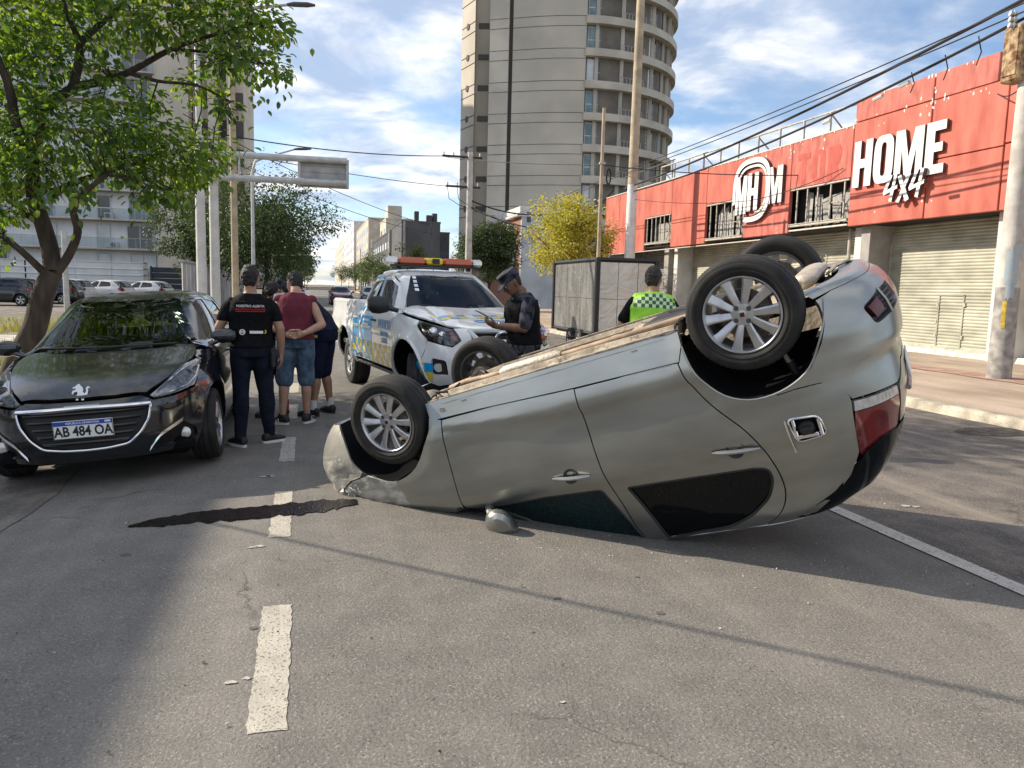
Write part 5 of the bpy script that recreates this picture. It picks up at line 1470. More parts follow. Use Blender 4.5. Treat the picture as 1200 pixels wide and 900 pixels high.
    for s in (1, -1):
        b.tube([(-.86, s*.52, .22), (-1.05, s*.58, .20), (-1.27, s*.61, .175)], [.035, .04, .045], 8, 0)
        b.cyl((-1.255, s*.55, .174), (-1.255, s*.70, .174), .04, 12, 0)
        b.tube([(-1.15, s*.45, .24), (-1.15, s*.45, .36)], .05, 10, 1)
        b.bbox(-.90, -.80, s*.50-.05, s*.50+.05, .16, .235, .02, 1)
    b.build('rear_axle', [MATS['dusty_metal'], MATS['black_plastic']], root)
    b = MB()
    b.bbox(1.0, 1.16, -.45, .45, .19, .26, .03, 0); b.bbox(1.40, 1.55, -.40, .40, .2, .27, .03, 0)
    for s in (1, -1):
        b.tube([(1.08, s*.36, .21), (1.2, s*.52, .20), (1.255, s*.66, .18)], [.03, .035, .03], 8, 0)
        b.tube([(1.45, s*.34, .22), (1.32, s*.55, .20), (1.255, s*.66, .19)], .022, 8, 0)
        b.cyl((1.255, s*.16, .235), (1.255, s*.68, .20), .022, 10, 0)
        b.tube([(1.1, s*.25, .25), (1.1, s*.60, .235)], .014, 8, 1)
        b.cyl((1.24, s*.58, .26), (1.22, s*.55, .62), .045, 12, 1)
    b.bbox(1.18, 1.62, -.30, .32, .22, .50, .06, 1)
    b.ball((1.33, -.1, .26), .13, 12, 8, 0)
    b.bbox(.98, 1.04, -.40, .42, .19, .34, .02, 1)
    b.build('front_subframe', [MATS['dusty_metal'], MATS['black_plastic']], root)
    b = MB()
    for k in range(10):
        r_ = random.Random(k); y0 = r_.uniform(-.6, .6); b.tube([(r_.uniform(.8, 1.1), y0, .20), (r_.uniform(.9, 1.2), y0+r_.uniform(-.2, .2), r_.uniform(.13, .18)), (r_.uniform(1.1, 1.4), y0+r_.uniform(-.3, .3), .21)], .008, 6, 0)
    b.build('hoses', MATS['black_plastic'], root)
    # a torn flap of liner by the rear wheel and a loose bracket at the tail
    b = MB(); pts = [(-.87, -.66, .20), (-.90, -.70, .15), (-.93, -.74, .12), (-.93, -.80, .10)]; b.tube(pts, [.02, .03, .035, .02], 8, 0, flat=.4); b.build('torn_liner', MATS['black_plastic'], root)
    b = MB(); b.tube([(-1.62, .20, .19), (-1.68, .23, .155), (-1.74, .28, .15), (-1.80, .35, .18)], [.015, .03, .03, .015], 8, 0, flat=.4); b.build('loose_bracket', MATS['dusty_metal'], root)
    # wheels hang out of the wells
    for x, zz, yaw in ((1.255, .20, .0), (-1.255, .174, 0)):
        for s in (1, -1):
            make_wheel(root, (x, s*.815, zz), s, spin=.25 if x > 0 else .12, yaw=yaw)
    return root
build_punto()
# ---------------------------------------------------------------- upright cars
mat('black_paint', (.010, .0115, .015), .16, .25, var=.15, vs=3, coat=1.0)
mat('white_paint', (.62, .63, .63), .28, var=.04, vs=2, coat=.6)
mat('dust_black', (.016, .016, .016), .25, var=.5, vs=9, coat=.5, col2=(.045, .040, .030), fac=(.45, .75))
mat('lamp_clear', (.42, .43, .44), .12, .35, var=.35, vs=30, coat=1)
mat('lamp_lens', (.70, .70, .68), .10, .3, coat=1)
mat('lamp_bezel', (.03, .03, .032), .25, .2)
mat('seat_cloth', (.045, .045, .048), .9, var=.2, vs=30)
mat('dash_black', (.02, .02, .021), .7)
mat('plate_paint', (.74, .74, .72), .35); mat('plate_blue', (.02, .06, .36), .4); mat('plate_black', (.012, .012, .012), .5)
glass('car_glass', (.33, .40, .37), .012, .62)
glass('car_glass_dark', (.14, .17, .17), .015, 1.3)
mat('orange_lens', (.50, .085, .025), .2, coat=.6)

def cabin(root, xs, y, zs, zt, rows=((.25, .36), (-.62, .36))):
    """dashboard, wheel, seats with head restraints and a floor"""
    b = MB(); b.bbox(-1.25, xs+.42, -y, y, zs-.35, zs-.30, .01); b.build('cabin_floor', MATS['dash_black'], root)
    b = MB(); b.bbox(xs+.02, xs+.42, -y, y, zs+.30, zs+.46, .05); b.tube([(xs+.06, .36, zs+.46), (xs+.0, .36, zs+.50)], .10, 12); b.build('dashboard', MATS['dash_black'], root)
    b = MB(); n = 20
    b.tube([(xs-.10+.05*sin(2*pi*i/n), .36+.18*cos(2*pi*i/n), zs+.36+.17*sin(2*pi*i/n)) for i in range(n+1)], .016, 6, cap=False); b.tube([(xs-.10, .20, zs+.36), (xs-.10, .52, zs+.36)], .02, 6); b.build('steering_wheel', MATS['dash_black'], root)
    for x, yy in rows:
        for s in ((1, -1) if x > 0 else (1, 0, -1)):
            b = MB(); w_ = .24 if x > 0 else .19
            b.bbox(x-.25, x+.25, s*yy*1.05-w_, s*yy*1.05+w_, zs-.02, zs+.12, .05)
            b.add([(x-.28, s*yy*1.05-w_, zs+.05), (x-.28, s*yy*1.05+w_, zs+.05), (x-.46, s*yy*1.05+w_*.9, zt-.30), (x-.46, s*yy*1.05-w_*.9, zt-.30),
                   (x-.14, s*yy*1.05-w_, zs+.1), (x-.14, s*yy*1.05+w_, zs+.1), (x-.36, s*yy*1.05+w_*.85, zt-.28), (x-.36, s*yy*1.05-w_*.85, zt-.28)],
                  [(0, 1, 2, 3), (5, 4, 7, 6), (0, 4, 5, 1), (1, 5, 6, 2), (2, 6, 7, 3), (3, 7, 4, 0)], 0, False)
            seat = b.build('seat', MATS['seat_cloth'], root)
            b = MB(); b.bbox(x-.47, x-.38, s*yy*1.05-.13, s*yy*1.05+.13, zt-.24, zt-.06, .04); b.cyl((x-.42, s*yy*1.05-.05, zt-.32), (x-.42, s*yy*1.05-.05, zt-.2), .008, 6); b.cyl((x-.42, s*yy*1.05+.05, zt-.32), (x-.42, s*yy*1.05+.05, zt-.2), .008, 6); b.build('head_restraint', MATS['seat_cloth'], seat)

def side_fn(LO, UP, s, z0=.93, z1=1.0, xm=.97):
    def f(x, z):
        if z <= z0 or x > xm: return LO(LO.u_of(x, z), z, s)
        b = UP(UP.u_of(x, z), z, s)
        if z >= z1: return b
        a = LO(LO.u_of(x, z), z, s); t = sstep(z0, z1, z)
        return tuple(a[i]*(1-t)+b[i]*t for i in range(3))
    return f
def arch(cx, cz, r, z0, n=14):
    a0 = math.asin(min(1, max(-1, (z0-cz)/r)))
    return [(cx+r*cos(a0+(pi-2*a0)*i/n), cz+r*sin(a0+(pi-2*a0)*i/n)) for i in range(n+1)]   # from nose side to tail side
def mirror_poly(U, L): return [(2*U-a, b_) for a, b_ in L[::-1]]

def small_hatch(root, LO, UP, paint, roofm, h=.05, wheel_spokes=9, full=True):
    F, Rr_ = arch(1.269, .30, .365, .22), arch(-1.269, .30, .365, .22)
    fwin = fillet([(.73, .985), (-.15, 1.005), (-.235, 1.355), (.02, 1.36), (.27, 1.285), (.55, 1.13)], [.03, .02, .03, .05, 0, 0])
    rwin = fillet([(-.26, 1.01), (-1.02, 1.055), (-1.07, 1.13), (-.95, 1.32), (-.335, 1.36)], [.02, .05, .06, .08, .02])
    gl = MATS['car_glass_dark']
    for s in (1, -1):
        sf = side_fn(LO, UP, s); out = lambda P, s=s: (0, s, .1)
        fe = [(.885, .24), (.90, .6), (.95, .925), (1.10, .935), (1.24, .895), (1.33, .855), (1.47, .79), (1.56, .735), (1.63, .69), (1.665, .655), (1.66, .56)]+[p for p in F if p[0] < 1.64 and p[1] > .225]
        fe += [(.915, .24)]
        b = MB(); panel(b, fe, sf, out, h, .02, .003); b.build('front_fender', paint, root)
        b = MB(); panel(b, [(.875, .24), (-.18, .24), (-.20, .93), (-.29, 1.405), (.02, 1.405), (.29, 1.335), (.60, 1.165), (.92, .985), (.942, .925), (.892, .6)], sf, out, h, .02, .003, [fwin]); fd = b.build('front_door', paint, root)
        b = MB(); panel(b, fwin, sf, out, .08, .004, 0, lift=-.008); b.build('window_glass', gl, fd)
        b = MB(); panel(b, [(-.188, .24), (-.83, .24)]+[(-.905, .36), (-.965, .50), (-1.06, .64), (-1.14, .80), (-1.17, .95), (-1.16, 1.12), (-1.03, 1.34), (-.95, 1.402), (-.297, 1.405), (-.208, .93)], sf, out, h, .02, .003, [rwin]); rd = b.build('rear_door', paint, root)
        b = MB(); panel(b, rwin, sf, out, .08, .004, 0, lift=-.008); b.build('window_glass', gl, rd)
        for d, x in ((fd, -.02), (rd, -.98)):
            p0, p1, p2 = sf(x-.10, .84), sf(x, .845), sf(x+.10, .84); b = MB(); b.tube([(p0[0], p0[1], .84), (p1[0], p1[1]+s*.035, .845), (p2[0], p2[1], .84)], [.01, .014, .01], 8); b.build('door_handle', paint, d)
        q = [(-.845, .24), (-.91, .36), (-.975, .50), (-1.07, .64), (-1.15, .80), (-1.18, .95), (-1.17, 1.12), (-1.04, 1.345), (-.96, 1.408), (-1.25, 1.40), (-1.42, 1.32), (-1.56, 1.18), (-1.62, 1.0), (-1.60, .86), (-1.64, .66), (-1.60, .50)]
        q += [p for p in Rr_ if p[1] > .24 and p[0] > -1.60][::-1]
        b = MB(); panel(b, q, sf, out, h, .02, .003); b.build('quarter_panel', paint, root)
        b = MB(); panel(b, [(.90, .17), (.90, .235), (-.87, .235), (-.87, .17)], sf, out, .08, .02, .002); b.build('sill', MATS['black_plastic'], root)
        for A, cx in ((F, 1.269), (Rr_, -1.269)):
            b = MB(); P = [Vector(sf(x, z)) for x, z in A]; k = len(P); vs = [(p.x, p.y-s*.008, p.z) for p in P]+[(p.x, s*.45, p.z) for p in P]
            b.add(vs, [(i, i+1, k+i+1, k+i) for i in range(k-1)]+[tuple(k+i for i in range(k))]); b.build('wheel_well', MATS['under_black'], root)
        tl = [(-1.60, .84), (-1.62, .99), (-1.80, 1.0), (-2.05, .93), (-2.08, .80), (-1.85, .76)]
        b = MB(); panel(b, tl, lambda u, z: LO(u, z, s), lambda P: (P.x+1.2, P.y*.7, 0), .05, .02, 0, lift=.002); b.build('tail_lamp', MATS['tail_red'], root)
        b = MB()  # mirror
        cx, cy, cz = .76, s*(.90), 1.02
        rows = []
        for d, rx, rz in ((-.11, .01, .015), (-.09, .045, .05), (-.02, .055, .07), (.06, .055, .065), (.10, .04, .045), (.115, .01, .012)):
            rows.append([(cx+rx*cos(a), cy+s*d, cz+rz*sin(a)) for a in [2*pi*i/12 for i in range(12)]])
        b.add([p for r in rows for p in r], [(i*12+j, i*12+(j+1) % 12, (i+1)*12+(j+1) % 12, (i+1)*12+j) for i in range(5) for j in range(12)])
        b.tube([(.78, s*.76, .95), (.77, s*.84, .98)], .025, 8); b.build('door_mirror', paint, root, recalc=True)
    lo = lambda u, z: LO(u, z, 1); up = lambda u, z: UP(u, z, 1)
    fo = lambda P: (P.x-.6, P.y*.7, .2); ro = lambda P: (P.x+1.2, P.y*.7, .05)
    # roof, bonnet, screens
    rf = [(-1.38, .40), (-1.22, .50), (-.9, .555), (-.3, .575), (.02, .55), (.12, .42), (.18, 0)]; rf = rf+[(a, -b_) for a, b_ in rf[::-1][1:]]+[(-1.42, 0)]
    b = MB(); panel(b, rf, lambda x, y: (x, y, UP.top(x, y, 1.30, 1.4595)[2]), lambda P: (0, 0, 1), .06, .02); b.build('roof', roofm, root)
    b = MB()
    for s in (1, -1): # side frames of the roof
        sf = side_fn(LO, UP, s); panel(b, [(.33, 1.345), (.02, 1.41), (-.96, 1.412), (-1.24, 1.405), (-1.16, 1.435), (-.9, 1.437), (.0, 1.42), (.24, 1.372)], sf, lambda P, s=s: (0, s, .6), .05, .02)
    b.build('roof_rail', roofm, root)
    hd = [(1.10, 0), (1.04, .42), (.99, .66), (1.12, .70), (1.30, .685), (1.52, .63), (1.74, .56), (1.85, .50), (1.95, .43), (2.0, .22), (2.01, 0)]
    hd = hd+[(a, -b_) for a, b_ in hd[::-1][1:-1]]
    b = MB(); panel(b, hd, lambda x, y: (x, y, LO.top(x, y, .60, 1.03)[2]), lambda P: (0, 0, 1), .04, .02)
    hood = b.build('bonnet', roofm if full else paint, root)
    Uw = UP.Uf; wsh = [(Uw-.70, .99), (Uw-.66, 1.06), (Uw-.60, 1.22), (Uw-.575, 1.365), (Uw-.40, 1.385), (Uw, 1.392)]; m_ = mirror_poly(Uw, wsh)
    b = MB(); panel(b, wsh+m_[1:]+[(Uw+.4, .975), (Uw, .968), (Uw-.4, .975)], up, lambda P: (1, 0, .5), .06, .006); b.build('windscreen', MATS['car_glass'], root)
    for s in (1, -1):  # A pillars
        b = MB(); panel(b, [(Uw-.71, .985), (Uw-.61, 1.22), (Uw-.585, 1.372), (Uw-.40, 1.39), (Uw-.40, 1.43), (Uw-.72, 1.41), (Uw-.82, 1.2), (Uw-.84, .98)], lambda u, z: UP(u, z, s), lambda P: (1, s*.5, .5), .05, .03, 0, lift=.002)
        b.build('windscreen_pillar', paint, root)
    b = MB(); panel(b, [(Uw-.75, .955), (Uw, .925), (Uw+.75, .955), (Uw+.74, .985), (Uw+.4, .972), (Uw, .965), (Uw-.4, .972), (Uw-.74, .985)], up, lambda P: (1, 0, .5), .06, .02, 0, lift=-.004); b.tube([Vector(up(Uw-.5, .985))+Vector((.02, 0, .012)), Vector(up(Uw+.1, .99))+Vector((.02, 0, .012)), Vector(up(Uw+.55, 1.0))+Vector((.015, 0, .012))], .009, 6); b.build('wiper_cowl', MATS['black_plastic'], root)
    Ut = UP.Ur; gl_ = [(-1.28, 1.34), (-1.48, 1.18), (-1.56, 1.04), (-1.60, .99), (Ut, .99)]; mg = mirror_poly(Ut, gl_)
    b = MB(); panel(b, gl_+mg[1:]+[(2*Ut+1.2, 1.36), (Ut, 1.37), (-1.2, 1.36)], up, ro, .08, .01); b.build('rear_window', MATS['car_glass'] if full else gl, root)
    Uc = LO.Ur
    tg = [(-1.62, .80), (-1.66, .60), (-2.0, .55), (Uc, .55)]; tgu = [(Uc, 1.0), (-1.9, 1.0), (-1.62, 1.0)]
    b = MB(); panel(b, tg+mirror_poly(Uc, tg)[1:]+mirror_poly(Uc, tgu)+tgu[1:], lo, ro, .07, .02, .002); b.build('tailgate', paint, root)
    RA = [(LO.u_of(x, z), z) for x, z in Rr_ if x < -1.5]
    bp = [(-1.60, .50), (-1.665, .60), (-2.0, .545), (Uc, .545)]; bl = [(Uc, .20), (-1.85, .20)]
    b = MB(); panel(b, bp+mirror_poly(Uc, bp)[1:]+mirror_poly(Uc, RA)+mirror_poly(Uc, bl)+bl[1:]+RA[::-1], lo, ro, .07, .02, .002); b.build('rear_bumper', paint, root)
    c = Vector(lo(Uc, .75)); b = MB(); b.bbox(c.x-.015, c.x-.003, -.2, .2, .70, .81, .003); b.build('number_plate', MATS['plate_paint'], root)
    # front bumper with openings
    Fc = LO.Uf; FA = [(LO.u_of(x, z), z) for x, z in F if x > 1.50 and z > .20]
    hl = [(Fc-.46, .665), (Fc-.56, .735), (Fc-.64, .80), (Fc-.72, .845), (Fc-.90, .872), (Fc-1.0, .86), (Fc-.955, .755), (Fc-.89, .69), (Fc-.66, .655), (Fc-.5, .645)]
    gr = [(Fc-.475, .615), (Fc-.45, .50), (Fc-.385, .40), (Fc-.30, .325), (Fc-.15, .305), (Fc, .30)]; gr = fillet(gr+mirror_poly(Fc, gr)[1:]+[(Fc+.3, .605), (Fc, .615), (Fc-.3, .62)], .03, 3)
    fogL = fillet([(Fc-.46, .245), (Fc-.53, .345), (Fc-.73, .43), (Fc-.88, .35), (Fc-.90, .27), (Fc-.74, .255)], .03, 3); fogR = mirror_poly(Fc, fogL)
    bt = [(LO.u_of(1.665, .56), .56), (Fc-.985, .665), (Fc-.885, .672), (Fc-.66, .64), (Fc-.49, .632), (Fc-.45, .655), (Fc-.40, .675), (Fc-.2, .668), (Fc, .665)]; bl = [(Fc, .20), (Fc-.5, .205), (Fc-.9, .20)]
    holes = [gr, fogL, fogR] if full else [gr]
    b = MB(); panel(b, FA+bt[1:]+mirror_poly(Fc, bt)[1:]+mirror_poly(Fc, FA)+mirror_poly(Fc, bl)+bl[1:], lo, fo, h*.8, .025, .002, holes); fb = b.build('front_bumper', paint, root)
    b = MB(); panel(b, shrink(gr, -.004), lambda u, z: tuple(Vector(lo(u, z))-Vector((.03, 0, 0))), fo, .06, .01)
    for k in range(5):
        z = .36+.055*k; w_ = .30+.03*k; b.tube([Vector(lo(Fc-w_+2*w_*i/10, z))-Vector((.015, 0, 0)) for i in range(11)], .012, 6, 1)
    g_ = b.build('grille', [MATS['dash_black'], MATS['gloss_black']], root)
    if full:
        loop = [Vector(lo(*p))+Vector((.004, 0, 0)) for p in resample(gr, .05)]; b = MB(); b.tube(loop+[loop[0]], .012, 8, cap=False)
        top = [Vector(lo(Fc-.47+.94*i/16, .618-.01*abs(i-8)/8))+Vector((.006, 0, .003)) for i in range(17)]; b.tube(top, .016, 8); b.build('grille_surround', MATS['chrome'], g_)
        for side_, FG in ((1, fogL), (-1, fogR)):
            b = MB(); panel(b, shrink(FG, -.004), lambda u, z: tuple(Vector(lo(u, z))-Vector((.03, 0, 0))), fo, .06, .01)
            fr = b.build('fog_lamp', MATS['gloss_black'], root)
            U = lambda q: q if side_ > 0 else 2*Fc-q
            c = Vector(lo(U(Fc-.755), .325)); c2 = Vector(lo(U(Fc-.755), .325))+Vector((.0, 0, 0)); d = Vector((.9, side_*.45, 0)).normalized()
            b = MB()
            b.ball(tuple(c-d*.014), .047, 18, 10, 0, (.45, 1, 1))
            b.build('lens', MATS['lamp_lens'], fr)
            b = MB(); pts = [Vector(lo(U(a), z))+Vector((.004, 0, 0)) for a, z in ((Fc-.455, .25), (Fc-.49, .305), (Fc-.535, .355), (Fc-.62, .395), (Fc-.735, .438))]
            vs = [p for q in pts for p in (q+Vector((.010, side_*.004, .020)), q+Vector((.016, -.006*side_, -.012)), q+Vector((-.02, -.01*side_, -.012)))]
            b.add(vs, [(i*3+j, i*3+(j+1) % 3, i*3+3+(j+1) % 3, i*3+3+j) for i in range(4) for j in range(3)]+[(0, 1, 2), (12, 13, 14)], 0, True); b.build('trim_strip', MATS['chrome'], fr, recalc=True)
    for s in (1, -1):
        P = hl if s > 0 else mirror_poly(Fc, hl)
        b = MB(); panel(b, P, lambda u, z: tuple(Vector(lo(u, z))-Vector((.035, 0, 0))), fo, .05, .02)
        hb = b.build('headlight', MATS['lamp_clear'] if full else MATS['lamp_bezel'], root)
        U = lambda q: q if s > 0 else 2*Fc-q
        b = MB()
        for a, z, r_ in ((Fc-.70, .735, .058), (Fc-.82, .78, .045)):
            c = Vector(lo(U(a), z)); d = Vector((.93, s*.3, .15)).normalized(); b.lathe([(.001, -.0), (r_*.5, .004), (r_, .022), (r_*1.08, .026)], 18, 0, 'x'); k = len(b.v)-18*4
            for i in range(k, len(b.v)): p = b.v[i]; b.v[i] = (c.x-.052+p[0], c.y+p[1]-s*.01, c.z+p[2]-.01)
        b.build('reflector', MATS['chrome'], hb)
        if full:
            b = MB(); pts = [Vector(lo(U(a), z))+Vector((-.012, 0, 0)) for a, z in ((Fc-.50, .658), (Fc-.64, .672), (Fc-.80, .70), (Fc-.90, .75), (Fc-.945, .82))]; b.tube(pts, .010, 6); pts = [Vector(lo(U(a), z))+Vector((-.012, 0, 0)) for a, z in ((Fc-.52, .69), (Fc-.62, .76), (Fc-.74, .82), (Fc-.88, .85))]; b.tube(pts, .008, 6); b.build('lamp_strip', MATS['lamp_clear'], hb)
        b = MB(); panel(b, P, lo, fo, .04, .004, .002); b.build('lens', MATS['headlamp_glass'], hb)
    # underbody and inner lining
    b = MB(); b.bbox(-1.8, 1.85, -.70, .70, .16, .30, .05); b.bbox(1.62, 1.93, -.45, .45, .25, .75, .05); b.bbox(-1.78, -1.62, -.6, .6, .3, .9, .05); b.build('underbody', MATS['under_black'], root)
    b = MB()
    for s in (1, -1):
        sf = side_fn(LO, UP, s); panel(b, [(.90, .20), (.88, .92), (-1.18, .96), (-1.16, .80), (-.98, .52), (-.84, .20)], lambda x, z: (lambda P: (P[0], P[1]-s*.03, P[2]))(sf(x, z)), lambda P, s=s: (0, s, 0), .12, .004)
        panel(b, [(1.60, .72), (1.3, .85), (.95, .90), (.93, .5), (1.0, .62), (1.27, .68), (1.5, .63)], lambda x, z: (lambda P: (P[0], P[1]-s*.03, P[2]))(sf(x, z)), lambda P, s=s: (0, s, 0), .12, .004)
    b.build('body_lining', MATS['under_black'], root)
    cabin(root, .55, .64, .52, 1.36)
    for x in (1.269, -1.269):
        for s in (1, -1): make_wheel(root, (x, s*.835, .30), s, R=.306, W=.19, rim=.205, spokes=wheel_spokes, style='pair' if full else 'flat', detail=1 if full else 0, spin=.3, cap_mat='alloy_dark')
    return hood, g_
glass('headlamp_glass', (.80, .82, .83), .02, 1.6)

# black hatchback at the kerb
pg = thing('hatchback_car', 'black hatchback with plate AB 484 OA parked facing the camera at the left kerb', 'car', (-1.6426, 8.3193, -.0296), (.0746, 0, -1.5724))
hood_, gr_ = small_hatch(pg, BLO, BUP, MATS['black_paint'], MATS['dust_black'], h=.036, wheel_spokes=10)
Fc = BLO.Uf
c = Vector(BLO(Fc, .47, 1))
pm = frame((c.x+.012, 0, .468), (0, 1, 0), (.03, 0, 1))
b = MB(); b.bbox(-.205, .205, -.068, .068, -.004, .0, .003, 0); b.bbox(-.20, .20, .032, .064, .0002, .0016, .001, 1)
for x in (-.203, .199): b.box(x, x+.004, -.066, .066, -.001, .0012, 2)
b.box(-.2, .2, -.066, -.063, -.001, .0012, 2)
b.merge(text_mb('AB 484 OA', .103, .002, .0026, .80), Matrix.Translation((0, -.017, .001)), 2)
b.merge(text_mb('REPUBLICA ARGENTINA', .021, .001, .0004, 1.0), Matrix.Translation((0, .048, .0022)), 0)
b.box(.15, .19, .042, .056, .0018, .0024, 0)
b.v = [tuple(pm @ Vector(p)) for p in b.v]
b.build('number_plate', [MATS['plate_paint'], MATS['plate_blue'], MATS['plate_black']], pg)
# rampant lion badge
lion = [(-x, y) for x, y in [(-.30, -.95), (-.05, -.95), (.02, -.55), (.14, -.30), (.34, -.55), (.30, -.92), (.56, -.92), (.58, -.50), (.44, -.12), (.50, .10), (.86, .02), (.92, -.22), (1.10, -.10), (1.02, .22), (.64, .34), (.78, .52), (1.0, .44), (1.02, .62), (.70, .74), (.56, .92), (.30, 1.0), (.18, .80), (-.02, .62), (-.16, .36), (-.14, .0), (-.36, -.18), (-.52, .10), (-.44, .42), (-.62, .66), (-.92, .52), (-.84, .40), (-.64, .44), (-.72, .12), (-.66, -.30), (-.36, -.44)]][::-1]
c = Vector(BLO(Fc+.0, .725, 1)); em = frame((c.x+.002, -.012, .726), (0, 1, .0), (-.55, 0, .83))
b = MB(); b.prism([(p[0]*.062, p[1]*.072) for p in lion], .008, ((0, 0, 0), (1, 0, 0), (0, 1, 0)))
b.v = [tuple(em @ Vector(p)) for p in b.v]; b.build('badge', MATS['chrome'], pg)
b = MB(); t_ = text_mb('', .03) if False else MB()
b = MB(); p0 = Vector(BLO(Fc-.12, .632, 1)); b.bbox(p0.x-.004, p0.x+.006, -.12, .12, .627, .643, .002); b.build('nameplate', MATS['chrome'], pg)
b = MB(); b.bbox(.10, .13, -.05, .05, 1.30, 1.345, .01); b.build('rear_view_mirror', MATS['dash_black'], pg)

# parked hatchbacks on the car park
def parked(paint, label, loc, yaw, src=None):
    r = thing('parked_car', label, 'car', loc, (0, 0, radians(yaw)), 'cars parked in front of the hoarding')
    if src:
        for ch in list(src.children): copy_tree(ch, r)
    else: small_hatch(r, BLO, BUP, paint, paint, h=.08, full=False, wheel_spokes=5)
    return r
pk = parked(MATS['white_paint'], 'white parked hatchback seen just right of the tree trunk', (-14.9, 52.0, .03), 163)
parked(None, 'white parked hatchback between two other white cars before the hoarding', (-13.0, 53.6, .03), 158, pk)
parked(None, 'white parked hatchback furthest from the tree, beside the navy gate', (-10.9, 55.0, .03), 158, pk)
pb = parked(MATS['black_paint'], 'dark parked car left of the tree trunk on the car park', (-15.9, 46.0, .03), 170)
parked(None, 'dark parked car half hidden behind the tree trunk', (-15.2, 50.5, .03), 168, pb)
# far traffic
mat('maroon_paint', (.13, .018, .018), .25, .2, coat=.8); mat('grey_paint', (.22, .23, .25), .28, .5, coat=.7)
fa = thing('far_car', 'dark red car coming towards the camera far down the street', 'car', (1.9, 62, .01), (0, 0, radians(-88)))
small_hatch(fa, BLO, BUP, MATS['maroon_paint'], MATS['maroon_paint'], h=.1, full=False, wheel_spokes=5)
fb_ = thing('far_car', 'grey car far down the street beside the pick-up bed', 'car', (4.6, 68, .01), (0, 0, radians(-90)))
small_hatch(fb_, BLO, BUP, MATS['grey_paint'], MATS['grey_paint'], h=.1, full=False, wheel_spokes=5)
for (x, y, lab) in ((-.9, 80, 'white car parked far down the left side of the street'), (-1.4, 100, 'white car parked beyond the others at the far left kerb')):
    r = thing('far_car', lab, 'car', (x-1, y, .01), (0, 0, radians(92)))
    for ch in list(pk.children): copy_tree(ch, r)

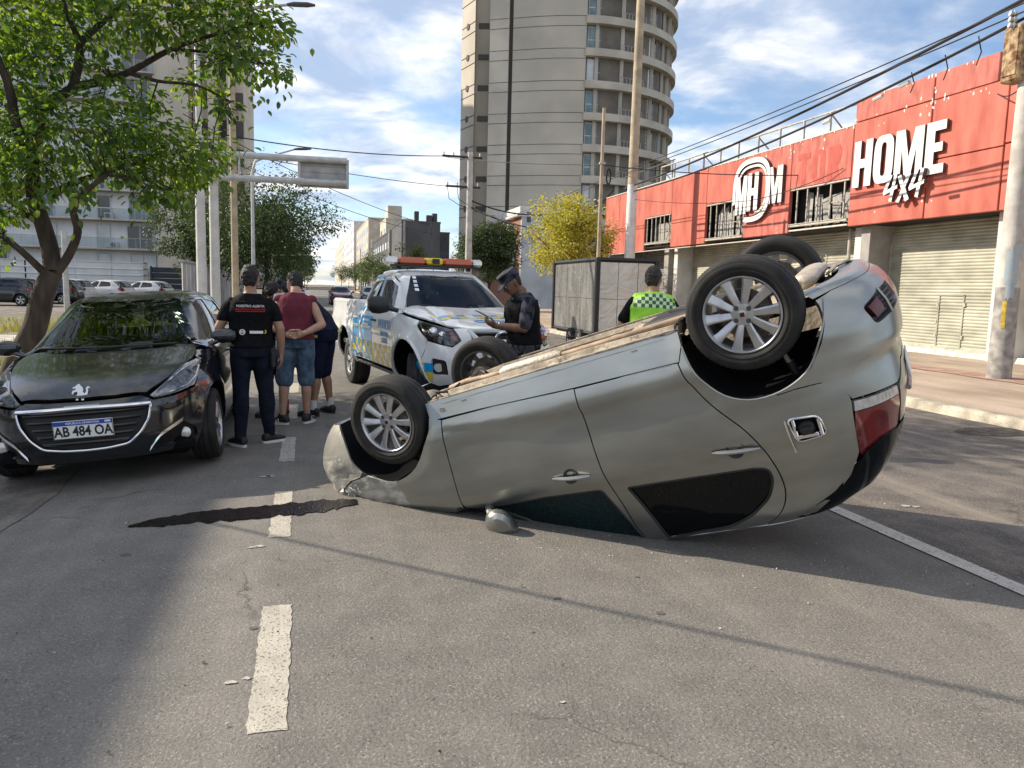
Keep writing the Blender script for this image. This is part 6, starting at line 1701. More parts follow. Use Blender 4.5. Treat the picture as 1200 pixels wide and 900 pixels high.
# ---------------------------------------------------------------- police pick-up
mat('police_white', (.74, .75, .74), .26, var=.05, vs=2, coat=.8)
mat('livery_blue', (.0, .33, .72), .3, coat=.5); mat('livery_yellow', (.78, .58, .04), .35, coat=.4); mat('livery_deep', (.03, .14, .42), .35, coat=.4)
mat('livery_white', (.78, .80, .80), .3, coat=.5); mat('text_blue', (.10, .27, .52), .35)
def build_pickup():
    root = thing('police_pickup', 'white police pick-up with blue and yellow livery and an orange roof light bar', 'pick-up', (1.658, 11.0606, 0), (0, 0, -1.3865))
    P_ = MATS['police_white']; lo = lambda u, z: NLO(u, z, 1); up = lambda u, z: NUP(u, z, 1)
    fo = lambda P: (P.x-.6, P.y*.7, .2)
    ZB = 1.20
    def sfn(s):
        def f(x, z):
            if z <= 1.14 or x > 1.0: return NLO(NLO.u_of(x, z), z, s)
            if x < -1.1: return NLO(NLO.u_of(x, z), min(z, 1.18), s)[:2]+(z,)
            b = NUP(NUP.u_of(x, z), z, s)
            if z >= ZB: return b
            a = NLO(NLO.u_of(x, z), z, s); t = sstep(1.14, ZB, z)
            return tuple(a[i]*(1-t)+b[i]*t for i in range(3))
        return f
    FA, RA = arch(1.575, .44, .50, .40), arch(-1.575, .44, .50, .40)
    fwin = fillet([(.90, 1.25), (.03, 1.28), (-.17, 1.64), (.12, 1.64), (.42, 1.55), (.70, 1.40)], [.03, .03, .04, .05, .03, 0])
    rwin = fillet([(-.08, 1.29), (-.80, 1.33), (-.80, 1.60), (-.26, 1.64)], [.03, .05, .06, .03])
    for s in (1, -1):
        sf = sfn(s); out = lambda P, s=s: (0, s, .1)
        fe = [(1.04, .48), (1.05, .8), (1.02, 1.13), (1.06, 1.22), (1.30, 1.20), (1.55, 1.175), (1.735, 1.155), (1.785, 1.10), (2.05, .948), (2.06, .86), (2.005, .635)]+[p for p in FA if p[1] > .50]
        b = MB(); panel(b, fe, sf, out, .06, .02, .003); b.build('front_fender', P_, root)
        fdp = [(1.03, .48), (.02, .48), (-.03, 1.2), (-.23, 1.69), (.10, 1.69), (.46, 1.575), (.78, 1.385), (1.03, 1.215), (1.01, 1.12), (1.04, .8)]
        b = MB(); panel(b, fdp, sf, out, .06, .02, .003, [fwin]); fd = b.build('front_door', P_, root)
        b = MB(); panel(b, fwin, sf, out, .1, .004, 0, lift=-.01); b.build('window_glass', MATS['car_glass_dark'], fd)
        b = MB(); panel(b, [(.012, .48), (-1.03, .48), (-1.04, 1.2), (-.94, 1.62), (-.86, 1.69), (-.24, 1.69), (-.04, 1.2)], sf, out, .06, .02, .003, [rwin]); rd = b.build('rear_door', P_, root)
        b = MB(); panel(b, rwin, sf, out, .1, .004, 0, lift=-.01); rg = b.build('window_glass', MATS['car_glass_dark'], rd)
        b = MB(); panel(b, [(-1.075, .50), (-1.08, 1.30), (-2.70, 1.30), (-2.70, .62), (-2.62, .60), (-2.12, .60)]+[p for p in RA if p[1] > .52][::-1], sf, out, .07, .03, .002); bd = b.build('cargo_bed', P_, root)
        b = MB(); b.tube([(-1.08, s*.835, 1.30), (-2.70, s*.835, 1.30)], .035, 8); b.build('bed_rail', P_, root)
        for d, x in ((fd, .12), (rd, -.90)):
            p1 = sf(x, 1.08); b = MB(); b.tube([(x-.09, p1[1]-s*.005, 1.08), (x, p1[1]+s*.04, 1.085), (x+.09, p1[1]-s*.005, 1.08)], [.012, .016, .012], 8); b.build('door_handle', MATS['black_plastic'] if d is fd else P_, d)
        for A, cx in ((FA, 1.575), (RA, -1.575)):
            b = MB(); Q = [Vector(sf(x, z)) for x, z in A]; k = len(Q); vs = [(p.x, p.y-s*.006, p.z) for p in Q]+[(p.x, s*.48, p.z) for p in Q]
            b.add(vs, [(i, i+1, k+i+1, k+i) for i in range(k-1)]+[tuple(k+i for i in range(k))]); b.build('wheel_well', MATS['under_black'], root)
            b = MB(); b.tube(Q, .022, 6); b.build('arch_lip', P_, root)
        b = MB(); b.tube([(.98, s*.72, .42), (-.98, s*.72, .42)], .05, 8); b.bbox(-1.0, 1.0, s*.80-.07, s*.80+.07, .40, .44, .01); b.build('side_step', MATS['black_plastic'], root)
        # livery: flat film on the doors
        ld = []
        def film(name, poly, m, lift=.0025, par=root, h=.08):
            b = MB(); panel(b, poly, sf, out, h, .001, 0, lift=lift); return b.build(name, MATS[m], par)
        film('livery_panel', [(-1.075, .78), (-1.075, 1.16), (-1.0, 1.24), (-.60, 1.25), (-.73, 1.02), (-.73, .78)], 'livery_blue')
        film('livery_panel', [(-.725, .78), (-.725, 1.02), (-.595, 1.25), (-.52, 1.25), (-.645, 1.0), (-.645, .78)], 'livery_white')
        film('livery_panel', [(-.64, .78), (-.64, 1.0), (-.515, 1.25), (-.05, 1.24), (.012, 1.1), (.012, .78)], 'livery_blue')
        for k in range(2): film('livery_panel', [(-.50, 1.05-.06*k), (-.50, 1.08-.06*k), (-.18, 1.08-.06*k), (-.18, 1.05-.06*k)], 'livery_white', .004)
        film('livery_panel', [(-1.03, 1.33), (-.82, 1.33), (-.82, 1.61), (-.76, 1.66), (-.25, 1.655), (-.10, 1.30), (-.045, 1.24), (-.23, 1.685), (-.86, 1.685), (-.94, 1.62), (-1.0, 1.40)], 'livery_blue')
        chk = {}
        for k in range(17):
            x0 = 1.02-.13*k
            if x0-.13 < -1.08: break
            for r_ in range(3):
                z0 = .775-.095*(r_+1)
                m = 'livery_yellow' if (k+r_) % 2 == 0 else ('livery_blue' if k > 7 else 'livery_deep' if (k*3+r_) % 4 == 0 else None)
                if m: chk.setdefault(m, []).append([(x0-.128, z0), (x0, z0), (x0, z0+.094), (x0-.128, z0+.094)])
        for m, L in chk.items():
            b = MB()
            for q in L: panel(b, q, sf, out, .13, .001, 0, lift=.003)
            b.build('checker_band', MATS[m], root, kind='stuff')
        film('livery_panel', [(.98, .49), (-.10, .495), (-.5, .495), (-1.0, .50), (-1.0, .53), (-.4, .60), (-.2, .495)], 'livery_deep')
        # lettering on the front door, the figure 1 on the rear pane
        p = sf(.66, 1.03); ex = (-s*1.0 if s > 0 else 1, 0, 0) if False else ((-1, 0, 0) if s > 0 else (1, 0, 0))
        for txt, z, sz, sx in (('POLICIA', 1.03, .20, .82), ('GUARDIA', .92, .09, 1.0), ('LOCAL', .83, .09, 1.0)):
            t_ = text_mb(txt, sz, .003, sz*.03, sx); p = sf(.64, z); nrm = s
            M_ = frame((.66, p[1]+s*.006, z), ex, (0, 0, 1)); t_.v = [tuple(M_ @ Vector(q)) for q in t_.v]; t_.build('lettering', MATS['text_blue'], root)
        one = [(.0, 0), (.14, 0), (.14, .30), (.06, .30), (-.10, .20), (-.10, .15), (.0, .19)]
        q = [(-.36-a*1.0*s*-1 if s < 0 else -.36-a, 1.31+c_) for a, c_ in one]
        film('figure_one', [(-.42+(a if s < 0 else -a), 1.31+c_) for a, c_ in one], 'livery_white', .004)
    # bonnet, screen, roof
    hd = [(1.36, 0), (1.28, .40), (1.10, .70), (1.08, .82), (1.30, .815), (1.60, .765), (1.85, .68), (2.10, .57), (2.26, .44), (2.36, .20), (2.37, 0)]; hd = hd+[(a, -b_) for a, b_ in hd[::-1][1:-1]]
    hs = lambda x, y: (x, y, NLO.top(x, y, 1.02, 1.38)[2]-.012*sstep(.46, .52, abs(y))*(1-sstep(.56, .62, abs(y))))
    b = MB(); panel(b, hd, hs, lambda P: (0, 0, 1), .05, .02); b.build('bonnet', P_, root)
    bands = {}
    for k in range(12):
        for r_ in range(2):
            y0 = -.66+.11*k; m = ('livery_yellow', 'livery_blue')[(k+r_) % 2]; x0 = 1.72+.09*r_
            if k in (4, 9): continue
            bands.setdefault(m, []).append([(x0, y0), (x0+.088, y0), (x0+.088, y0+.108), (x0, y0+.108)])
    for m, L in bands.items():
        b = MB()
        for q in L: panel(b, q, hs, lambda P: (0, 0, 1), .12, .001, 0, lift=.004)
        b.build('checker_band', MATS[m], root, kind='stuff')
    t_ = text_mb('OTIU', .17, .002, .004, 1.3); vs = []
    for q in t_.v: x, y = 2.06-q[1], q[0]+.05; vs.append((x, y, hs(x, y)[2]+.005+q[2]))
    t_.v = vs; t_.build('lettering', MATS['text_blue'], root)
    Uw = NUP.Uf; wsh = [(Uw-.76, 1.28), (Uw-.70, 1.42), (Uw-.62, 1.60), (Uw-.58, 1.695), (Uw-.3, 1.712), (Uw, 1.715)]; m_ = mirror_poly(Uw, wsh)
    b = MB(); panel(b, wsh+m_[1:]+[(Uw+.4, 1.26), (Uw, 1.25), (Uw-.4, 1.26)], up, lambda P: (1, 0, .5), .08, .006); b.build('windscreen', MATS['car_glass'], root)
    b = MB(); panel(b, [(Uw-.80, 1.235), (Uw, 1.20), (Uw+.80, 1.235), (Uw+.78, 1.275), (Uw, 1.247), (Uw-.78, 1.275)], up, lambda P: (1, 0, .5), .08, .02); b.build('wiper_cowl', MATS['black_plastic'], root)
    for s in (1, -1):
        b = MB(); panel(b, [(Uw-.775, 1.26), (Uw-.71, 1.42), (Uw-.63, 1.60), (Uw-.59, 1.70), (Uw-.3, 1.718), (Uw-.3, 1.75), (Uw-.70, 1.74), (Uw-.86, 1.56), (Uw-.98, 1.25)], lambda u, z: NUP(u, z, s), lambda P: (1, s*.5, .5), .06, .03, lift=.003); b.build('windscreen_pillar', P_, root)
    rf = [(-.86, .45), (-.7, .585), (-.2, .605), (.10, .60), (.22, .50), (.30, .3), (.34, 0)]; rf = rf+[(a, -b_) for a, b_ in rf[::-1][1:]]+[(-.88, 0)]
    b = MB(); panel(b, rf, lambda x, y: (x, y, NUP.top(x, y, 1.62, 1.8075)[2]), lambda P: (0, 0, 1), .06, .04); b.build('roof', P_, root)
    b = MB()
    for s in (1, -1): sf = sfn(s); panel(b, [(.50, 1.56), (.12, 1.70), (-.24, 1.70), (-.86, 1.70), (-.78, 1.755), (.0, 1.76), (.18, 1.74)], sf, lambda P, s=s: (0, s, .6), .06, .02)
    b.build('roof_rail', P_, root)
    Ut = NUP.Ur; b = MB(); panel(b, [(-.75, 1.20), (Ut, 1.20), (2*Ut+.75, 1.20), (2*Ut+.7, 1.74), (Ut, 1.76), (-.7, 1.74)], up, lambda P: (-1, 0, 0), .1, .02, 0, [[(Ut-.42, 1.36), (Ut+.42, 1.36), (Ut+.40, 1.62), (Ut-.40, 1.62)]]); b.build('cab_back', P_, root)
    b = MB(); panel(b, [(Ut-.42, 1.36), (Ut+.42, 1.36), (Ut+.40, 1.62), (Ut-.40, 1.62)], up, lambda P: (-1, 0, 0), .1, .004); b.build('rear_window', MATS['car_glass'], root)
    b = MB(); b.bbox(-1.12, -1.06, -.88, .88, .5, 1.30, .01); b.bbox(-2.74, -2.68, -.88, .88, .62, 1.31, .02); b.bbox(-2.7, -1.1, -.86, .86, .62, .70, .01); b.build('bed_floor', P_, root)
    # nose
    Fc = NLO.Uf
    hl = [(2.02, 1.10), (2.06, 1.15), (2.22, 1.13), (2.50, 1.075), (2.565, .95), (2.47, .885), (2.30, .91), (2.12, .945)]
    gr = fillet([(Fc-.40, 1.06), (Fc-.37, .92), (Fc-.26, .80), (Fc+.26, .80), (Fc+.37, .92), (Fc+.40, 1.06)], .03, 3)
    fg = fillet([(2.17, .74), (2.38, .72), (2.40, .54), (2.18, .54)], .04, 3)
    fgm = mirror_poly(Fc, fg); lowr = fillet([(Fc-.50, .66), (Fc+.50, .66), (Fc+.42, .50), (Fc-.42, .50)], .04, 3)
    FAu = [(NLO.u_of(x, z), z) for x, z in FA if x > 1.85]
    bt = [(NLO.u_of(2.01, .64), .64), (2.09, .86), (2.12, .93), (2.30, .90), (2.47, .875), (2.575, .95), (2.51, 1.085), (2.70, 1.09), (Fc, 1.10)]; bl = [(Fc, .40), (2.5, .40), (2.1, .42)]
    b = MB(); panel(b, FAu+bt+mirror_poly(Fc, bt)[1:]+mirror_poly(Fc, FAu)+mirror_poly(Fc, bl)+bl[1:], lo, fo, .055, .03, .002, [gr, fg, fgm, lowr]); b.build('front_bumper', P_, root)
    back_ = lambda d: (lambda u, z: tuple(Vector(lo(u, z))-Vector((d, 0, 0))))
    b = MB(); panel(b, shrink(gr, -.004), back_(.05), fo, .08, .01)
    for k in range(6): z = .83+.04*k; w_ = .27+.022*k; b.tube([Vector(lo(Fc-w_+2*w_*i/8, z))-Vector((.03, 0, 0)) for i in range(9)], .010, 6, 1)
    g_ = b.build('grille', [MATS['dash_black'], MATS['black_plastic']], root)
    b = MB()
    for s in (1, -1):
        pts = [Vector(lo(Fc+s*a, z))+Vector((.0, 0, 0)) for a, z in ((.40, 1.07), (.31, .96), (.20, .83), (.12, .79))]; b.tube(pts, [.03, .034, .03, .02], 8)
    b.tube([Vector(lo(Fc-.40+.8*i/10, 1.075)) for i in range(11)], .02, 8); b.build('grille_surround', MATS['police_white'], g_)
    c = Vector(lo(Fc, .95)); b = MB(); n = 24
    b.tube([(c.x+.02, .105*cos(2*pi*i/n), .95+.105*sin(2*pi*i/n)) for i in range(n+1)], .016, 8, cap=False); b.bbox(c.x+.015, c.x+.035, -.135, .135, .93, .97, .008); b.build('badge', MATS['chrome'], root)
    for FG in (fg, fgm):
        b = MB(); panel(b, shrink(FG, -.004), back_(.05), fo, .08, .01); fl = b.build('fog_lamp', MATS['black_plastic'], root)
        cu = sum(p[0] for p in FG)/len(FG); c = Vector(lo(cu, .63)); b = MB(); b.cyl(c-Vector((.06, 0, 0)), c-Vector((.012, 0, 0)), .05, 16); b.build('lens', MATS['lamp_lens'], fl)
    b = MB(); panel(b, shrink(lowr, -.004), back_(.05), fo, .08, .01); b.build('lower_grille', MATS['black_plastic'], root)
    for s in (1, -1):
        P = hl if s > 0 else mirror_poly(Fc, hl); U = lambda q: q if s > 0 else 2*Fc-q
        b = MB(); panel(b, P, back_(.05), fo, .06, .02); hb = b.build('headlight', MATS['lamp_bezel'], root)
        b = MB()
        for a, z, r_ in ((2.24, 1.03, .06), (2.36, 1.0, .05)):
            c = Vector(lo(U(a), z)); b.ball((c.x-.06, c.y-s*.01, c.z), r_, 14, 8)
        b.build('reflector', MATS['chrome'], hb)
        b = MB(); panel(b, [(U(2.46), 1.05), (U(2.46), .925), (U(2.535), .95), (U(2.49), 1.06)] if s > 0 else [(U(2.46), .925), (U(2.46), 1.05), (U(2.49), 1.06), (U(2.535), .95)], back_(.02), fo, .06, .01); b.build('indicator', MATS['orange_lens'], hb)
        b = MB(); panel(b, P, lo, fo, .06, .004, .002); b.build('lens', MATS['headlamp_glass'], hb)
        bands = {}
        for k in range(3):
            for r_ in range(2):
                u0 = 1.88+.105*k; z0 = .47+.105*r_; m = ('livery_yellow', 'livery_blue')[(k+r_) % 2]; q = [(U(u0), z0), (U(u0+.103), z0), (U(u0+.103), z0+.103), (U(u0), z0+.103)]; bands.setdefault(m, []).append(q)
        for m, L in bands.items():
            b = MB()
            for q in L: panel(b, q, lo, fo, .035, .001, 0, lift=.006)
            b.build('checker_band', MATS[m], root)
        # mirrors
        b = MB(); cx, cy, cz = .93, s*1.06, 1.31; rows = []
        for d, rx, rz in ((-.13, .02, .03), (-.11, .07, .09), (0, .085, .115), (.10, .08, .105), (.145, .05, .06), (.155, .01, .02)): rows.append([(cx+rx*cos(a), cy+s*d, cz+rz*sin(a)) for a in [2*pi*i/12 for i in range(12)]])
        b.add([p for r in rows for p in r], [(i*12+j, i*12+(j+1) % 12, (i+1)*12+(j+1) % 12, (i+1)*12+j) for i in range(5) for j in range(12)]); b.tube([(.95, s*.82, 1.24), (.94, s*.96, 1.27)], .03, 8)
        b.build('door_mirror', MATS['black_plastic'] if s < 0 else P_, root, recalc=True)
    # stickers at the top corner of the screen
    b = MB()
    for k in range(4): z = 1.66-.055*k; panel(b, [(Uw+.50, z), (Uw+.56, z), (Uw+.56, z+.035), (Uw+.50, z+.035)], up, lambda P: (1, 0, .5), .1, .001, 0, lift=.003)
    b.build('sticker', MATS['livery_white'], root)
    b = MB(); panel(b, [(Uw-.08, 1.275), (Uw-.22, 1.27), (Uw-.16, 1.31)], lambda u, z: tuple(Vector(up(u, z))-Vector((.06, 0, 0))), lambda P: (1, 0, .5), .1, .002); b.build('paper', MATS['livery_white'], root)
    # light bar
    b = MB(); b.bbox(-.16, .10, -.62, .62, 1.83, 1.86, .01); b.bbox(-.1, .0, -.55, -.5, 1.79, 1.83, .005); b.bbox(-.1, .0, .5, .55, 1.79, 1.83, .005); lbr = b.build('light_bar', MATS['black_plastic'], root)
    for y0, y1, m in ((-.74, -.56, 'lamp_lens'), (-.55, -.16, 'orange_lens'), (-.15, .10, 'livery_yellow'), (.11, .55, 'orange_lens'), (.56, .70, 'lamp_lens')):
        b = MB(); b.bbox(-.15, .09, y0, y1, 1.855, 1.962, .03); b.build('light_segment', MATS[m], lbr)
    b = MB(); b.bbox(.11, .125, -.08, .03, 1.88, 1.95, .01); b.build('siren_grille', MATS['black_plastic'], lbr)
    b = MB(); b.tube([(-.5, -.55, 1.86), (-.4, -.58, 1.90), (-.2, -.60, 1.92), (-.1, -.60, 1.92)], [.02, .07, .06, .05], 10, flat=.5); b.build('siren_horn', P_, root)
    b = MB(); b.cyl((-.35, .1, 1.80), (-.5, .1, 2.5), .006, 6); b.cyl((-.35, -.3, 1.80), (-.4, -.3, 2.4), .006, 6); b.build('aerial', MATS['black_plastic'], root)
    b = MB(); b.bbox(-2.6, 2.1, -.62, .62, .42, .60, .04); b.bbox(1.9, 2.3, -.5, .5, .5, 1.0, .05); b.build('chassis', MATS['under_black'], root)
    b = MB()
    for s in (1, -1): sf = sfn(s); panel(b, [(1.0, .50), (1.0, 1.12), (-1.03, 1.16), (-1.02, .50)], lambda x, z: (lambda P: (P[0], P[1]-s*.03, P[2]))(sf(x, z)), lambda P, s=s: (0, s, 0), .15, .004)
    b.build('body_lining', MATS['under_black'], root)
    b = MB(); b.bbox(.95, 1.35, -.70, .70, .6, 1.16, .05); b.build('bulkhead', MATS['under_black'], root)
    cabin(root, .62, .68, .82, 1.72, rows=((.30, .38), (-.50, .36)))
    for x, yaw in ((1.575, radians(-20)), (-1.575, 0)):
        for s in (1, -1): make_wheel(root, (x, s*.86, .375), s, R=.378, W=.24, rim=.215, spokes=6, spin=.1, yaw=yaw, rim_mat='alloy')
build_pickup()
# ---------------------------------------------------------------- people
mat('skin_light', (.42, .245, .165), .55, var=.10, vs=12)
mat('skin_tan', (.33, .18, .115), .55, var=.12, vs=12)
mat('skin_brown', (.17, .085, .05), .5, var=.15, vs=12)
mat('hair_black', (.012, .010, .009), .6, var=.4, vs=60, bump=.6, bs=120)
mat('hair_short', (.035, .028, .024), .8, var=.4, vs=40, bump=.4, bs=200)
mat('cloth_black', (.008, .008, .010), .9, spec=.12, var=.3, vs=14, bump=.35, bs=18)
mat('vest_black', (.006, .0062, .008), .8, spec=.12, var=.3, vs=20, bump=.5, bs=40)
mat('jeans_navy', (.010, .0135, .023), .9, spec=.12, var=.35, vs=10, bump=.5, bs=16)
mat('denim_blue', (.055, .10, .16), .9, var=.35, vs=12, bump=.4, bs=20, col2=(.10, .16, .23))
mat('maroon_cloth', (.135, .016, .032), .9, var=.25, vs=7, bump=.4, bs=14)
mat('navy_cloth', (.010, .014, .032), .85, spec=.12, var=.3, vs=9, bump=.4, bs=16)
mat('hi_vis', (.28, .72, .035), .6, var=.12, vs=5, bump=.35, bs=14, col2=(.40, .80, .05))
mat('hi_vis_pale', (.55, .72, .36), .45); mat('hi_vis_dark', (.03, .10, .06), .6)
mat('reflective_yellow', (.70, .75, .18), .4); mat('shoe_black', (.014, .014, .015), .6, var=.3, vs=20); mat('shoe_white', (.66, .66, .64), .6)
mat('sock_white', (.60, .60, .58), .9); mat('sock_red', (.32, .07, .06), .9)
mat('print_white', (.70, .70, .70), .6); mat('print_red', (.42, .015, .02), .6); mat('print_yellow', (.62, .42, .03), .6)
mat('camo_cloth', (.022, .024, .033), .9, spec=.12, var=.4, vs=9, col2=(.060, .064, .082), fac=(.45, .55), bump=.35, bs=18)
mat('phone_black', (.01, .01, .012), .15); mat('watch_steel', (.4, .4, .42), .3, .9)
mat('eye_white', (.65, .62, .58), .3); mat('paper_white', (.72, .72, .70), .7)

def remeshed(mb, name, m, parent, vox=.009, smooth=2, mat2=None):
    o = mb.build(name, m, parent, sharp=0)
    r = o.modifiers.new('r', 'REMESH'); r.mode = 'VOXEL'; r.voxel_size = vox; r.use_smooth_shade = True
    if smooth: q = o.modifiers.new('s', 'SMOOTH'); q.iterations = smooth; q.factor = .5
    bpy.context.view_layer.update()
    dg = bpy.context.evaluated_depsgraph_get(); me = bpy.data.meshes.new_from_object(o.evaluated_get(dg))
    old = o.data; o.modifiers.clear(); o.data = me; bpy.data.meshes.remove(old)
    me.polygons.foreach_set('use_smooth', [True]*len(me.polygons))
    if not me.materials: me.materials.append(m)
    if name in ('hair', 'shirt', 'trousers', 'shorts', 'vest'):
        A, q = (.007, 42) if name == 'hair' else (.007, 9) if name != 'vest' else (.004, 11)
        N_ = [v.normal.copy() for v in me.vertices]
        for v, n_ in zip(me.vertices, N_): v.co += n_*(A*(fnoise(v.co.x*q, v.co.y*q, v.co.z*q*(.55 if name != 'hair' else 1))+.5*fnoise(v.co.x*q*2.3, v.co.y*q*2.3, v.co.z*q*1.2)))
        me.update()
    return o
def capsule(mb, pts, rr, n=12, flat=None):
    """tapered limb with rounded ends"""
    P = [Vector(p) for p in pts]; rr = list(rr)
    a = (P[0]-P[1]).normalized(); b = (P[-1]-P[-2]).normalized()
    head = [(P[0]+a*rr[0]*q, rr[0]*math.sqrt(max(.02, 1-q*q))) for q in (.95, .7, .35)]
    tail = [(P[-1]+b*rr[-1]*q, rr[-1]*math.sqrt(max(.02, 1-q*q))) for q in (.35, .7, .95)]
    mb.tube([h[0] for h in head]+P+[t[0] for t in tail], [h[1] for h in head]+rr+[t[1] for t in tail], n, 0, True, flat)
def loft(mb, rings, n=20):
    """rings: (centre, right, front, a, b) ellipses; closed body"""
    vs = []
    for c, r, f, a, b in rings:
        for k in range(n):
            t = 2*pi*k/n; ca, sa = cos(t), sin(t)
            ca = abs(ca)**.85*(1 if ca > 0 else -1); sa = abs(sa)**.85*(1 if sa > 0 else -1)
            vs.append(c+r*(a*ca)+f*(b*sa))
    m = len(rings)
    mb.add(vs, [(i*n+k, i*n+(k+1) % n, (i+1)*n+(k+1) % n, (i+1)*n+k) for i in range(m-1) for k in range(n)]+[tuple(range(n))[::-1], tuple((m-1)*n+k for k in range(n))])
def hand(mb, wrist, d, pn, side, curl=.5, thumb=True):
    """palm, four bent fingers of different lengths and a thumb; d along the hand, pn out of the palm, side = +1 thumb towards d x pn"""
    w, d, pn = Vector(wrist), Vector(d).normalized(), Vector(pn).normalized()
    pn = (pn-d*pn.dot(d)).normalized(); lat = d.cross(pn)*side
    loft(mb, [(w-d*.01, lat, pn, .026, .021), (w+d*.02, lat, pn, .034, .019), (w+d*.055, lat, pn, .042, .017), (w+d*.088, lat, pn, .041, .014), (w+d*.10, lat, pn, .036, .010)], 14)
    for q, L, dz in ((.031, .068, .090), (.011, .077, .096), (-.010, .072, .094), (-.030, .056, .086)):
        p = w+d*(dz-.012)+lat*q; pts = [p]; ang = 0; dd = d
        for k, (fr, c) in enumerate(((.2, .15), (.40, .5), (.32, .7), (.26, .45))):
            ang += c*curl; dd = d*cos(ang)+pn*sin(ang); p = p+dd*(L*fr*1.05); pts.append(p)
        mb.tube(pts, [.0098, .0096, .0090, .0083, .0066], 8)
    if thumb:
        p = w+d*.025+lat*.030; t = (d*.62+lat*.62+pn*.35).normalized(); t2 = (d*.88+lat*.15+pn*.45).normalized()
        mb.tube([p, p+t*.035, p+t*.035+t2*.032, p+t*.035+t2*.058], [.014, .0125, .0105, .0075], 8)
def shoe(parent, ankle, toe_dir, m='shoe_black', sole='shoe_white', stripes=False, size=1.0):
    a = Vector(ankle); t = Vector((toe_dir[0], toe_dir[1], 0)).normalized(); r = Vector((t.y, -t.x, 0)); up = Vector((0, 0, 1))
    g = Vector((a.x, a.y, 0))
    b = MB(); S_ = size
    loft(b, [(g+t*q*S_+up*z, r, up, w_*S_, h_) for q, z, w_, h_ in ((-.075, .055, .022, .02), (-.065, .058, .036, .038), (-.03, .062, .040, .044), (.03, .060, .041, .044), (.08, .050, .046, .034), (.13, .043, .048, .026), (.165, .038, .040, .020), (.185, .034, .022, .013))], 16)
    loft(b, [(a+up*-.03, r, t, .040, .046), (a+up*.015, r, t, .043, .048), (a+up*.03, r, t, .038, .042)], 14)
    o = remeshed(b, 'shoe', MATS[m], parent, .007, 2)
    b = MB(); P = []
    for k in range(24):
        th = 2*pi*k/24; q = cos(th); w_ = .046*S_ if q > -.2 else .040*S_
        P.append(g+t*((.055+.132*q)*S_)+r*(w_*1.06*(abs(sin(th))**.75)*(1 if sin(th) > 0 else -1)))
    vs = [p+up*.002 for p in P]+[p+up*.026 for p in P]
    b.add(vs, [(k, (k+1) % 24, 24+(k+1) % 24, 24+k) for k in range(24)]+[tuple(range(24))[::-1], tuple(range(24, 48))]); b.build('sole', MATS[sole], o)
    if stripes:
        for s in (1, -1):
            b = MB()
            for k in range(3):
                c = g+t*(.015+.028*k)+r*(s*.047)+up*.03; b.add([c, c+t*.014, c+t*.030+up*.045-r*s*.008, c+t*.016+up*.045-r*s*.008], [(0, 1, 2, 3)], 0, False)
            b.build('stripe', MATS['shoe_white'], o, kind='stuff')
    return o

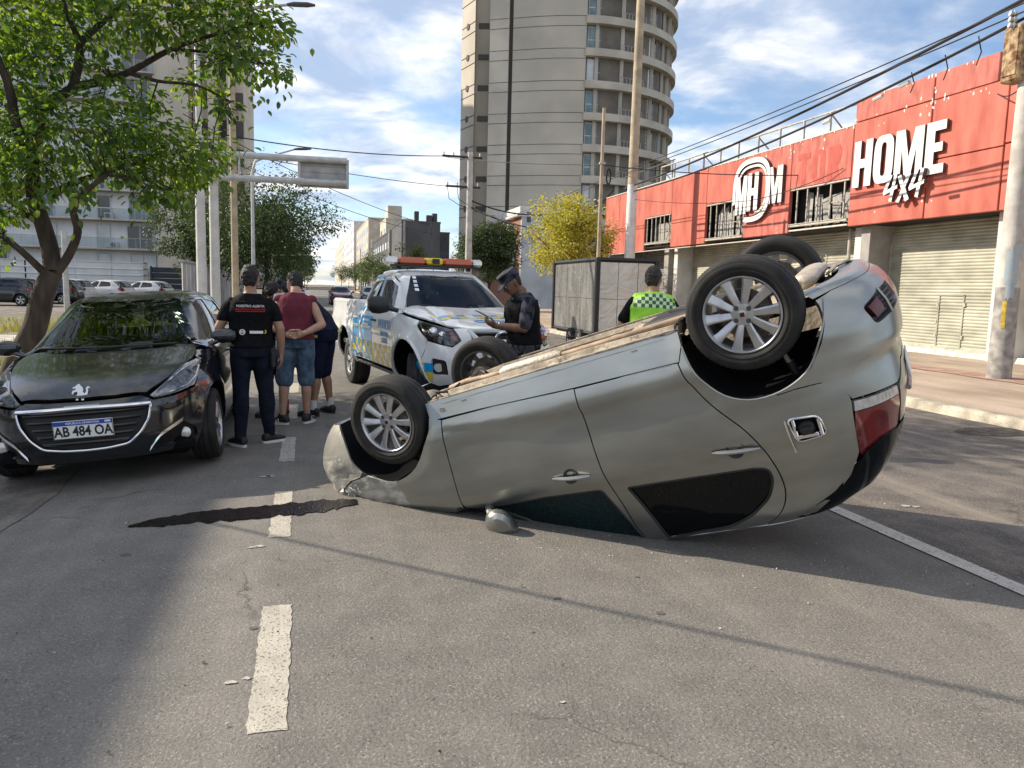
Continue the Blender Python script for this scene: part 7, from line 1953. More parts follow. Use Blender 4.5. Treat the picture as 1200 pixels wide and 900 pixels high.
class Figure:
    """joints in local axes: x to the person's right, y the way they face, z up"""
    def __init__(self, H=1.72, lean=(0, 0, 0)):
        k = H/1.72; J = {}
        J['hipR'] = V3(.092, 0, .90)*k; J['hipL'] = V3(-.092, 0, .90)*k
        J['kneeR'] = V3(.105, .02, .49)*k; J['kneeL'] = V3(-.105, .02, .49)*k
        J['ankR'] = V3(.11, -.02, .085); J['ankL'] = V3(-.11, -.02, .085)
        J['toeR'] = V3(.25, 1, 0); J['toeL'] = V3(-.25, 1, 0)
        J['spine'] = [V3(0, 0, .86)*k, V3(0, 0, .95)*k, V3(0, .005, 1.06)*k, V3(0, .01, 1.19)*k, V3(0, 0, 1.31)*k, V3(0, -.012, 1.40)*k, V3(0, -.01, 1.465)*k]
        J['right'] = [V3(1, 0, 0)]*7
        J['shR'] = V3(.182, -.01, 1.395)*k; J['shL'] = V3(-.182, -.01, 1.395)*k
        J['elR'] = V3(.235, -.02, 1.115)*k; J['elL'] = V3(-.235, -.02, 1.115)*k
        J['wrR'] = V3(.245, .06, .87)*k; J['wrL'] = V3(-.245, .06, .87)*k
        J['hdR'] = (V3(0, .15, -1), V3(-1, 0, 0)); J['hdL'] = (V3(0, .15, -1), V3(1, 0, 0))
        J['neck'] = V3(0, 0, 1.49)*k; J['head'] = V3(0, .025, 1.605)*k
        J['face'] = V3(0, 1, -.05); J['hup'] = V3(0, .0, 1)
        self.J = J; self.k = k; self.curlR = self.curlL = .55
        self.dims = [(.155, .112), (.168, .125), (.150, .112), (.158, .118), (.172, .120), (.148, .094), (.070, .062)]
        self.fat = 1.0
    def bend(self, ang, z0=.95, side=0.0):
        """lean everything above the hips forward by ang, sideways by side"""
        c = V3(0, 0, z0*self.k); M = Matrix.Rotation(-ang, 3, 'X') @ Matrix.Rotation(side, 3, 'Y'); J = self.J
        f = lambda p: c+M @ (p-c)
        for n in ('shR', 'shL', 'elR', 'elL', 'wrR', 'wrL', 'neck', 'head'): J[n] = f(J[n])
        S_ = J['spine']; N = len(S_)
        for i in range(2, N):
            t = min(1, (i-1)/2.5); Mi = Matrix.Rotation(-ang*t, 3, 'X') @ Matrix.Rotation(side*t, 3, 'Y')
            S_[i] = c+(M if t >= 1 else Mi) @ (S_[i]-c); J['right'][i] = Mi @ V3(1, 0, 0)
        for n in ('face', 'hup'): J[n] = M @ J[n]
        for n in ('hdR', 'hdL'): J[n] = tuple(M @ q for q in J[n])
    def torso(self, mb, g=0.0, lo=0, hi=7, flare=0.0):
        J = self.J; S_ = J['spine']; rings = []
        for i in range(lo, hi):
            t = (S_[min(i+1, 6)]-S_[max(i-1, 0)]).normalized(); r = J['right'][i]; r = (r-t*r.dot(t)).normalized(); f = t.cross(r)*1
            a, b = self.dims[i]; fl = flare if i == lo else 0
            rings.append((S_[i], r, f, (a*self.fat+g+fl)*self.k, (b*self.fat+g+fl)*self.k))
        loft(mb, rings)
    def limbs(self, mb, which, g=0.0, t1=1.0):
        J, k = self.J, self.k
        for w_ in which:
            s = w_[-1]
            if w_[:2] == 'ua':
                A, B = J['sh'+s], J['el'+s]; B = A.lerp(B, t1); inn = (J['spine'][4]-A).normalized()
                A = A+inn*.012-V3(0, 0, .022); capsule(mb, [A+inn*.06+V3(0, 0, .004), A, A.lerp(B, .30), A.lerp(B, .7), B], [(.044+g)*k, (.052+g)*k, (.053+g)*k, (.047+g)*k, (.044+g)*k])
            elif w_[:2] == 'fa':
                A, B = J['el'+s], J['wr'+s]; B = A.lerp(B, t1); capsule(mb, [A, A.lerp(B, .3), A.lerp(B, .7), B], [(.042+g)*k, (.045+g)*k, (.036+g)*k, (.028+g)*k])
            elif w_[:2] == 'th':
                A, B = J['hip'+s], J['knee'+s]; B = A.lerp(B, t1)
                capsule(mb, [A+V3(0, 0, .03), A.lerp(B, .25), A.lerp(B, .6), B], [(.095+g)*k, (.090+g)*k, (.074+g)*k, (.058+g)*k if t1 >= 1 else (.068+g)*k])
            elif w_[:2] == 'ca':
                A, B = J['knee'+s], J['ank'+s]; B = A.lerp(B, t1); bk = V3(0, -.016, 0)
                capsule(mb, [A, A.lerp(B, .28)+bk, A.lerp(B, .6)+bk*.6, B], [(.055+g)*k, (.058+g)*k, (.044+g)*k, (.034+g)*k])
    def headmesh(self, mb):
        J, k = self.J, self.k; c = J['head']; f = J['face'].normalized(); u = J['hup']; u = (u-f*u.dot(f)).normalized(); r = f.cross(u)
        self.hf = (c, r, f, u)
        rings = []
        for z, w_, fr, bk in ((-.118, .022, .060, -.035), (-.110, .036, .078, -.020), (-.085, .052, .088, .030), (-.055, .062, .090, .070), (-.02, .070, .090, .088), (.015, .074, .090, .097), (.05, .074, .088, .098), (.085, .062, .070, .085), (.108, .042, .045, .058), (.118, .016, .018, .022)):
            cy = (fr-bk)/2; rings.append((c+u*(z*k)+f*(cy*k), r, f, w_*k, (fr+bk)/2*k))
        loft(mb, rings, 20)
        P = lambda x, y, z: c+r*(x*k)+f*(y*k)+u*(z*k)
        mb.tube([P(0, .086, .012), P(0, .100, -.012), P(0, .110, -.030), P(0, .094, -.040)], [.007, .010, .015, .012], 8)
        for s in (1, -1):
            capsule(mb, [P(s*.072, -.008, -.035), P(s*.077, -.014, -.008), P(s*.076, -.020, .014)], [.010, .015, .012], 8)
            capsule(mb, [P(s*.030, .084, .020), P(s*.050, .072, .022)], [.009, .008], 6)
            mb.ball(tuple(P(s*.040, .066, -.028)), .022, 10, 6)
        capsule(mb, [P(-.024, .086, -.068), P(0, .094, -.066), P(.024, .086, -.068)], [.006, .009, .006], 8)
        capsule(mb, [J['spine'][5]+V3(0, 0, .0), J['neck'], c-u*.06*k-f*.015], [.075*k, .060*k, .055*k], 14)
    def build(self, root, skin, feet=True, hands=True, vox=.0085):
        J = self.J; b = MB()
        self.torso(b, -.012); self.limbs(b, ('uaR', 'uaL', 'faR', 'faL', 'thR', 'thL', 'caR', 'caL')); self.headmesh(b)
        for s in 'RL':
            d, pn = J['hd'+s]; hand(b, J['wr'+s], d, pn, 1 if s == 'R' else -1, self.curlR if s == 'R' else self.curlL)
            a = J['ank'+s]; capsule(b, [a, a+V3(J['toe'+s].x, J['toe'+s].y, 0).normalized()*.12-V3(0, 0, .04)], [.036, .028], 8)
        o = remeshed(b, 'body', MATS[skin], root, vox, 2)
        c, r, f, u = self.hf; k = self.k
        for s in (1, -1):
            e = MB(); q = c+r*(s*.031*k)+f*(.083*k)+u*(.004*k); e.ball(tuple(q), .0105, 10, 6); e.ball(tuple(q+f*.0062), .0058, 8, 6, 1); e.build('eye', [MATS['eye_white'], MATS['hair_black']], o)
        return o
    def hair(self, root, m='hair_black', length=0.0, top=.005, name='hair', short=False):
        c, r, f, u = self.hf; k = self.k; b = MB(); rings = []
        g = top
        for z, w_, fr, bk in ((-.078-length, .044, -.040, .070), (-.045, .062, -.026, .090), (-.005, .070, .005, .101), (.015, .076, .030, .107), (.05, .077, .080, .108), (.085, .066, .078, .096), (.112, .046, .052, .070), (.126, .020, .022, .030)):
            cy = (fr-bk)/2; rings.append((c+u*((z+(.010 if z > .1 else 0))*k)+f*(cy*k), r, f, (w_+g)*k, (fr+bk)/2*k+g))
        loft(b, rings, 20); rr = random.Random(4)
        if not short:
            for _ in range(40):
                a = rr.uniform(0, 2*pi); z = rr.uniform(.03, .12); q = c+u*(z*k)+r*(cos(a)*.07*(1-z*2.2))+f*(sin(a)*.085*(1-z*2.2)-.008); capsule(b, [q, q+u*.014+r*rr.uniform(-.02, .02)+f*rr.uniform(-.02, .02)], [.013, .006], 6)
        return remeshed(b, name, MATS[m], root, .008, 2)
    def frame_back(self, i, x, z, d):
        """matrix of a flat print on the back (or chest, d < 0) near spine ring i"""
        J = self.J; S_ = J['spine']; t = (S_[min(i+1, 6)]-S_[max(i-1, 0)]).normalized(); r = J['right'][i]; r = (r-t*r.dot(t)).normalized(); f = t.cross(r)
        return frame(S_[i]-f*d+r*x+t*z, r, t)

def shirt(fg, root, m, sleeves=.62, g=.018, lo=1, name='shirt', low=.0, sl_g=.016):
    b = MB(); fg.torso(b, g, lo, 7, low)
    if sleeves: fg.limbs(b, ('uaR', 'uaL'), sl_g, sleeves)
    else:
        for s in 'RL': A = fg.J['sh'+s]; inn = (fg.J['spine'][4]-A).normalized(); capsule(b, [A+inn*.09, A+inn*.01], [.066*fg.k, .060*fg.k])
    return remeshed(b, name, MATS[m], root, .010, 3)
def trousers(fg, root, m, full=True, g=.014, t=.9, name='trousers'):
    b = MB(); fg.torso(b, g-.004, 0, 3)
    fg.limbs(b, ('thR', 'thL'), g, 1.0 if full else t)
    if full: fg.limbs(b, ('caR', 'caL'), g+.006, .97)
    return remeshed(b, name, MATS[m], root, .010, 3)
def decal(mb, name, m, parent, M_):
    mb.v = [tuple(M_ @ Vector(p)) for p in mb.v]; return mb.build(name, m, parent)
def ppl(label, loc, yaw):
    return thing('person', label, 'person', loc, (0, 0, radians(yaw)))
def wrap_print(mb, fg, i, d, R_=.19):
    """bend a flat print round the back a little"""
    mb.v = [(p[0], p[1], p[2]-(p[0]**2)/(2*R_)) for p in mb.v]

# 1 man in a black vest seen from behind (yaw 0: faces +Y, away from the camera)
r_ = ppl('person in black t-shirt and black vest standing beside the black hatchback, seen from behind', (-.60, 7.70, 0), 4)
g_ = Figure(1.70); J = g_.J
J['ankL'] = V3(-.105, -.12, .085); J['ankR'] = V3(.155, .02, .085); J['toeL'] = V3(-.55, .8, 0); J['toeR'] = V3(.75, .55, 0); J['kneeL'] = V3(-.10, -.02, .48); J['kneeR'] = V3(.13, .05, .48)
J['elL'] = V3(-.285, .0, 1.12); J['wrL'] = V3(-.245, .22, 1.05); J['hdL'] = (V3(.5, 1, 0), V3(0, 0, -1))
J['elR'] = V3(.265, -.03, 1.12); J['wrR'] = V3(.275, .02, .875); J['hdR'] = (V3(.0, .12, -1), V3(-1, .2, 0)); g_.fat = 1.12
J['face'] = V3(.15, 1, -.12)
g_.build(r_, 'skin_tan'); g_.hair(r_, short=False)
shirt(g_, r_, 'cloth_black', .62, .014)
b = MB(); g_.torso(b, .027, 1, 6); vest = remeshed(b, 'vest', MATS['vest_black'], r_, .011, 3)
for t_, i, z, sz, m in (('NUESTRO ALERTA', 4, .055, .030, 'print_white'), ('SEGURIDAD CIUDADANA', 4, .024, .023, 'print_red')):
    q = text_mb(t_, sz, .002, .0006, 1.0); wrap_print(q, g_, i, 0, .5); decal(q, 'lettering', MATS[m], vest, g_.frame_back(i, .0, z, .176))
b = MB(); b.bbox(-.13, .13, -.004, .004, -.001, .001, .001); wrap_print(b, g_, 4, 0, .5); decal(b, 'red_band', MATS['print_red'], vest, g_.frame_back(4, 0, .004, .176))
b = MB(); b.bbox(-.02, .10, -.013, .013, -.001, .001, .001); b.tube([(-.085+.022*cos(a), .0+.022*sin(a), .0) for a in [2*pi*i/12 for i in range(13)]], .006, 5); b.bbox(-.105, -.065, -.004, .008, -.001, .002, .001); wrap_print(b, g_, 2, 0, .5); decal(b, 'emblem', MATS['print_white'], vest, g_.frame_back(2, .01, .035, .170))
b = MB(); b.tube([(.115, -.012, 0), (.125, .006, 0), (.118, .022, 0)], .006, 5); wrap_print(b, g_, 2, 0, .5); decal(b, 'emblem', MATS['print_yellow'], vest, g_.frame_back(2, .01, .035, .170))
trousers(g_, r_, 'jeans_navy', True, .014)
b = MB(); b.bbox(.15, .225, -.06, .06, .82, .96, .02); b.bbox(.17, .22, -.10, -.05, .74, .90, .02); b.tube([(.17, -.02, .84), (.18, .0, .73)], .03, 8); b.build('holster', MATS['shoe_black'], r_)
for s in 'RL': shoe(r_, J['ank'+s], J['toe'+s], 'shoe_black', 'shoe_white')

# 2 detained man in a maroon sleeveless shirt
r_ = ppl('person in maroon sleeveless shirt and denim shorts with hands clasped behind the back', (-.22, 8.78, 0), -3)
g_ = Figure(1.70); J = g_.J; g_.fat = 1.10
J['ankL'] = V3(-.14, -.05, .085); J['ankR'] = V3(.115, .03, .085); J['toeL'] = V3(-.9, .45, 0); J['toeR'] = V3(.35, .9, 0); J['kneeL'] = V3(-.12, .0, .48); J['kneeR'] = V3(.11, .03, .48)
g_.bend(radians(9))
J['elL'] = V3(-.285, -.07, 1.10); J['elR'] = V3(.29, -.06, 1.11); J['wrL'] = V3(-.085, -.20, 1.005); J['wrR'] = V3(.105, -.21, 1.02)
J['hdL'] = (V3(1, -.05, -.12), V3(0, -1, .1)); J['hdR'] = (V3(-1, -.1, -.25), V3(0, -1, 0)); g_.curlR = g_.curlL = .8
J['head'] = J['head']+V3(-.02, .05, -.02); J['face'] = V3(-.55, .8, -.45); J['hup'] = V3(-.1, .45, .9)
g_.build(r_, 'skin_light'); g_.hair(r_, short=False, top=.007)
shirt(g_, r_, 'maroon_cloth', 0, .022, 1, low=.012)
trousers(g_, r_, 'denim_blue', False, .026, .98, 'shorts')
b = MB(); b.tube([(-.085+.032*cos(a)*.3, -.20+.033*cos(a), 1.01+.033*sin(a)) for a in [2*pi*i/14 for i in range(15)]], .008, 6); b.build('wristband', MATS['shoe_black'], r_)
for s in 'RL': shoe(r_, J['ank'+s], J['toe'+s], 'shoe_black', 'shoe_white', True)

# 3 officer in navy leaning over
r_ = ppl('person in navy uniform and cap bending forward behind the detained man', (.06, 9.38, 0), 62)
g_ = Figure(1.78); J = g_.J; g_.fat = 1.22
J['ankL'] = V3(-.17, .02, .085); J['ankR'] = V3(.15, -.04, .085); J['toeL'] = V3(-.2, 1, 0); J['toeR'] = V3(.4, .9, 0)
g_.bend(radians(44))
J['elL'] = J['shL']+V3(-.04, .10, -.27); J['elR'] = J['shR']+V3(.05, .12, -.26); J['wrL'] = J['elL']+V3(.08, .21, .05); J['wrR'] = J['elR']+V3(-.06, .22, .04)
J['hdL'] = (V3(.2, 1, .1), V3(0, 0, -1)); J['hdR'] = (V3(-.2, 1, .1), V3(0, 0, -1)); J['face'] = V3(0, .72, -.7); J['hup'] = V3(0, .7, .72)
g_.build(r_, 'skin_tan'); g_.hair(r_, short=True)
shirt(g_, r_, 'navy_cloth', .7, .026, 1, low=.01)
trousers(g_, r_, 'navy_cloth', False, .030, 1.0, 'shorts')
c, rt, f, u = g_.hf; b = MB()
loft(b, [(c+u*.035, rt, f, .086, .108), (c+u*.075, rt, f, .088, .108), (c+u*.115, rt, f, .074, .092), (c+u*.135, rt, f, .03, .04)]); loft(b, [(c+f*.08+u*.045, rt, u, .07, .008), (c+f*.17+u*.025, rt, u, .055, .006)]); cap_ = remeshed(b, 'cap', MATS['navy_cloth'], r_, .008, 2)
b = MB(); g_.torso(b, .034, 1, 2)
for sgn in (1, -1):
    b = MB(); p = J['hipR' if sgn > 0 else 'hipL']; b.bbox(-.05, .05, -.014, .014, -.001, .002, .001); M_ = frame(p+V3(.135*sgn, -.02, .02), (0, sgn, 0), (0, .1, 1)); decal(b, 'reflective_strip', MATS['reflective_yellow'], r_, M_)
b = MB(); b.bbox(-.06, .06, -.018, .018, -.001, .002, .001); decal(b, 'reflective_strip', MATS['reflective_yellow'], r_, frame(J['spine'][1]+V3(.10, -.16, .03), (.9, -.35, 0), (0, .15, 1)))
for t_, z in (('POLICIA', .05),):
    q = text_mb(t_, .06, .002, .001, 1.0); decal(q, 'lettering', MATS['print_white'], r_, g_.frame_back(4, .0, .04, .176))
for s in 'RL':
    shoe(r_, J['ank'+s], J['toe'+s], 'shoe_black', 'shoe_black'); a = J['ank'+s]; b = MB(); b.tube([a+V3(0, 0, .0), a+V3(0, 0, .11)], [.046, .048], 12); b.build('sock', MATS['sock_white'], r_)

# 4 someone mostly hidden between them
r_ = ppl('person mostly hidden between the others, dark hair, holding white papers', (-.46, 9.25, 0), 150)
g_ = Figure(1.56); J = g_.J
J['elL'] = V3(-.21, .05, 1.06); J['elR'] = V3(.21, .05, 1.06); J['wrL'] = V3(-.10, .24, 1.14); J['wrR'] = V3(.10, .24, 1.14); J['hdL'] = (V3(.5, 1, .1), V3(0, 0, 1)); J['hdR'] = (V3(-.5, 1, .1), V3(0, 0, 1)); J['face'] = V3(0, .45, -.9); J['hup'] = V3(0, .9, .45)
g_.build(r_, 'skin_light'); g_.hair(r_, short=False, top=.008)
shirt(g_, r_, 'cloth_black', .6); trousers(g_, r_, 'navy_cloth', False, .022, 1.0, 'shorts')
for s in 'RL':
    shoe(r_, J['ank'+s], J['toe'+s], 'shoe_black', 'shoe_black'); a = J['ank'+s]; b = MB(); b.tube([a, a+V3(0, 0, .12)], [.046, .048], 12); b.build('sock', MATS['sock_red'], r_)
pp = MB(); pp.add([(-.06, 0, -.02), (.07, .01, .0), (.06, .02, .09), (-.05, .03, .07), (-.06, -.004, -.02), (.07, .006, .0), (.06, .016, .09), (-.05, .026, .07)], [(0, 1, 2, 3), (7, 6, 5, 4), (0, 4, 5, 1), (1, 5, 6, 2), (2, 6, 7, 3), (3, 7, 4, 0)], 0, False)
pp.build('paper_sheet', MATS['paper_white'], None, 'white sheet of papers held up between the standing people', 'paper', loc=(-.40, 8.95, 1.36))

# 5 policeman looking at his phone, in front of the pick-up's nose
r_ = ppl('person in dark camouflage police uniform, cap and black vest looking down at a phone', (2.14, 7.85, 0), 96)
g_ = Figure(1.78); J = g_.J; g_.fat = 1.16
g_.bend(radians(6))
J['elR'] = J['shR']+V3(.05, .02, -.30); J['elL'] = J['shL']+V3(-.05, .06, -.29)
J['wrR'] = V3(.08, .325, 1.165); J['wrL'] = V3(-.09, .345, 1.175); J['hdR'] = (V3(-.42, 1, .35), V3(-.5, 0, 1)); J['hdL'] = (V3(.42, 1, .35), V3(.5, 0, 1)); g_.curlR = g_.curlL = .95
J['head'] = J['head']+V3(0, .07, -.035); J['face'] = V3(.0, .80, -.62); J['hup'] = V3(0, .62, .78)
g_.build(r_, 'skin_brown'); g_.hair(r_, 'hair_short', short=True, top=.002)
shirt(g_, r_, 'camo_cloth', .85, .018, sl_g=.024)
b = MB(); g_.torso(b, .030, 1, 6); vest = remeshed(b, 'vest', MATS['vest_black'], r_, .011, 3)
b = MB(); b.bbox(-.09, .09, .165, .20, 1.10, 1.24, .02); b.bbox(.02, .10, .16, .21, 1.24, 1.33, .015); b.build('pouch', MATS['vest_black'], vest)
trousers(g_, r_, 'camo_cloth', True, .024)
c, rt, f, u = g_.hf; b = MB()
loft(b, [(c+u*.030-f*.006, rt, f, .086, .108), (c+u*.070-f*.006, rt, f, .090, .112), (c+u*.125-f*.002, rt, f, .088, .110), (c+u*.132, rt, f, .070, .09)]); loft(b, [(c+f*.075+u*.040, rt, u, .075, .010), (c+f*.13+u*.022, rt, u, .072, .008), (c+f*.175+u*.002, rt, u, .050, .006)]); remeshed(b, 'cap', MATS['camo_cloth'], r_, .008, 2)
b = MB(); b.lathe([(.170, .905), (.185, .905), (.188, .93), (.185, .955), (.170, .955)], 28, 0, 'z', True); b.v = [(p[0]*1.08, p[1]*.82+.0, p[2]+.02) for p in b.v]; b.bbox(-.10, .10, .13, .19, .90, .98, .015); b.bbox(.17, .24, -.05, .06, .86, .98, .02); b.bbox(-.24, -.17, -.03, .08, .86, .98, .02); b.build('duty_belt', MATS['shoe_black'], r_)
b = MB(); b.bbox(.145, .205, -.05, .08, .62, .84, .02); b.tube([(.175, .05, .84), (.18, .10, .90)], .022, 8); b.build('holster', MATS['shoe_black'], r_)
b = MB(); q = J['wrL']; b.tube([q+V3(.0, -.022, .0)+V3(.034*cos(a), .004, .034*sin(a)) for a in [2*pi*i/14 for i in range(15)]], .009, 6); b.bbox(q.x-.018, q.x+.018, q.y-.035, q.y-.005, q.z+.028, q.z+.040, .005); b.build('wristwatch', MATS['watch_steel'], r_)
b = MB(); b.lathe([(.001, .0), (.036, .0), (.036, .003), (.001, .003)], 20, 0, 'y'); decal(b, 'shoulder_badge', mat('badge_dark', (.02, .02, .024), .7), r_, Matrix.Translation(J['shL'].lerp(J['elL'], .30)) @ Matrix.Rotation(radians(90), 4, 'Z') @ Matrix.Translation((0, .082, 0)))
for s in 'RL': shoe(r_, J['ank'+s], J['toe'+s], 'shoe_black', 'shoe_black')
ph = MB(); ph.bbox(-.037, .037, -.078, .078, -.005, .005, .004)
ph.build('mobile_phone', MATS['phone_black'], None, 'black mobile phone held in the camouflaged policeman\'s hands', 'phone', loc=(1.665, 7.815, 1.29)).rotation_euler = (radians(25), 0, radians(96))

# 6 man in a high-visibility vest beyond the car
r_ = ppl('person in yellow green high visibility vest with checker band behind the overturned car', (3.38, 7.40, 0), -14)
g_ = Figure(1.82); J = g_.J; g_.fat = 1.25
g_.bend(radians(8), side=radians(2))
J['elL'] = J['shL']+V3(-.14, .02, -.28); J['wrL'] = J['elL']+V3(.12, .20, -.02); J['hdL'] = (V3(.8, .6, 0), V3(0, 0, -1)); J['elR'] = J['shR']+V3(.10, .04, -.28); J['wrR'] = J['elR']+V3(-.10, .22, .03); J['hdR'] = (V3(-.7, .7, 0), V3(0, 0, -1))
J['face'] = V3(.35, .9, -.25)
g_.build(r_, 'skin_tan'); g_.hair(r_, 'hair_short', short=True, top=.003)
shirt(g_, r_, 'cloth_black', .72, .014, sl_g=.022); trousers(g_, r_, 'navy_cloth', True, .016)
b = MB(); g_.torso(b, .026, 1, 7)
for s in 'RL': A = J['sh'+s]; inn = (J['spine'][5]-A).normalized(); capsule(b, [A+inn*.10+V3(0, 0, .012), A+inn*.025+V3(0, 0, .012)], [.066, .058])
vest = remeshed(b, 'vest', MATS['hi_vis'], r_, .011, 3)
# checker band sewn across the shoulder blades: squares laid on the vest surface
me = vest.data
from mathutils.bvhtree import BVHTree
bv = BVHTree.FromPolygons([v.co.copy() for v in me.vertices], [tuple(p.vertices) for p in me.polygons])
for m, par in (('hi_vis_pale', 0), ('hi_vis_dark', 1)):
    b = MB()
    for r0 in range(4):
        for k in range(14):
            if (r0+k) % 2 != par: continue
            pts = []
            for dx in (0, .5, 1):
                for dz in (0, .5, 1):
                    M_ = g_.frame_back(4, -.252+.036*(k+dx), .005+.036*(r0+dz), .45); o_ = M_.translation; dr = M_.col[2].to_3d() * -1
                    hit = bv.ray_cast(o_, dr) if False else bv.ray_cast(o_, -dr*-1)
                    if hit[0] is None: hit = bv.ray_cast(o_, -dr)
                    pts.append(hit[0]+hit[1]*.003 if hit[0] else None)
            if None in pts: continue
            if max((pts[i]-pts[j]).length for i in range(9) for j in range(9)) > .09: continue
            b.add(pts, [(0, 3, 4, 1), (1, 4, 5, 2), (3, 6, 7, 4), (4, 7, 8, 5)])
    b.build('checker_band', MATS[m], vest, kind='stuff')
for s in 'RL': shoe(r_, J['ank'+s], J['toe'+s], 'shoe_black', 'shoe_black')
# ---------------------------------------------------------------- trees
mat('bark_dark', (.055, .042, .032), .95, var=.4, vs=9, bump=.8, bs=22, stretch=(1, 1, .25))
mat('bark_red', (.17, .045, .038), .9, var=.3, vs=6, bump=.4, bs=18)
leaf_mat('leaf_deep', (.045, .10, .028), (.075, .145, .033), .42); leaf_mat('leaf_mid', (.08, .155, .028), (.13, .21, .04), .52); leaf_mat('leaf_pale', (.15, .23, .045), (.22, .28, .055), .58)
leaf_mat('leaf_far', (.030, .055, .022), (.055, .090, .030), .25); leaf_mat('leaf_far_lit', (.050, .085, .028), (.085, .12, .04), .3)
leaf_mat('leaf_yellow', (.44, .40, .06), (.56, .52, .13), .35); leaf_mat('leaf_olive', (.15, .16, .035), (.24, .22, .05), .35)
leaf_mat('leaf_avenue', (.065, .11, .035), (.11, .15, .05), .3)

def leaf_geo(L, W, fold=.25):
    return [(0, 0, 0), (W*.5, L*.30, fold*W*.5), (W*.42, L*.65, fold*W*.42), (0, L, -L*.10), (-W*.42, L*.65, fold*W*.42), (-W*.5, L*.30, fold*W*.5), (0, L*.5, -.02*L)], [(0, 1, 6), (1, 2, 6), (2, 3, 6), (3, 4, 6), (4, 5, 6), (5, 0, 6)]
def leaf_simple(L, W): return [(0, 0, 0), (W*.5, L*.45, W*.14), (0, L, -L*.08), (-W*.5, L*.45, W*.14)], [(0, 1, 2), (0, 2, 3)]
def scatter(mb, rr, c, rad, n, L, geo, mats, sq=.8, droop=.5, shell=.55):
    c = Vector(c)
    for _ in range(n):
        d = Vector((rr.gauss(0, 1), rr.gauss(0, 1), rr.gauss(0, 1))).normalized()
        p = c+Vector((d.x, d.y, d.z*sq))*(rad*(shell+(1.08-shell)*rr.random()**.7))
        ax = (d+Vector((rr.uniform(-.8, .8), rr.uniform(-.8, .8), rr.uniform(-.5, .3)-droop))).normalized()
        up = Vector((rr.uniform(-.6, .6), rr.uniform(-.6, .6), 1)); x = ax.cross(up)
        if x.length < 1e-3: continue
        x.normalize(); z = x.cross(ax); s = L*rr.uniform(.5, 1.2)
        vs, fs = geo
        mb.add([p+x*(v[0]*s)+ax*(v[1]*s)+z*(v[2]*s) for v in vs], fs, rr.choices(range(len(mats)), mats)[0], False)

def limb(mb, pts, r0, r1, n=9):
    P = smooth_line3(pts, 5); k = len(P); mb.tube(P, [r0+(r1-r0)*(i/(k-1))**.8 for i in range(k)], n)
def smooth_line3(pts, k=5):
    out = []; n = len(pts)
    for i in range(n-1):
        p0, p1, p2, p3 = (Vector(pts[max(0, min(n-1, j))]) for j in (i-1, i, i+1, i+2))
        for j in range(k):
            t = j/k; out.append(.5*((2*p1)+(p2-p0)*t+(2*p0-5*p1+4*p2-p3)*t*t+(3*p1-p0-3*p2+p3)*t**3))
    out.append(Vector(pts[-1])); return out

def TREE_XZ(a, b):
    """crown layout on a drawing grid -> across and height (m) in the plane of the trunk"""
    q = ((a-600)/900, (b-450)/900, 1.0)
    d = [sum([[0.96901, -0.24566, 0.02598], [-0.00508, -0.12496, -0.99215], [0.24698, 0.96127, -0.12234]][i][j]*q[i] for i in range(3)) for j in range(3)]
    t = 12.5/d[1]
    return d[0]*t, 1.55+d[2]*t

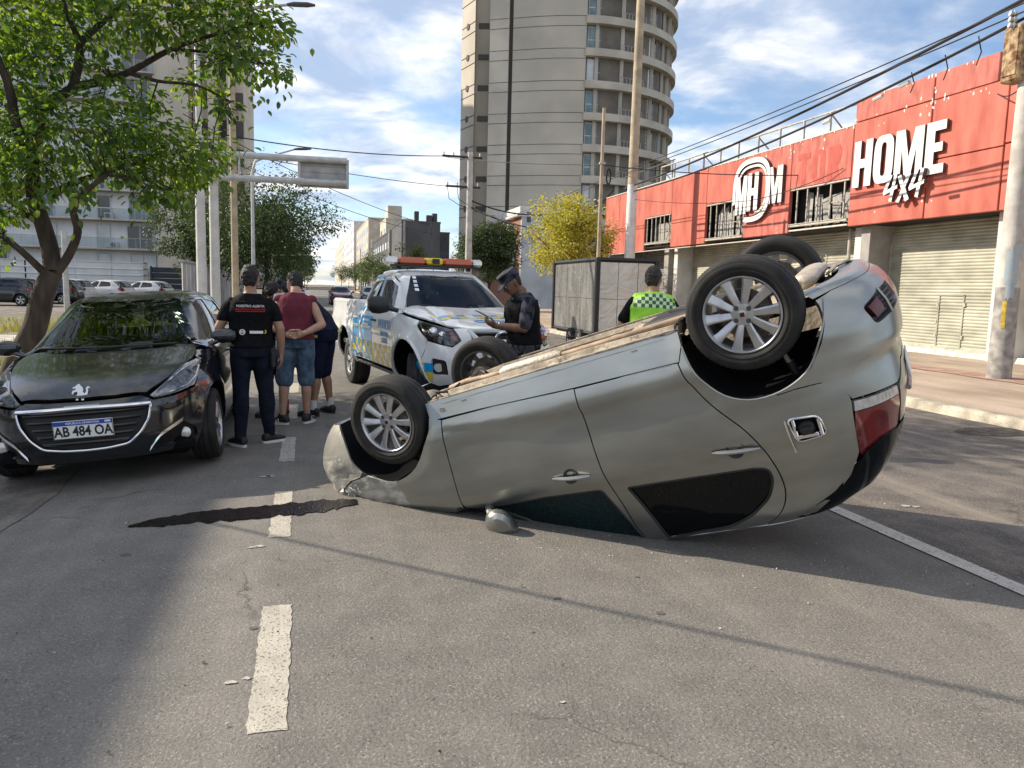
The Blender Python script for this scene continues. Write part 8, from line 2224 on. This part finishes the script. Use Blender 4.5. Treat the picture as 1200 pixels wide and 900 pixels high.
def big_tree():
    o = Vector((-4.0, 12.5, .03)); t = thing('street_tree', 'broad leafed tree with leaning dark trunk behind the black hatchback', 'tree', o)
    rr = random.Random(21); Yd = 12.5
    def at(x, y, d=0.0):   # a point of the crown, metres, in the tree's own axes
        a = TREE_XZ(x, y); f = (Yd+d)/Yd
        return Vector((a[0]*f, Yd+d, 1.55+(a[1]-1.55)*f))-o
    tr = MB()
    base = [V3(-.28, 0, -.05), V3(-.20, 0, .25), at(40, 385), at(52, 340), at(62, 318), at(58, 290, .05), at(50, 262, .05), at(40, 235, .0), at(38, 200, -.1), at(44, 160, -.1), at(50, 125, 0)]
    limb(tr, base[:5], .20, .135, 14); limb(tr, base[4:8], .13, .105, 12); limb(tr, base[7:], .10, .065, 10)
    tk = tr.build('trunk', MATS['bark_dark'], t, sharp=60)
    limbs = [
        ([at(64, 322), at(80, 300, -.05), at(91, 272, -.15), at(86, 245, -.3), at(100, 225, -.5), at(125, 205, -.6)], .08, .03),
        ([at(62, 330), at(40, 308, -.1), at(20, 290, -.2), at(0, 275, -.3), at(-30, 262, -.4), at(-60, 230, -.4)], .06, .025),
        ([at(48, 128), at(85, 104, .1), at(120, 95, .15), at(150, 85, .1), at(200, 58, 0), at(240, 44, -.1), at(290, 30, -.2)], .08, .022),
        ([at(85, 104, .1), at(93, 70, .2), at(95, 50, .25), at(118, 28, .3), at(140, 8, .3), at(160, -30, .4)], .075, .03),
        ([at(42, 190, -.1), at(20, 150, -.3), at(10, 100, -.5), at(-10, 50, -.7), at(-20, 0, -.8)], .09, .03),
        ([at(60, 230, 0), at(85, 215, .2), at(130, 200, .5), at(180, 185, .8), at(225, 170, 1.0)], .06, .018),
        ([at(95, 50, .25), at(80, 20, .1), at(70, -20, 0)], .05, .02),
        ([at(150, 85, .1), at(185, 95, .0), at(230, 100, -.1), at(262, 115, -.2)], .035, .012),
        ([at(200, 58, 0), at(250, 62, -.2), at(300, 75, -.3)], .03, .010),
        ([at(50, 262), at(30, 250, .3), at(-5, 215, .6), at(-40, 190, .8)], .06, .02)]
    ends = []
    for P, r0, r1 in limbs:
        b = MB(); limb(b, P, r0, r1, 8); b.build('branch', MATS['bark_dark'], t, sharp=60); ends += smooth_line3(P, 3)
    cl = [(20, 210, 38), (60, 203, 38), (108, 190, 42), (150, 182, 40), (190, 205, 40), (215, 178, 42), (240, 168, 30), (180, 150, 42), (130, 152, 38), (80, 155, 42), (30, 145, 42), (0, 172, 40), (10, 92, 48), (58, 72, 36), (30, 40, 48), (100, 38, 42), (150, 18, 46), (200, 28, 42), (250, 18, 48), (298, 15, 38), (322, 35, 26), (308, 72, 30), (280, 48, 38), (328, 82, 15), (232, 100, 30), (262, 128, 18), (165, 112, 26), (118, 118, 26), (0, 0, 60), (60, 0, 50), (210, -30, 60), (120, -40, 60), (285, -40, 45), (20, -60, 60), (250, 190, 18), (206, 228, 16), (172, 222, 20), (96, 228, 12), (8, 245, 20), (-4, 285, 14), (-40, 200, 60), (-60, 120, 70), (-70, 30, 80), (-40, 260, 36), (100, -110, 80), (220, -100, 70), (0, -140, 80), (150, 195, 26), (225, 205, 24), (50, 118, 22), (125, 82, 16), (255, 72, 26)]
    fol = MB(); tw = MB(); geo = leaf_geo(1, .58)
    for i, (x, y, r_) in enumerate(cl):
        m = .0147*r_
        for k in range(2):
            d = rr.uniform(-.9, 1.3) if r_ > 20 else rr.uniform(-.5, .4); c = at(x+rr.uniform(-.15, .15)*r_, y+rr.uniform(-.15, .15)*r_, d)
            n = int(160*(m/.6)**1.6)
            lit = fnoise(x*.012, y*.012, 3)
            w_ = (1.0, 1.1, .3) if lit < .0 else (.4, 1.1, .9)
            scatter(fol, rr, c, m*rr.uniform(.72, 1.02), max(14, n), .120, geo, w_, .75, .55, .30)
            e = min(ends, key=lambda q: (q-c).length); mid = e.lerp(c, .5)+Vector((rr.uniform(-.1, .1), rr.uniform(-.1, .1), rr.uniform(0, .12)))
            tw.tube([e, mid, c], [.014, .010, .005], 5)
            for _ in range(3):
                q = c+Vector((rr.uniform(-1, 1), rr.uniform(-1, 1), rr.uniform(-1, .7)))*m*.8; tw.tube([mid.lerp(c, .5), q], [.007, .003], 4)
    fol.build('foliage', [MATS['leaf_deep'], MATS['leaf_mid'], MATS['leaf_pale']], t, kind='stuff', sharp=0)
    tw.build('twigs', MATS['bark_dark'], t, kind='stuff', sharp=0)
    # the leaves that can be picked out one by one along the near rim of the crown
    lm = []
    for m in ('leaf_mid', 'leaf_pale', 'leaf_deep'):
        b = MB(); b.add(*geo, 0, False); ob = b.build('leaf', MATS[m], t, sharp=0); lm.append(ob)
    rim = [(325, 85, 16), (318, 50, 18), (262, 170, 20), (240, 185, 20), (205, 232, 16), (95, 235, 10), (10, 255, 18), (300, 95, 16), (165, 228, 16), (-2, 292, 12), (120, 205, 22), (60, 215, 25)]
    for k in range(240):
        x, y, r_ = rim[k % len(rim)]; c = at(x, y, -.9+rr.uniform(-.4, .3)); d = Vector((rr.gauss(0, 1), rr.gauss(0, 1), rr.gauss(0, 1)))*(.0147*r_*.75)
        ob = lm[k % 3] if k < 3 else link_copy(lm[rr.randrange(3)], t)
        ob.location = c+d; ob.rotation_euler = (radians(rr.uniform(-110, -20)), rr.uniform(-.5, .5), rr.uniform(0, 2*pi)); s_ = rr.uniform(.09, .135); ob.scale = (s_, s_, s_)
big_tree()

def tree(name, label, loc, h0, rx, rz, cz, nclump, per, L, mats, wts, trunk_r=.14, bark='bark_dark', seed=1, group=None, lift=0.0):
    t = thing(name, label, 'tree', loc, group=group); rr = random.Random(seed)
    tr = MB(); top = Vector((rr.uniform(-.2, .2)*rx, rr.uniform(-.2, .2)*rx, cz))
    limb(tr, [V3(0, 0, -.1), V3(.03*rx, 0, h0*.5), V3(.05*rx, .02, h0), top], trunk_r, trunk_r*.35, 8)
    cs = []
    for k in range(nclump):
        d = Vector((rr.gauss(0, 1), rr.gauss(0, 1), rr.gauss(0, 1))).normalized()*rr.uniform(.35, .95); c = Vector((d.x*rx, d.y*rx, cz+d.z*rz)); cs.append(c)
        if k < 16: e = V3(.05*rx, .02, h0+rr.uniform(0, cz-h0)*.8); limb(tr, [e, e.lerp(c, .5)+V3(0, 0, .1*rz), c], trunk_r*.4, trunk_r*.06, 5)
    tr.build('trunk', MATS[bark], t, sharp=60)
    f = MB(); geo = leaf_simple(1, .62)
    for c in cs: scatter(f, rr, c, rx*rr.uniform(.20, .36), per, L, geo, wts, .8, .25, .25)
    f.build('crown', [MATS[m] for m in mats], t, sharp=0)
    return t
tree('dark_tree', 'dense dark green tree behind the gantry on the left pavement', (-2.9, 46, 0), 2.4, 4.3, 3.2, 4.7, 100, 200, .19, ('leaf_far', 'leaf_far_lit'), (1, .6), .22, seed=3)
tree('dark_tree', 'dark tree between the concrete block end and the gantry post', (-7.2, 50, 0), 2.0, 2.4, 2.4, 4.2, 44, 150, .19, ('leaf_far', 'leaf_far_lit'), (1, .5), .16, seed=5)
tree('yellow_tree', 'bushy yellow leaved tree with reddish trunk beside the metal trailer', (10.5, 32, .12), 1.5, 1.95, 1.75, 3.75, 90, 150, .14, ('leaf_yellow', 'leaf_olive'), (1.3, .5), .16, 'bark_red', seed=8)
tree('yellow_tree', 'olive green lower crown just right of the yellow tree', (12.2, 33.4, .12), 1.6, 1.2, 1.3, 3.1, 30, 110, .13, ('leaf_olive', 'leaf_yellow', 'leaf_far_lit'), (1, .3, .6), .10, seed=9)
tree('dark_tree', 'dark dense bush like tree behind the pick-up roof', (11.0, 50, .12), 1.4, 2.3, 2.2, 3.9, 80, 170, .19, ('leaf_far', 'leaf_far_lit'), (1, .35), .18, seed=12)
tree('street_tree', 'olive street tree above the pick-up bed', (8.9, 74, .12), 1.6, 1.7, 2.0, 4.0, 26, 90, .2, ('leaf_olive', 'leaf_avenue'), (1, 1), .12, seed=14)
rr = random.Random(17)
for k, (x, y, s_) in enumerate([(-3.6, 66, 1.0), (-3.7, 84, 1.1), (-3.5, 104, 1.2), (-3.8, 128, 1.2), (-3.6, 155, 1.3), (-3.7, 190, 1.4), (-3.6, 235, 1.5), (9.6, 96, .9), (9.3, 122, 1.1), (9.5, 150, 1.1), (9.4, 185, 1.2), (9.6, 230, 1.4), (9.4, 290, 1.5)]):
    side_ = 'left' if x < 0 else 'right'
    tree('street_tree', ('green street tree in the %s hand row, %s in line from the camera' % (side_, ('first', 'second', 'third', 'fourth', 'fifth', 'sixth', 'seventh')[k if k < 7 else k-7])), (x+(1.0 if x < 0 else -.4), y, 0), 2.0*s_, 2.5*s_, 2.3*s_, 3.9*s_, 30, 80, .30, ('leaf_avenue', 'leaf_far_lit', 'leaf_far'), (1, .8, .5), .13, seed=30+k, group='street trees along the %s kerb' % side_)
tree('street_tree', 'green tree at the back of the car park behind the hoarding end', (-8.5, 72, 0), 2.0, 2.2, 2.2, 5.0, 24, 90, .22, ('leaf_far', 'leaf_far_lit'), (1, .5), .15, seed=55)
# ---------------------------------------------------------------- poles, gantry, cables, trailer
mat('galvanised', (.46, .47, .47), .5, .25, var=.15, vs=4); mat('gantry_white', (.58, .58, .56), .55, var=.12, vs=3); mat('sign_back', (.36, .36, .355), .5, .3, var=.2, vs=2.5)
mat('pole_concrete', (.47, .44, .395), .85, var=.2, vs=3, bump=.3, bs=30, col2=(.57, .545, .50)); mat('pole_whitewash', (.66, .66, .65), .75, var=.12, vs=3); mat('pole_tan', (.40, .33, .23), .85, var=.2, vs=3)
mat('pole_grime', (.30, .29, .27), .9, var=.35, vs=6); mat('poster', (.60, .62, .62), .8, var=.3, vs=12, col2=(.30, .42, .48), detail=8); mat('poster_yellow', (.55, .38, .05), .8, var=.3, vs=20)
mat('cable', (.012, .012, .013), .7); mat('cable_pale', (.55, .54, .52), .7); mat('rust_box', (.24, .10, .035), .85, var=.5, vs=10, col2=(.48, .36, .20), detail=8); mat('box_pale', (.55, .50, .42), .8, var=.2, vs=8)
def pole(name, label, x, y, z0, h, r0, r1, m, cat='pole', lean=(0, 0)):
    t = thing(name, label, cat, (x, y, z0)); b = MB(); n = 8
    b.tube([(lean[0]*h*i/n, lean[1]*h*i/n, h*i/n) for i in range(n+1)], [r0+(r1-r0)*i/n for i in range(n+1)], 20); b.build('shaft', MATS[m], t); return t
# near right concrete post
t = pole('concrete_post', 'thick concrete utility post with torn posters on the right pavement', 12.38, 11.6, .12, 9.5, .205, .15, 'pole_concrete', 'utility pole')
b = MB(); b.lathe([(.207, .02), (.197, 1.7), (.198, 1.7)], 24, 0, 'z'); b.build('grimy_foot', MATS['pole_grime'], t)
for z0, z1, a0, a1, m in ((1.75, 2.35, 3.5, 4.6, 'poster'), (1.5, 1.8, 3.7, 4.4, 'poster'), (2.2, 2.5, 4.1, 4.8, 'poster'), (.95, 1.45, 3.6, 3.95, 'poster_yellow')):
    b = MB(); n = 8; vs = []
    for i in range(n+1):
        a = a0+(a1-a0)*i/n; j = .05*fnoise(i*.9, z0*3)
        vs += [(.204*cos(a), .204*sin(a), z0+j), (.201*cos(a), .201*sin(a), z1+j*1.5)]
    b.add(vs, [(2*i, 2*i+2, 2*i+3, 2*i+1) for i in range(n)]); b.build('torn_poster', MATS[m], t)
b = MB(); b.bbox(-.34, -.02, -.06, .32, 5.35, 6.32, .03); b.m = [0]*len(b.f); bx = b.build('junction_box', MATS['rust_box'], t)
b = MB(); b.bbox(-.36, -.335, -.02, .28, 5.45, 6.25, .008); b.build('box_door', MATS['rust_box'], bx)
b = MB()
for k in range(3):
    z = 6.3+.10*k; b.cyl((-.30, .12, z), (-.42, .15, z+.02), .045, 10); b.cyl((-.34, .12, z), (-.36, .13, z), .07, 10)
b.build('insulators', MATS['galvanised'], t, kind='stuff')
# tall white and tan pole by the shop
t = pole('lamp_pole', 'tall pole painted white below and tan above, beside the shop windows', 12.75, 30.4, .12, 15.5, .235, .15, 'pole_tan', 'pole')
b = MB(); b.tube([(0, 0, .02), (0, 0, 5.85)], [.238, .206], 20); b.build('white_paint', MATS['pole_whitewash'], t)
t = pole('thin_pole', 'thin tan pole rising behind the metal trailer', 9.72, 26.0, .12, 7.75, .075, .055, 'pole_tan')
b = MB(); b.tube([(.22*cos(a)*.35+.28, .05, 5.45+.26*sin(a)) for a in [2*pi*i/18 for i in range(19)]], .03, 6); b.build('cable_coil', MATS['cable'], t)
b = MB(); b.bbox(-.1, .12, -.05, .05, 5.85, 5.92, .01); b.build('bracket', MATS['galvanised'], t)
# utility pole with cross-arms in front of the tower
t = pole('utility_pole', 'grey concrete utility pole with two cross-arms in front of the tower', 9.3, 48, .12, 9.75, .24, .17, 'pole_concrete', 'utility pole')
for x0, x1, z in ((-1.75, .75, 9.45), (-1.5, .65, 7.65)):
    b = MB(); b.bbox(x0, x1, -.06, .06, z-.06, z+.06, .01); arm = b.build('cross_arm', MATS['bark_dark'], t)
    for x in (x0+.1, x0+.7, x1-.15): b = MB(); b.lathe([(.02, 0), (.05, .02), (.035, .08), (.055, .12), (.03, .2), (.001, .22)], 10, 0, 'z', c=(x, 0, z+.06)); b.build('insulator', MATS['galvanised'], arm)
b = MB()
for x in (-1.4, -.8): b.tube([(x, 0, 7.6), (x+.1, 0, 6.9), (x+.8, 0, 6.5), (-.1, 0, 6.4)], .02, 5)
b.build('jumper_wires', MATS['cable'], t, kind='stuff')
# further poles down the right kerb
for k, (x, y, h) in enumerate(((9.0, 82, 8.2), (9.1, 100, 8.6), (9.0, 130, 9), (9.1, 165, 9))): pole('utility_pole', ('grey pole standing before the dark building, nearest of the far row', 'second grey pole before the dark building', 'third grey pole down the right kerb', 'last grey pole seen down the right kerb')[k], x, y, .12, h, .16, .12, 'pole_concrete', 'utility pole')
# sign gantry on the left pavement
t = thing('sign_gantry', 'road sign gantry with twin white posts carrying the back of a sign over the road', 'sign gantry', (-3.1, 24, .05))
for x, y in ((-.10, 0), (.24, .25)): b = MB(); b.tube([(x, y, 0), (x, y, 5.6 if x < 0 else 5.35)], [.145, .125], 16); b.build('post', MATS['gantry_white'], t)
for z, x1 in ((5.13, 4.02), (4.48, 4.0)): b = MB(); b.tube([(.0, .05, z), (x1, .05, z+.03)], .095, 14); b.build('arm', MATS['galvanised'], t)
b = MB(); b.bbox(2.60, 4.08, .16, .21, 4.36, 5.22, .01); sg = b.build('sign_panel', MATS['sign_back'], t)
for x in (2.66, 4.02): b = MB(); b.bbox(x-.03, x+.03, .10, .16, 4.38, 5.20, .006); b.build('rib', MATS['galvanised'], sg)
for z in (4.62, 4.80, 4.98): b = MB(); b.bbox(2.7, 4.0, .145, .16, z-.012, z+.012, .003); b.build('rib', MATS['sign_back'], sg)
b = MB(); b.bbox(.95, 1.0, .0, .1, 4.5, 5.12, .005); b.build('strut', MATS['galvanised'], t)
b = MB(); b.bbox(-.35, .5, -.2, .5, -.05, .03, .01); b.build('foot_plate', MATS['galvanised'], t)
def street_lamp(label, x, y, h, reach, tilt=.12):
    t = thing('street_lamp', label, 'street lamp', (x, y, .05)); b = MB(); b.tube([(0, 0, 0), (0, 0, h*.5), (0, 0, h-.8), (.15, 0, h-.25), (reach*.35, 0, h), (reach, 0, h+reach*tilt)], [.10, .085, .07, .06, .05, .04], 12); b.build('shaft', MATS['galvanised'], t)
    b = MB(); e = Vector((reach, 0, h+reach*tilt)); loft(b, [(e+V3(-.05, 0, 0), V3(0, 1, 0), V3(0, 0, 1), .05, .04), (e+V3(.15, 0, .03), V3(0, 1, 0), V3(0, 0, 1), .13, .06), (e+V3(.55, 0, .06), V3(0, 1, 0), V3(0, 0, 1), .14, .06), (e+V3(.78, 0, .07), V3(0, 1, 0), V3(0, 0, 1), .05, .03)], 14); b.build('lamp_head', MATS['alloy_dark'], t)
street_lamp('street lamp whose head shows past the tree top', -3.35, 25.2, 9.45, 2.6, .13)
street_lamp('street lamp behind the sign gantry arm', -2.95, 40, 7.55, 2.0, .22)
pole('thin_pole', 'slim tan pole just right of the gantry posts', -2.85, 30, .05, 9.7, .13, .10, 'pole_tan')
t = pole('traffic_mast', 'tan mast with a level arm over the road below the dark tree', -3.0, 58, .05, 3.6, .08, .06, 'pole_tan', 'traffic mast'); b = MB(); b.tube([(0, 0, 3.45), (2.6, 0, 3.6)], .06, 8); b.build('arm', MATS['pole_tan'], t)
pole('thin_pole', 'pale slim post in the verge left of the tree trunk', -9.0, 32, .04, 3.2, .10, .09, 'galvanised')

# cables
CAB = 'overhead street cables'
def cable(name, label, pts, r, m='cable', sag=.0, seg=14, group=None):
    P = []
    for (a, b_) in zip(pts[:-1], pts[1:]):
        a, b_ = Vector(a), Vector(b_)
        for i in range(seg): t_ = i/seg; p = a.lerp(b_, t_); p.z -= sag*4*t_*(1-t_); P.append(p)
    P.append(Vector(pts[-1])); o = P[0].copy(); b = MB(); b.tube([p-o for p in P], r, 6)
    return b.build(name, MATS[m], None, label, 'cable', group, loc=o)
cable('overhead_cable', 'upper thin cable sloping across the sky above the red shop', [(11.9, 3, 7.0), (12.0, 11.3, 6.75), (12.4, 30.4, 6.55), (13, 60, 6.6)], .014, sag=.12)
cable('overhead_cable', 'thin cable just under the upper one above the shop', [(11.9, 3, 6.85), (12.0, 11.3, 6.60), (12.4, 30.4, 6.42), (13, 60, 6.5)], .014, sag=.12)
cable('cable_bundle', 'thick black cable bundle passing over the tall red fascia', [(12.3, 2, 7.2), (12.25, 11.4, 6.95), (12.75, 30.2, 5.95)], .034, sag=.22)
cable('cable_bundle', 'lower sagging black cable bundle with pale ties over the shop', [(12.3, 2, 6.9), (12.25, 11.4, 6.62), (12.75, 30.2, 5.7)], .03, sag=.34)
cable('overhead_cable', 'drop cable hanging from the bundle to the end of the red fascia', [(12.25, 11.4, 6.3), (13.8, 13.0, 5.95), (14.9, 14.75, 6.2)], .014, sag=.15)
for k, (y, z0, z1) in enumerate(((13.6, 6.38, 6.02), (14.5, 6.27, 5.98), (12.8, 6.5, 6.1))): cable('cable_tail', ('cable tail hanging by the step of the fascia', 'cable tail hanging left of the junction box', 'cable tail curling beside the concrete post')[k], [(12.35, y, z0+.1), (12.4, y-.05, (z0+z1)/2), (12.45, y+.1, z1)], .012, seg=4)
b = MB()
for y, z in ((14.6, 6.12), (15.4, 6.02), (17.2, 5.85)): b.tube([(0, y-15, z-6), (0.01, y-14.7, z-6.03)], .042, 6)
b.build('cable_ties', MATS['cable_pale'], None, 'pale plastic wraps on the lower cable bundle', 'cable ties', kind='stuff', loc=(12.4, 15, 6.08))
cable('overhead_cable', 'cable running from the dark pole towards the thin pole behind the trailer', [(7.7, 48, 9.5), (9.7, 26, 5.95), (15.2, 22, 5.4)], .018, sag=.12)
cable('overhead_cable', 'cable crossing the street from the gantry side to the utility pole', [(-12, 36, 9.2), (7.7, 48, 9.55)], .03, sag=.75, seg=26)
cable('overhead_cable', 'lower cable crossing the street to the utility pole', [(-12, 36, 8.75), (7.9, 48, 7.75)], .02, sag=.5, seg=26)
cable('overhead_cable', 'cable crossing the far sky from the left block to the dark building', [(-9, 60, 13.2), (15.5, 100, 9.2)], .03, sag=.9, seg=26)
cable('overhead_cable', 'second far cable from the left block towards the dark building', [(-9, 60, 11.5), (15.5, 104, 8.6)], .03, sag=.9, seg=26)
cable('cable_bundle', 'dark cable bundle slung past the brick house to the shop roof', [(9.3, 48, 7.0), (14.6, 44, 6.2), (15.2, 38.8, 6.9)], .05, sag=.5)
cable('cable_bundle', 'dark cable bundle drooping over the yellow tree', [(9.3, 48, 6.6), (13.2, 43, 5.0), (15.3, 38.9, 6.3)], .05, sag=.3)
cable('overhead_cable', 'low thick cable above the left pavement whose shadow crosses the near road', [(-15.0, 16.6, 3.9), (-5.83, 8.48, 3.5), (-2.12, 5.25, 3.5), (3.5, .2, 3.9)], .017, sag=.03)
cable('overhead_cable', 'thin drooping cable along the shop windows', [(12.75, 30.4, 5.4), (14.3, 24, 4.75), (14.9, 19.9, 5.3)], .012, sag=.12)

# metal sided trailer
mat('trailer_panel', (.55, .53, .48), .36, .6, var=.12, vs=.9, bump=.0); mat('trailer_dark', (.25, .25, .24), .42, .55, var=.25, vs=3.5, bump=.25, bs=9, stretch=(1, 1, .3)); mat('trailer_frame', (.014, .014, .015), .5)  # side panels use a darker copy of the end panel metal
def crinkle(m, s, d):
    t = m.node_tree; b = t.nodes['Principled BSDF']; c = t.nodes.new('ShaderNodeTexCoord'); n = t.nodes.new('ShaderNodeTexNoise'); n.inputs['Scale'].default_value = s; n.inputs['Detail'].default_value = 3; n.inputs['Distortion'].default_value = 2.2
    t.links.new(c.outputs['Object'], n.inputs['Vector']); p = t.nodes.new('ShaderNodeBump'); p.inputs['Strength'].default_value = 1; p.inputs['Distance'].default_value = d; t.links.new(n.outputs[0], p.inputs['Height']); t.links.new(p.outputs[0], b.inputs['Normal'])
crinkle(MATS['trailer_panel'], 1.5, .05); crinkle(MATS['trailer_dark'], 2.4, .03)
t = thing('box_trailer', 'black framed box trailer with crinkled metal sides parked at the right kerb', 'trailer', (6.95, 18.6, 0))
W_, L_, z0, z1 = 1.62, 3.6, .46, 2.36
for (a, b_) in (((0, 0), (W_, 0)), ((0, 0), (0, L_)), ((W_, 0), (W_, L_)), ((0, L_), (W_, L_))):
    for z in (z0, z1): b = MB(); b.tube([(a[0], a[1], z), (b_[0], b_[1], z)], .06 if z == z1 else .05, 4, smooth=False); b.build('frame_rail', MATS['trailer_frame'], t)
for x, y in ((0, 0), (W_, 0), (0, L_), (W_, L_)): b = MB(); b.bbox(x-.06, x+.06, y-.06, y+.06, z0-.05, z1+.03, .012); b.build('corner_post', MATS['trailer_frame'], t)
for x0, x1 in ((.07, .56), (.57, 1.10), (1.11, 1.55)):
    for k, (za, zb_) in enumerate(((z0+.05, 1.36), (1.37, z1-.06))): b = MB(); b.bbox(x0, x1, -.01, .012, za, zb_, .004); b.build('end_panel', MATS['trailer_panel'], t)
for k in range(3):
    for (za, zb_) in ((z0+.05, 1.36), (1.37, z1-.06)): b = MB(); y0 = .07+1.17*k; b.bbox(-.012, .01, y0, y0+1.15, za, zb_, .004); b.build('side_panel', MATS['trailer_dark'], t)
b = MB(); b.bbox(.02, W_-.02, .02, L_-.02, z0+.03, z1-.03, .01); b.build('inner_box', MATS['trailer_dark'], t)
b = MB(); b.bbox(-.02, W_+.02, -.02, L_+.02, z1+.03, z1+.06, .01); b.build('roof', MATS['trailer_frame'], t)
b = MB(); b.bbox(.1, W_-.1, -.35, L_, .36, .44, .01); b.tube([(-.35, 1.2, .3), (W_+.35, 1.2, .3)], .04, 8); b.bbox(-.3, .05, -.2, -.12, .30, .38, .01); b.build('chassis', MATS['trailer_frame'], t)
for x, s in ((-.12, 1), (W_+.12, -1)):
    for y in (1.0, 1.75): w_ = make_wheel(t, (x, y, .27), 1, R=.27, W=.16, rim=.16, spokes=5, detail=0); w_.rotation_euler = (0, 0, radians(90)*(1 if s > 0 else -1))
b = MB(); b.bbox(-.26, -.06, -.32, -.10, .20, .46, .02); b.build('tail_light', MATS['trailer_frame'], t)
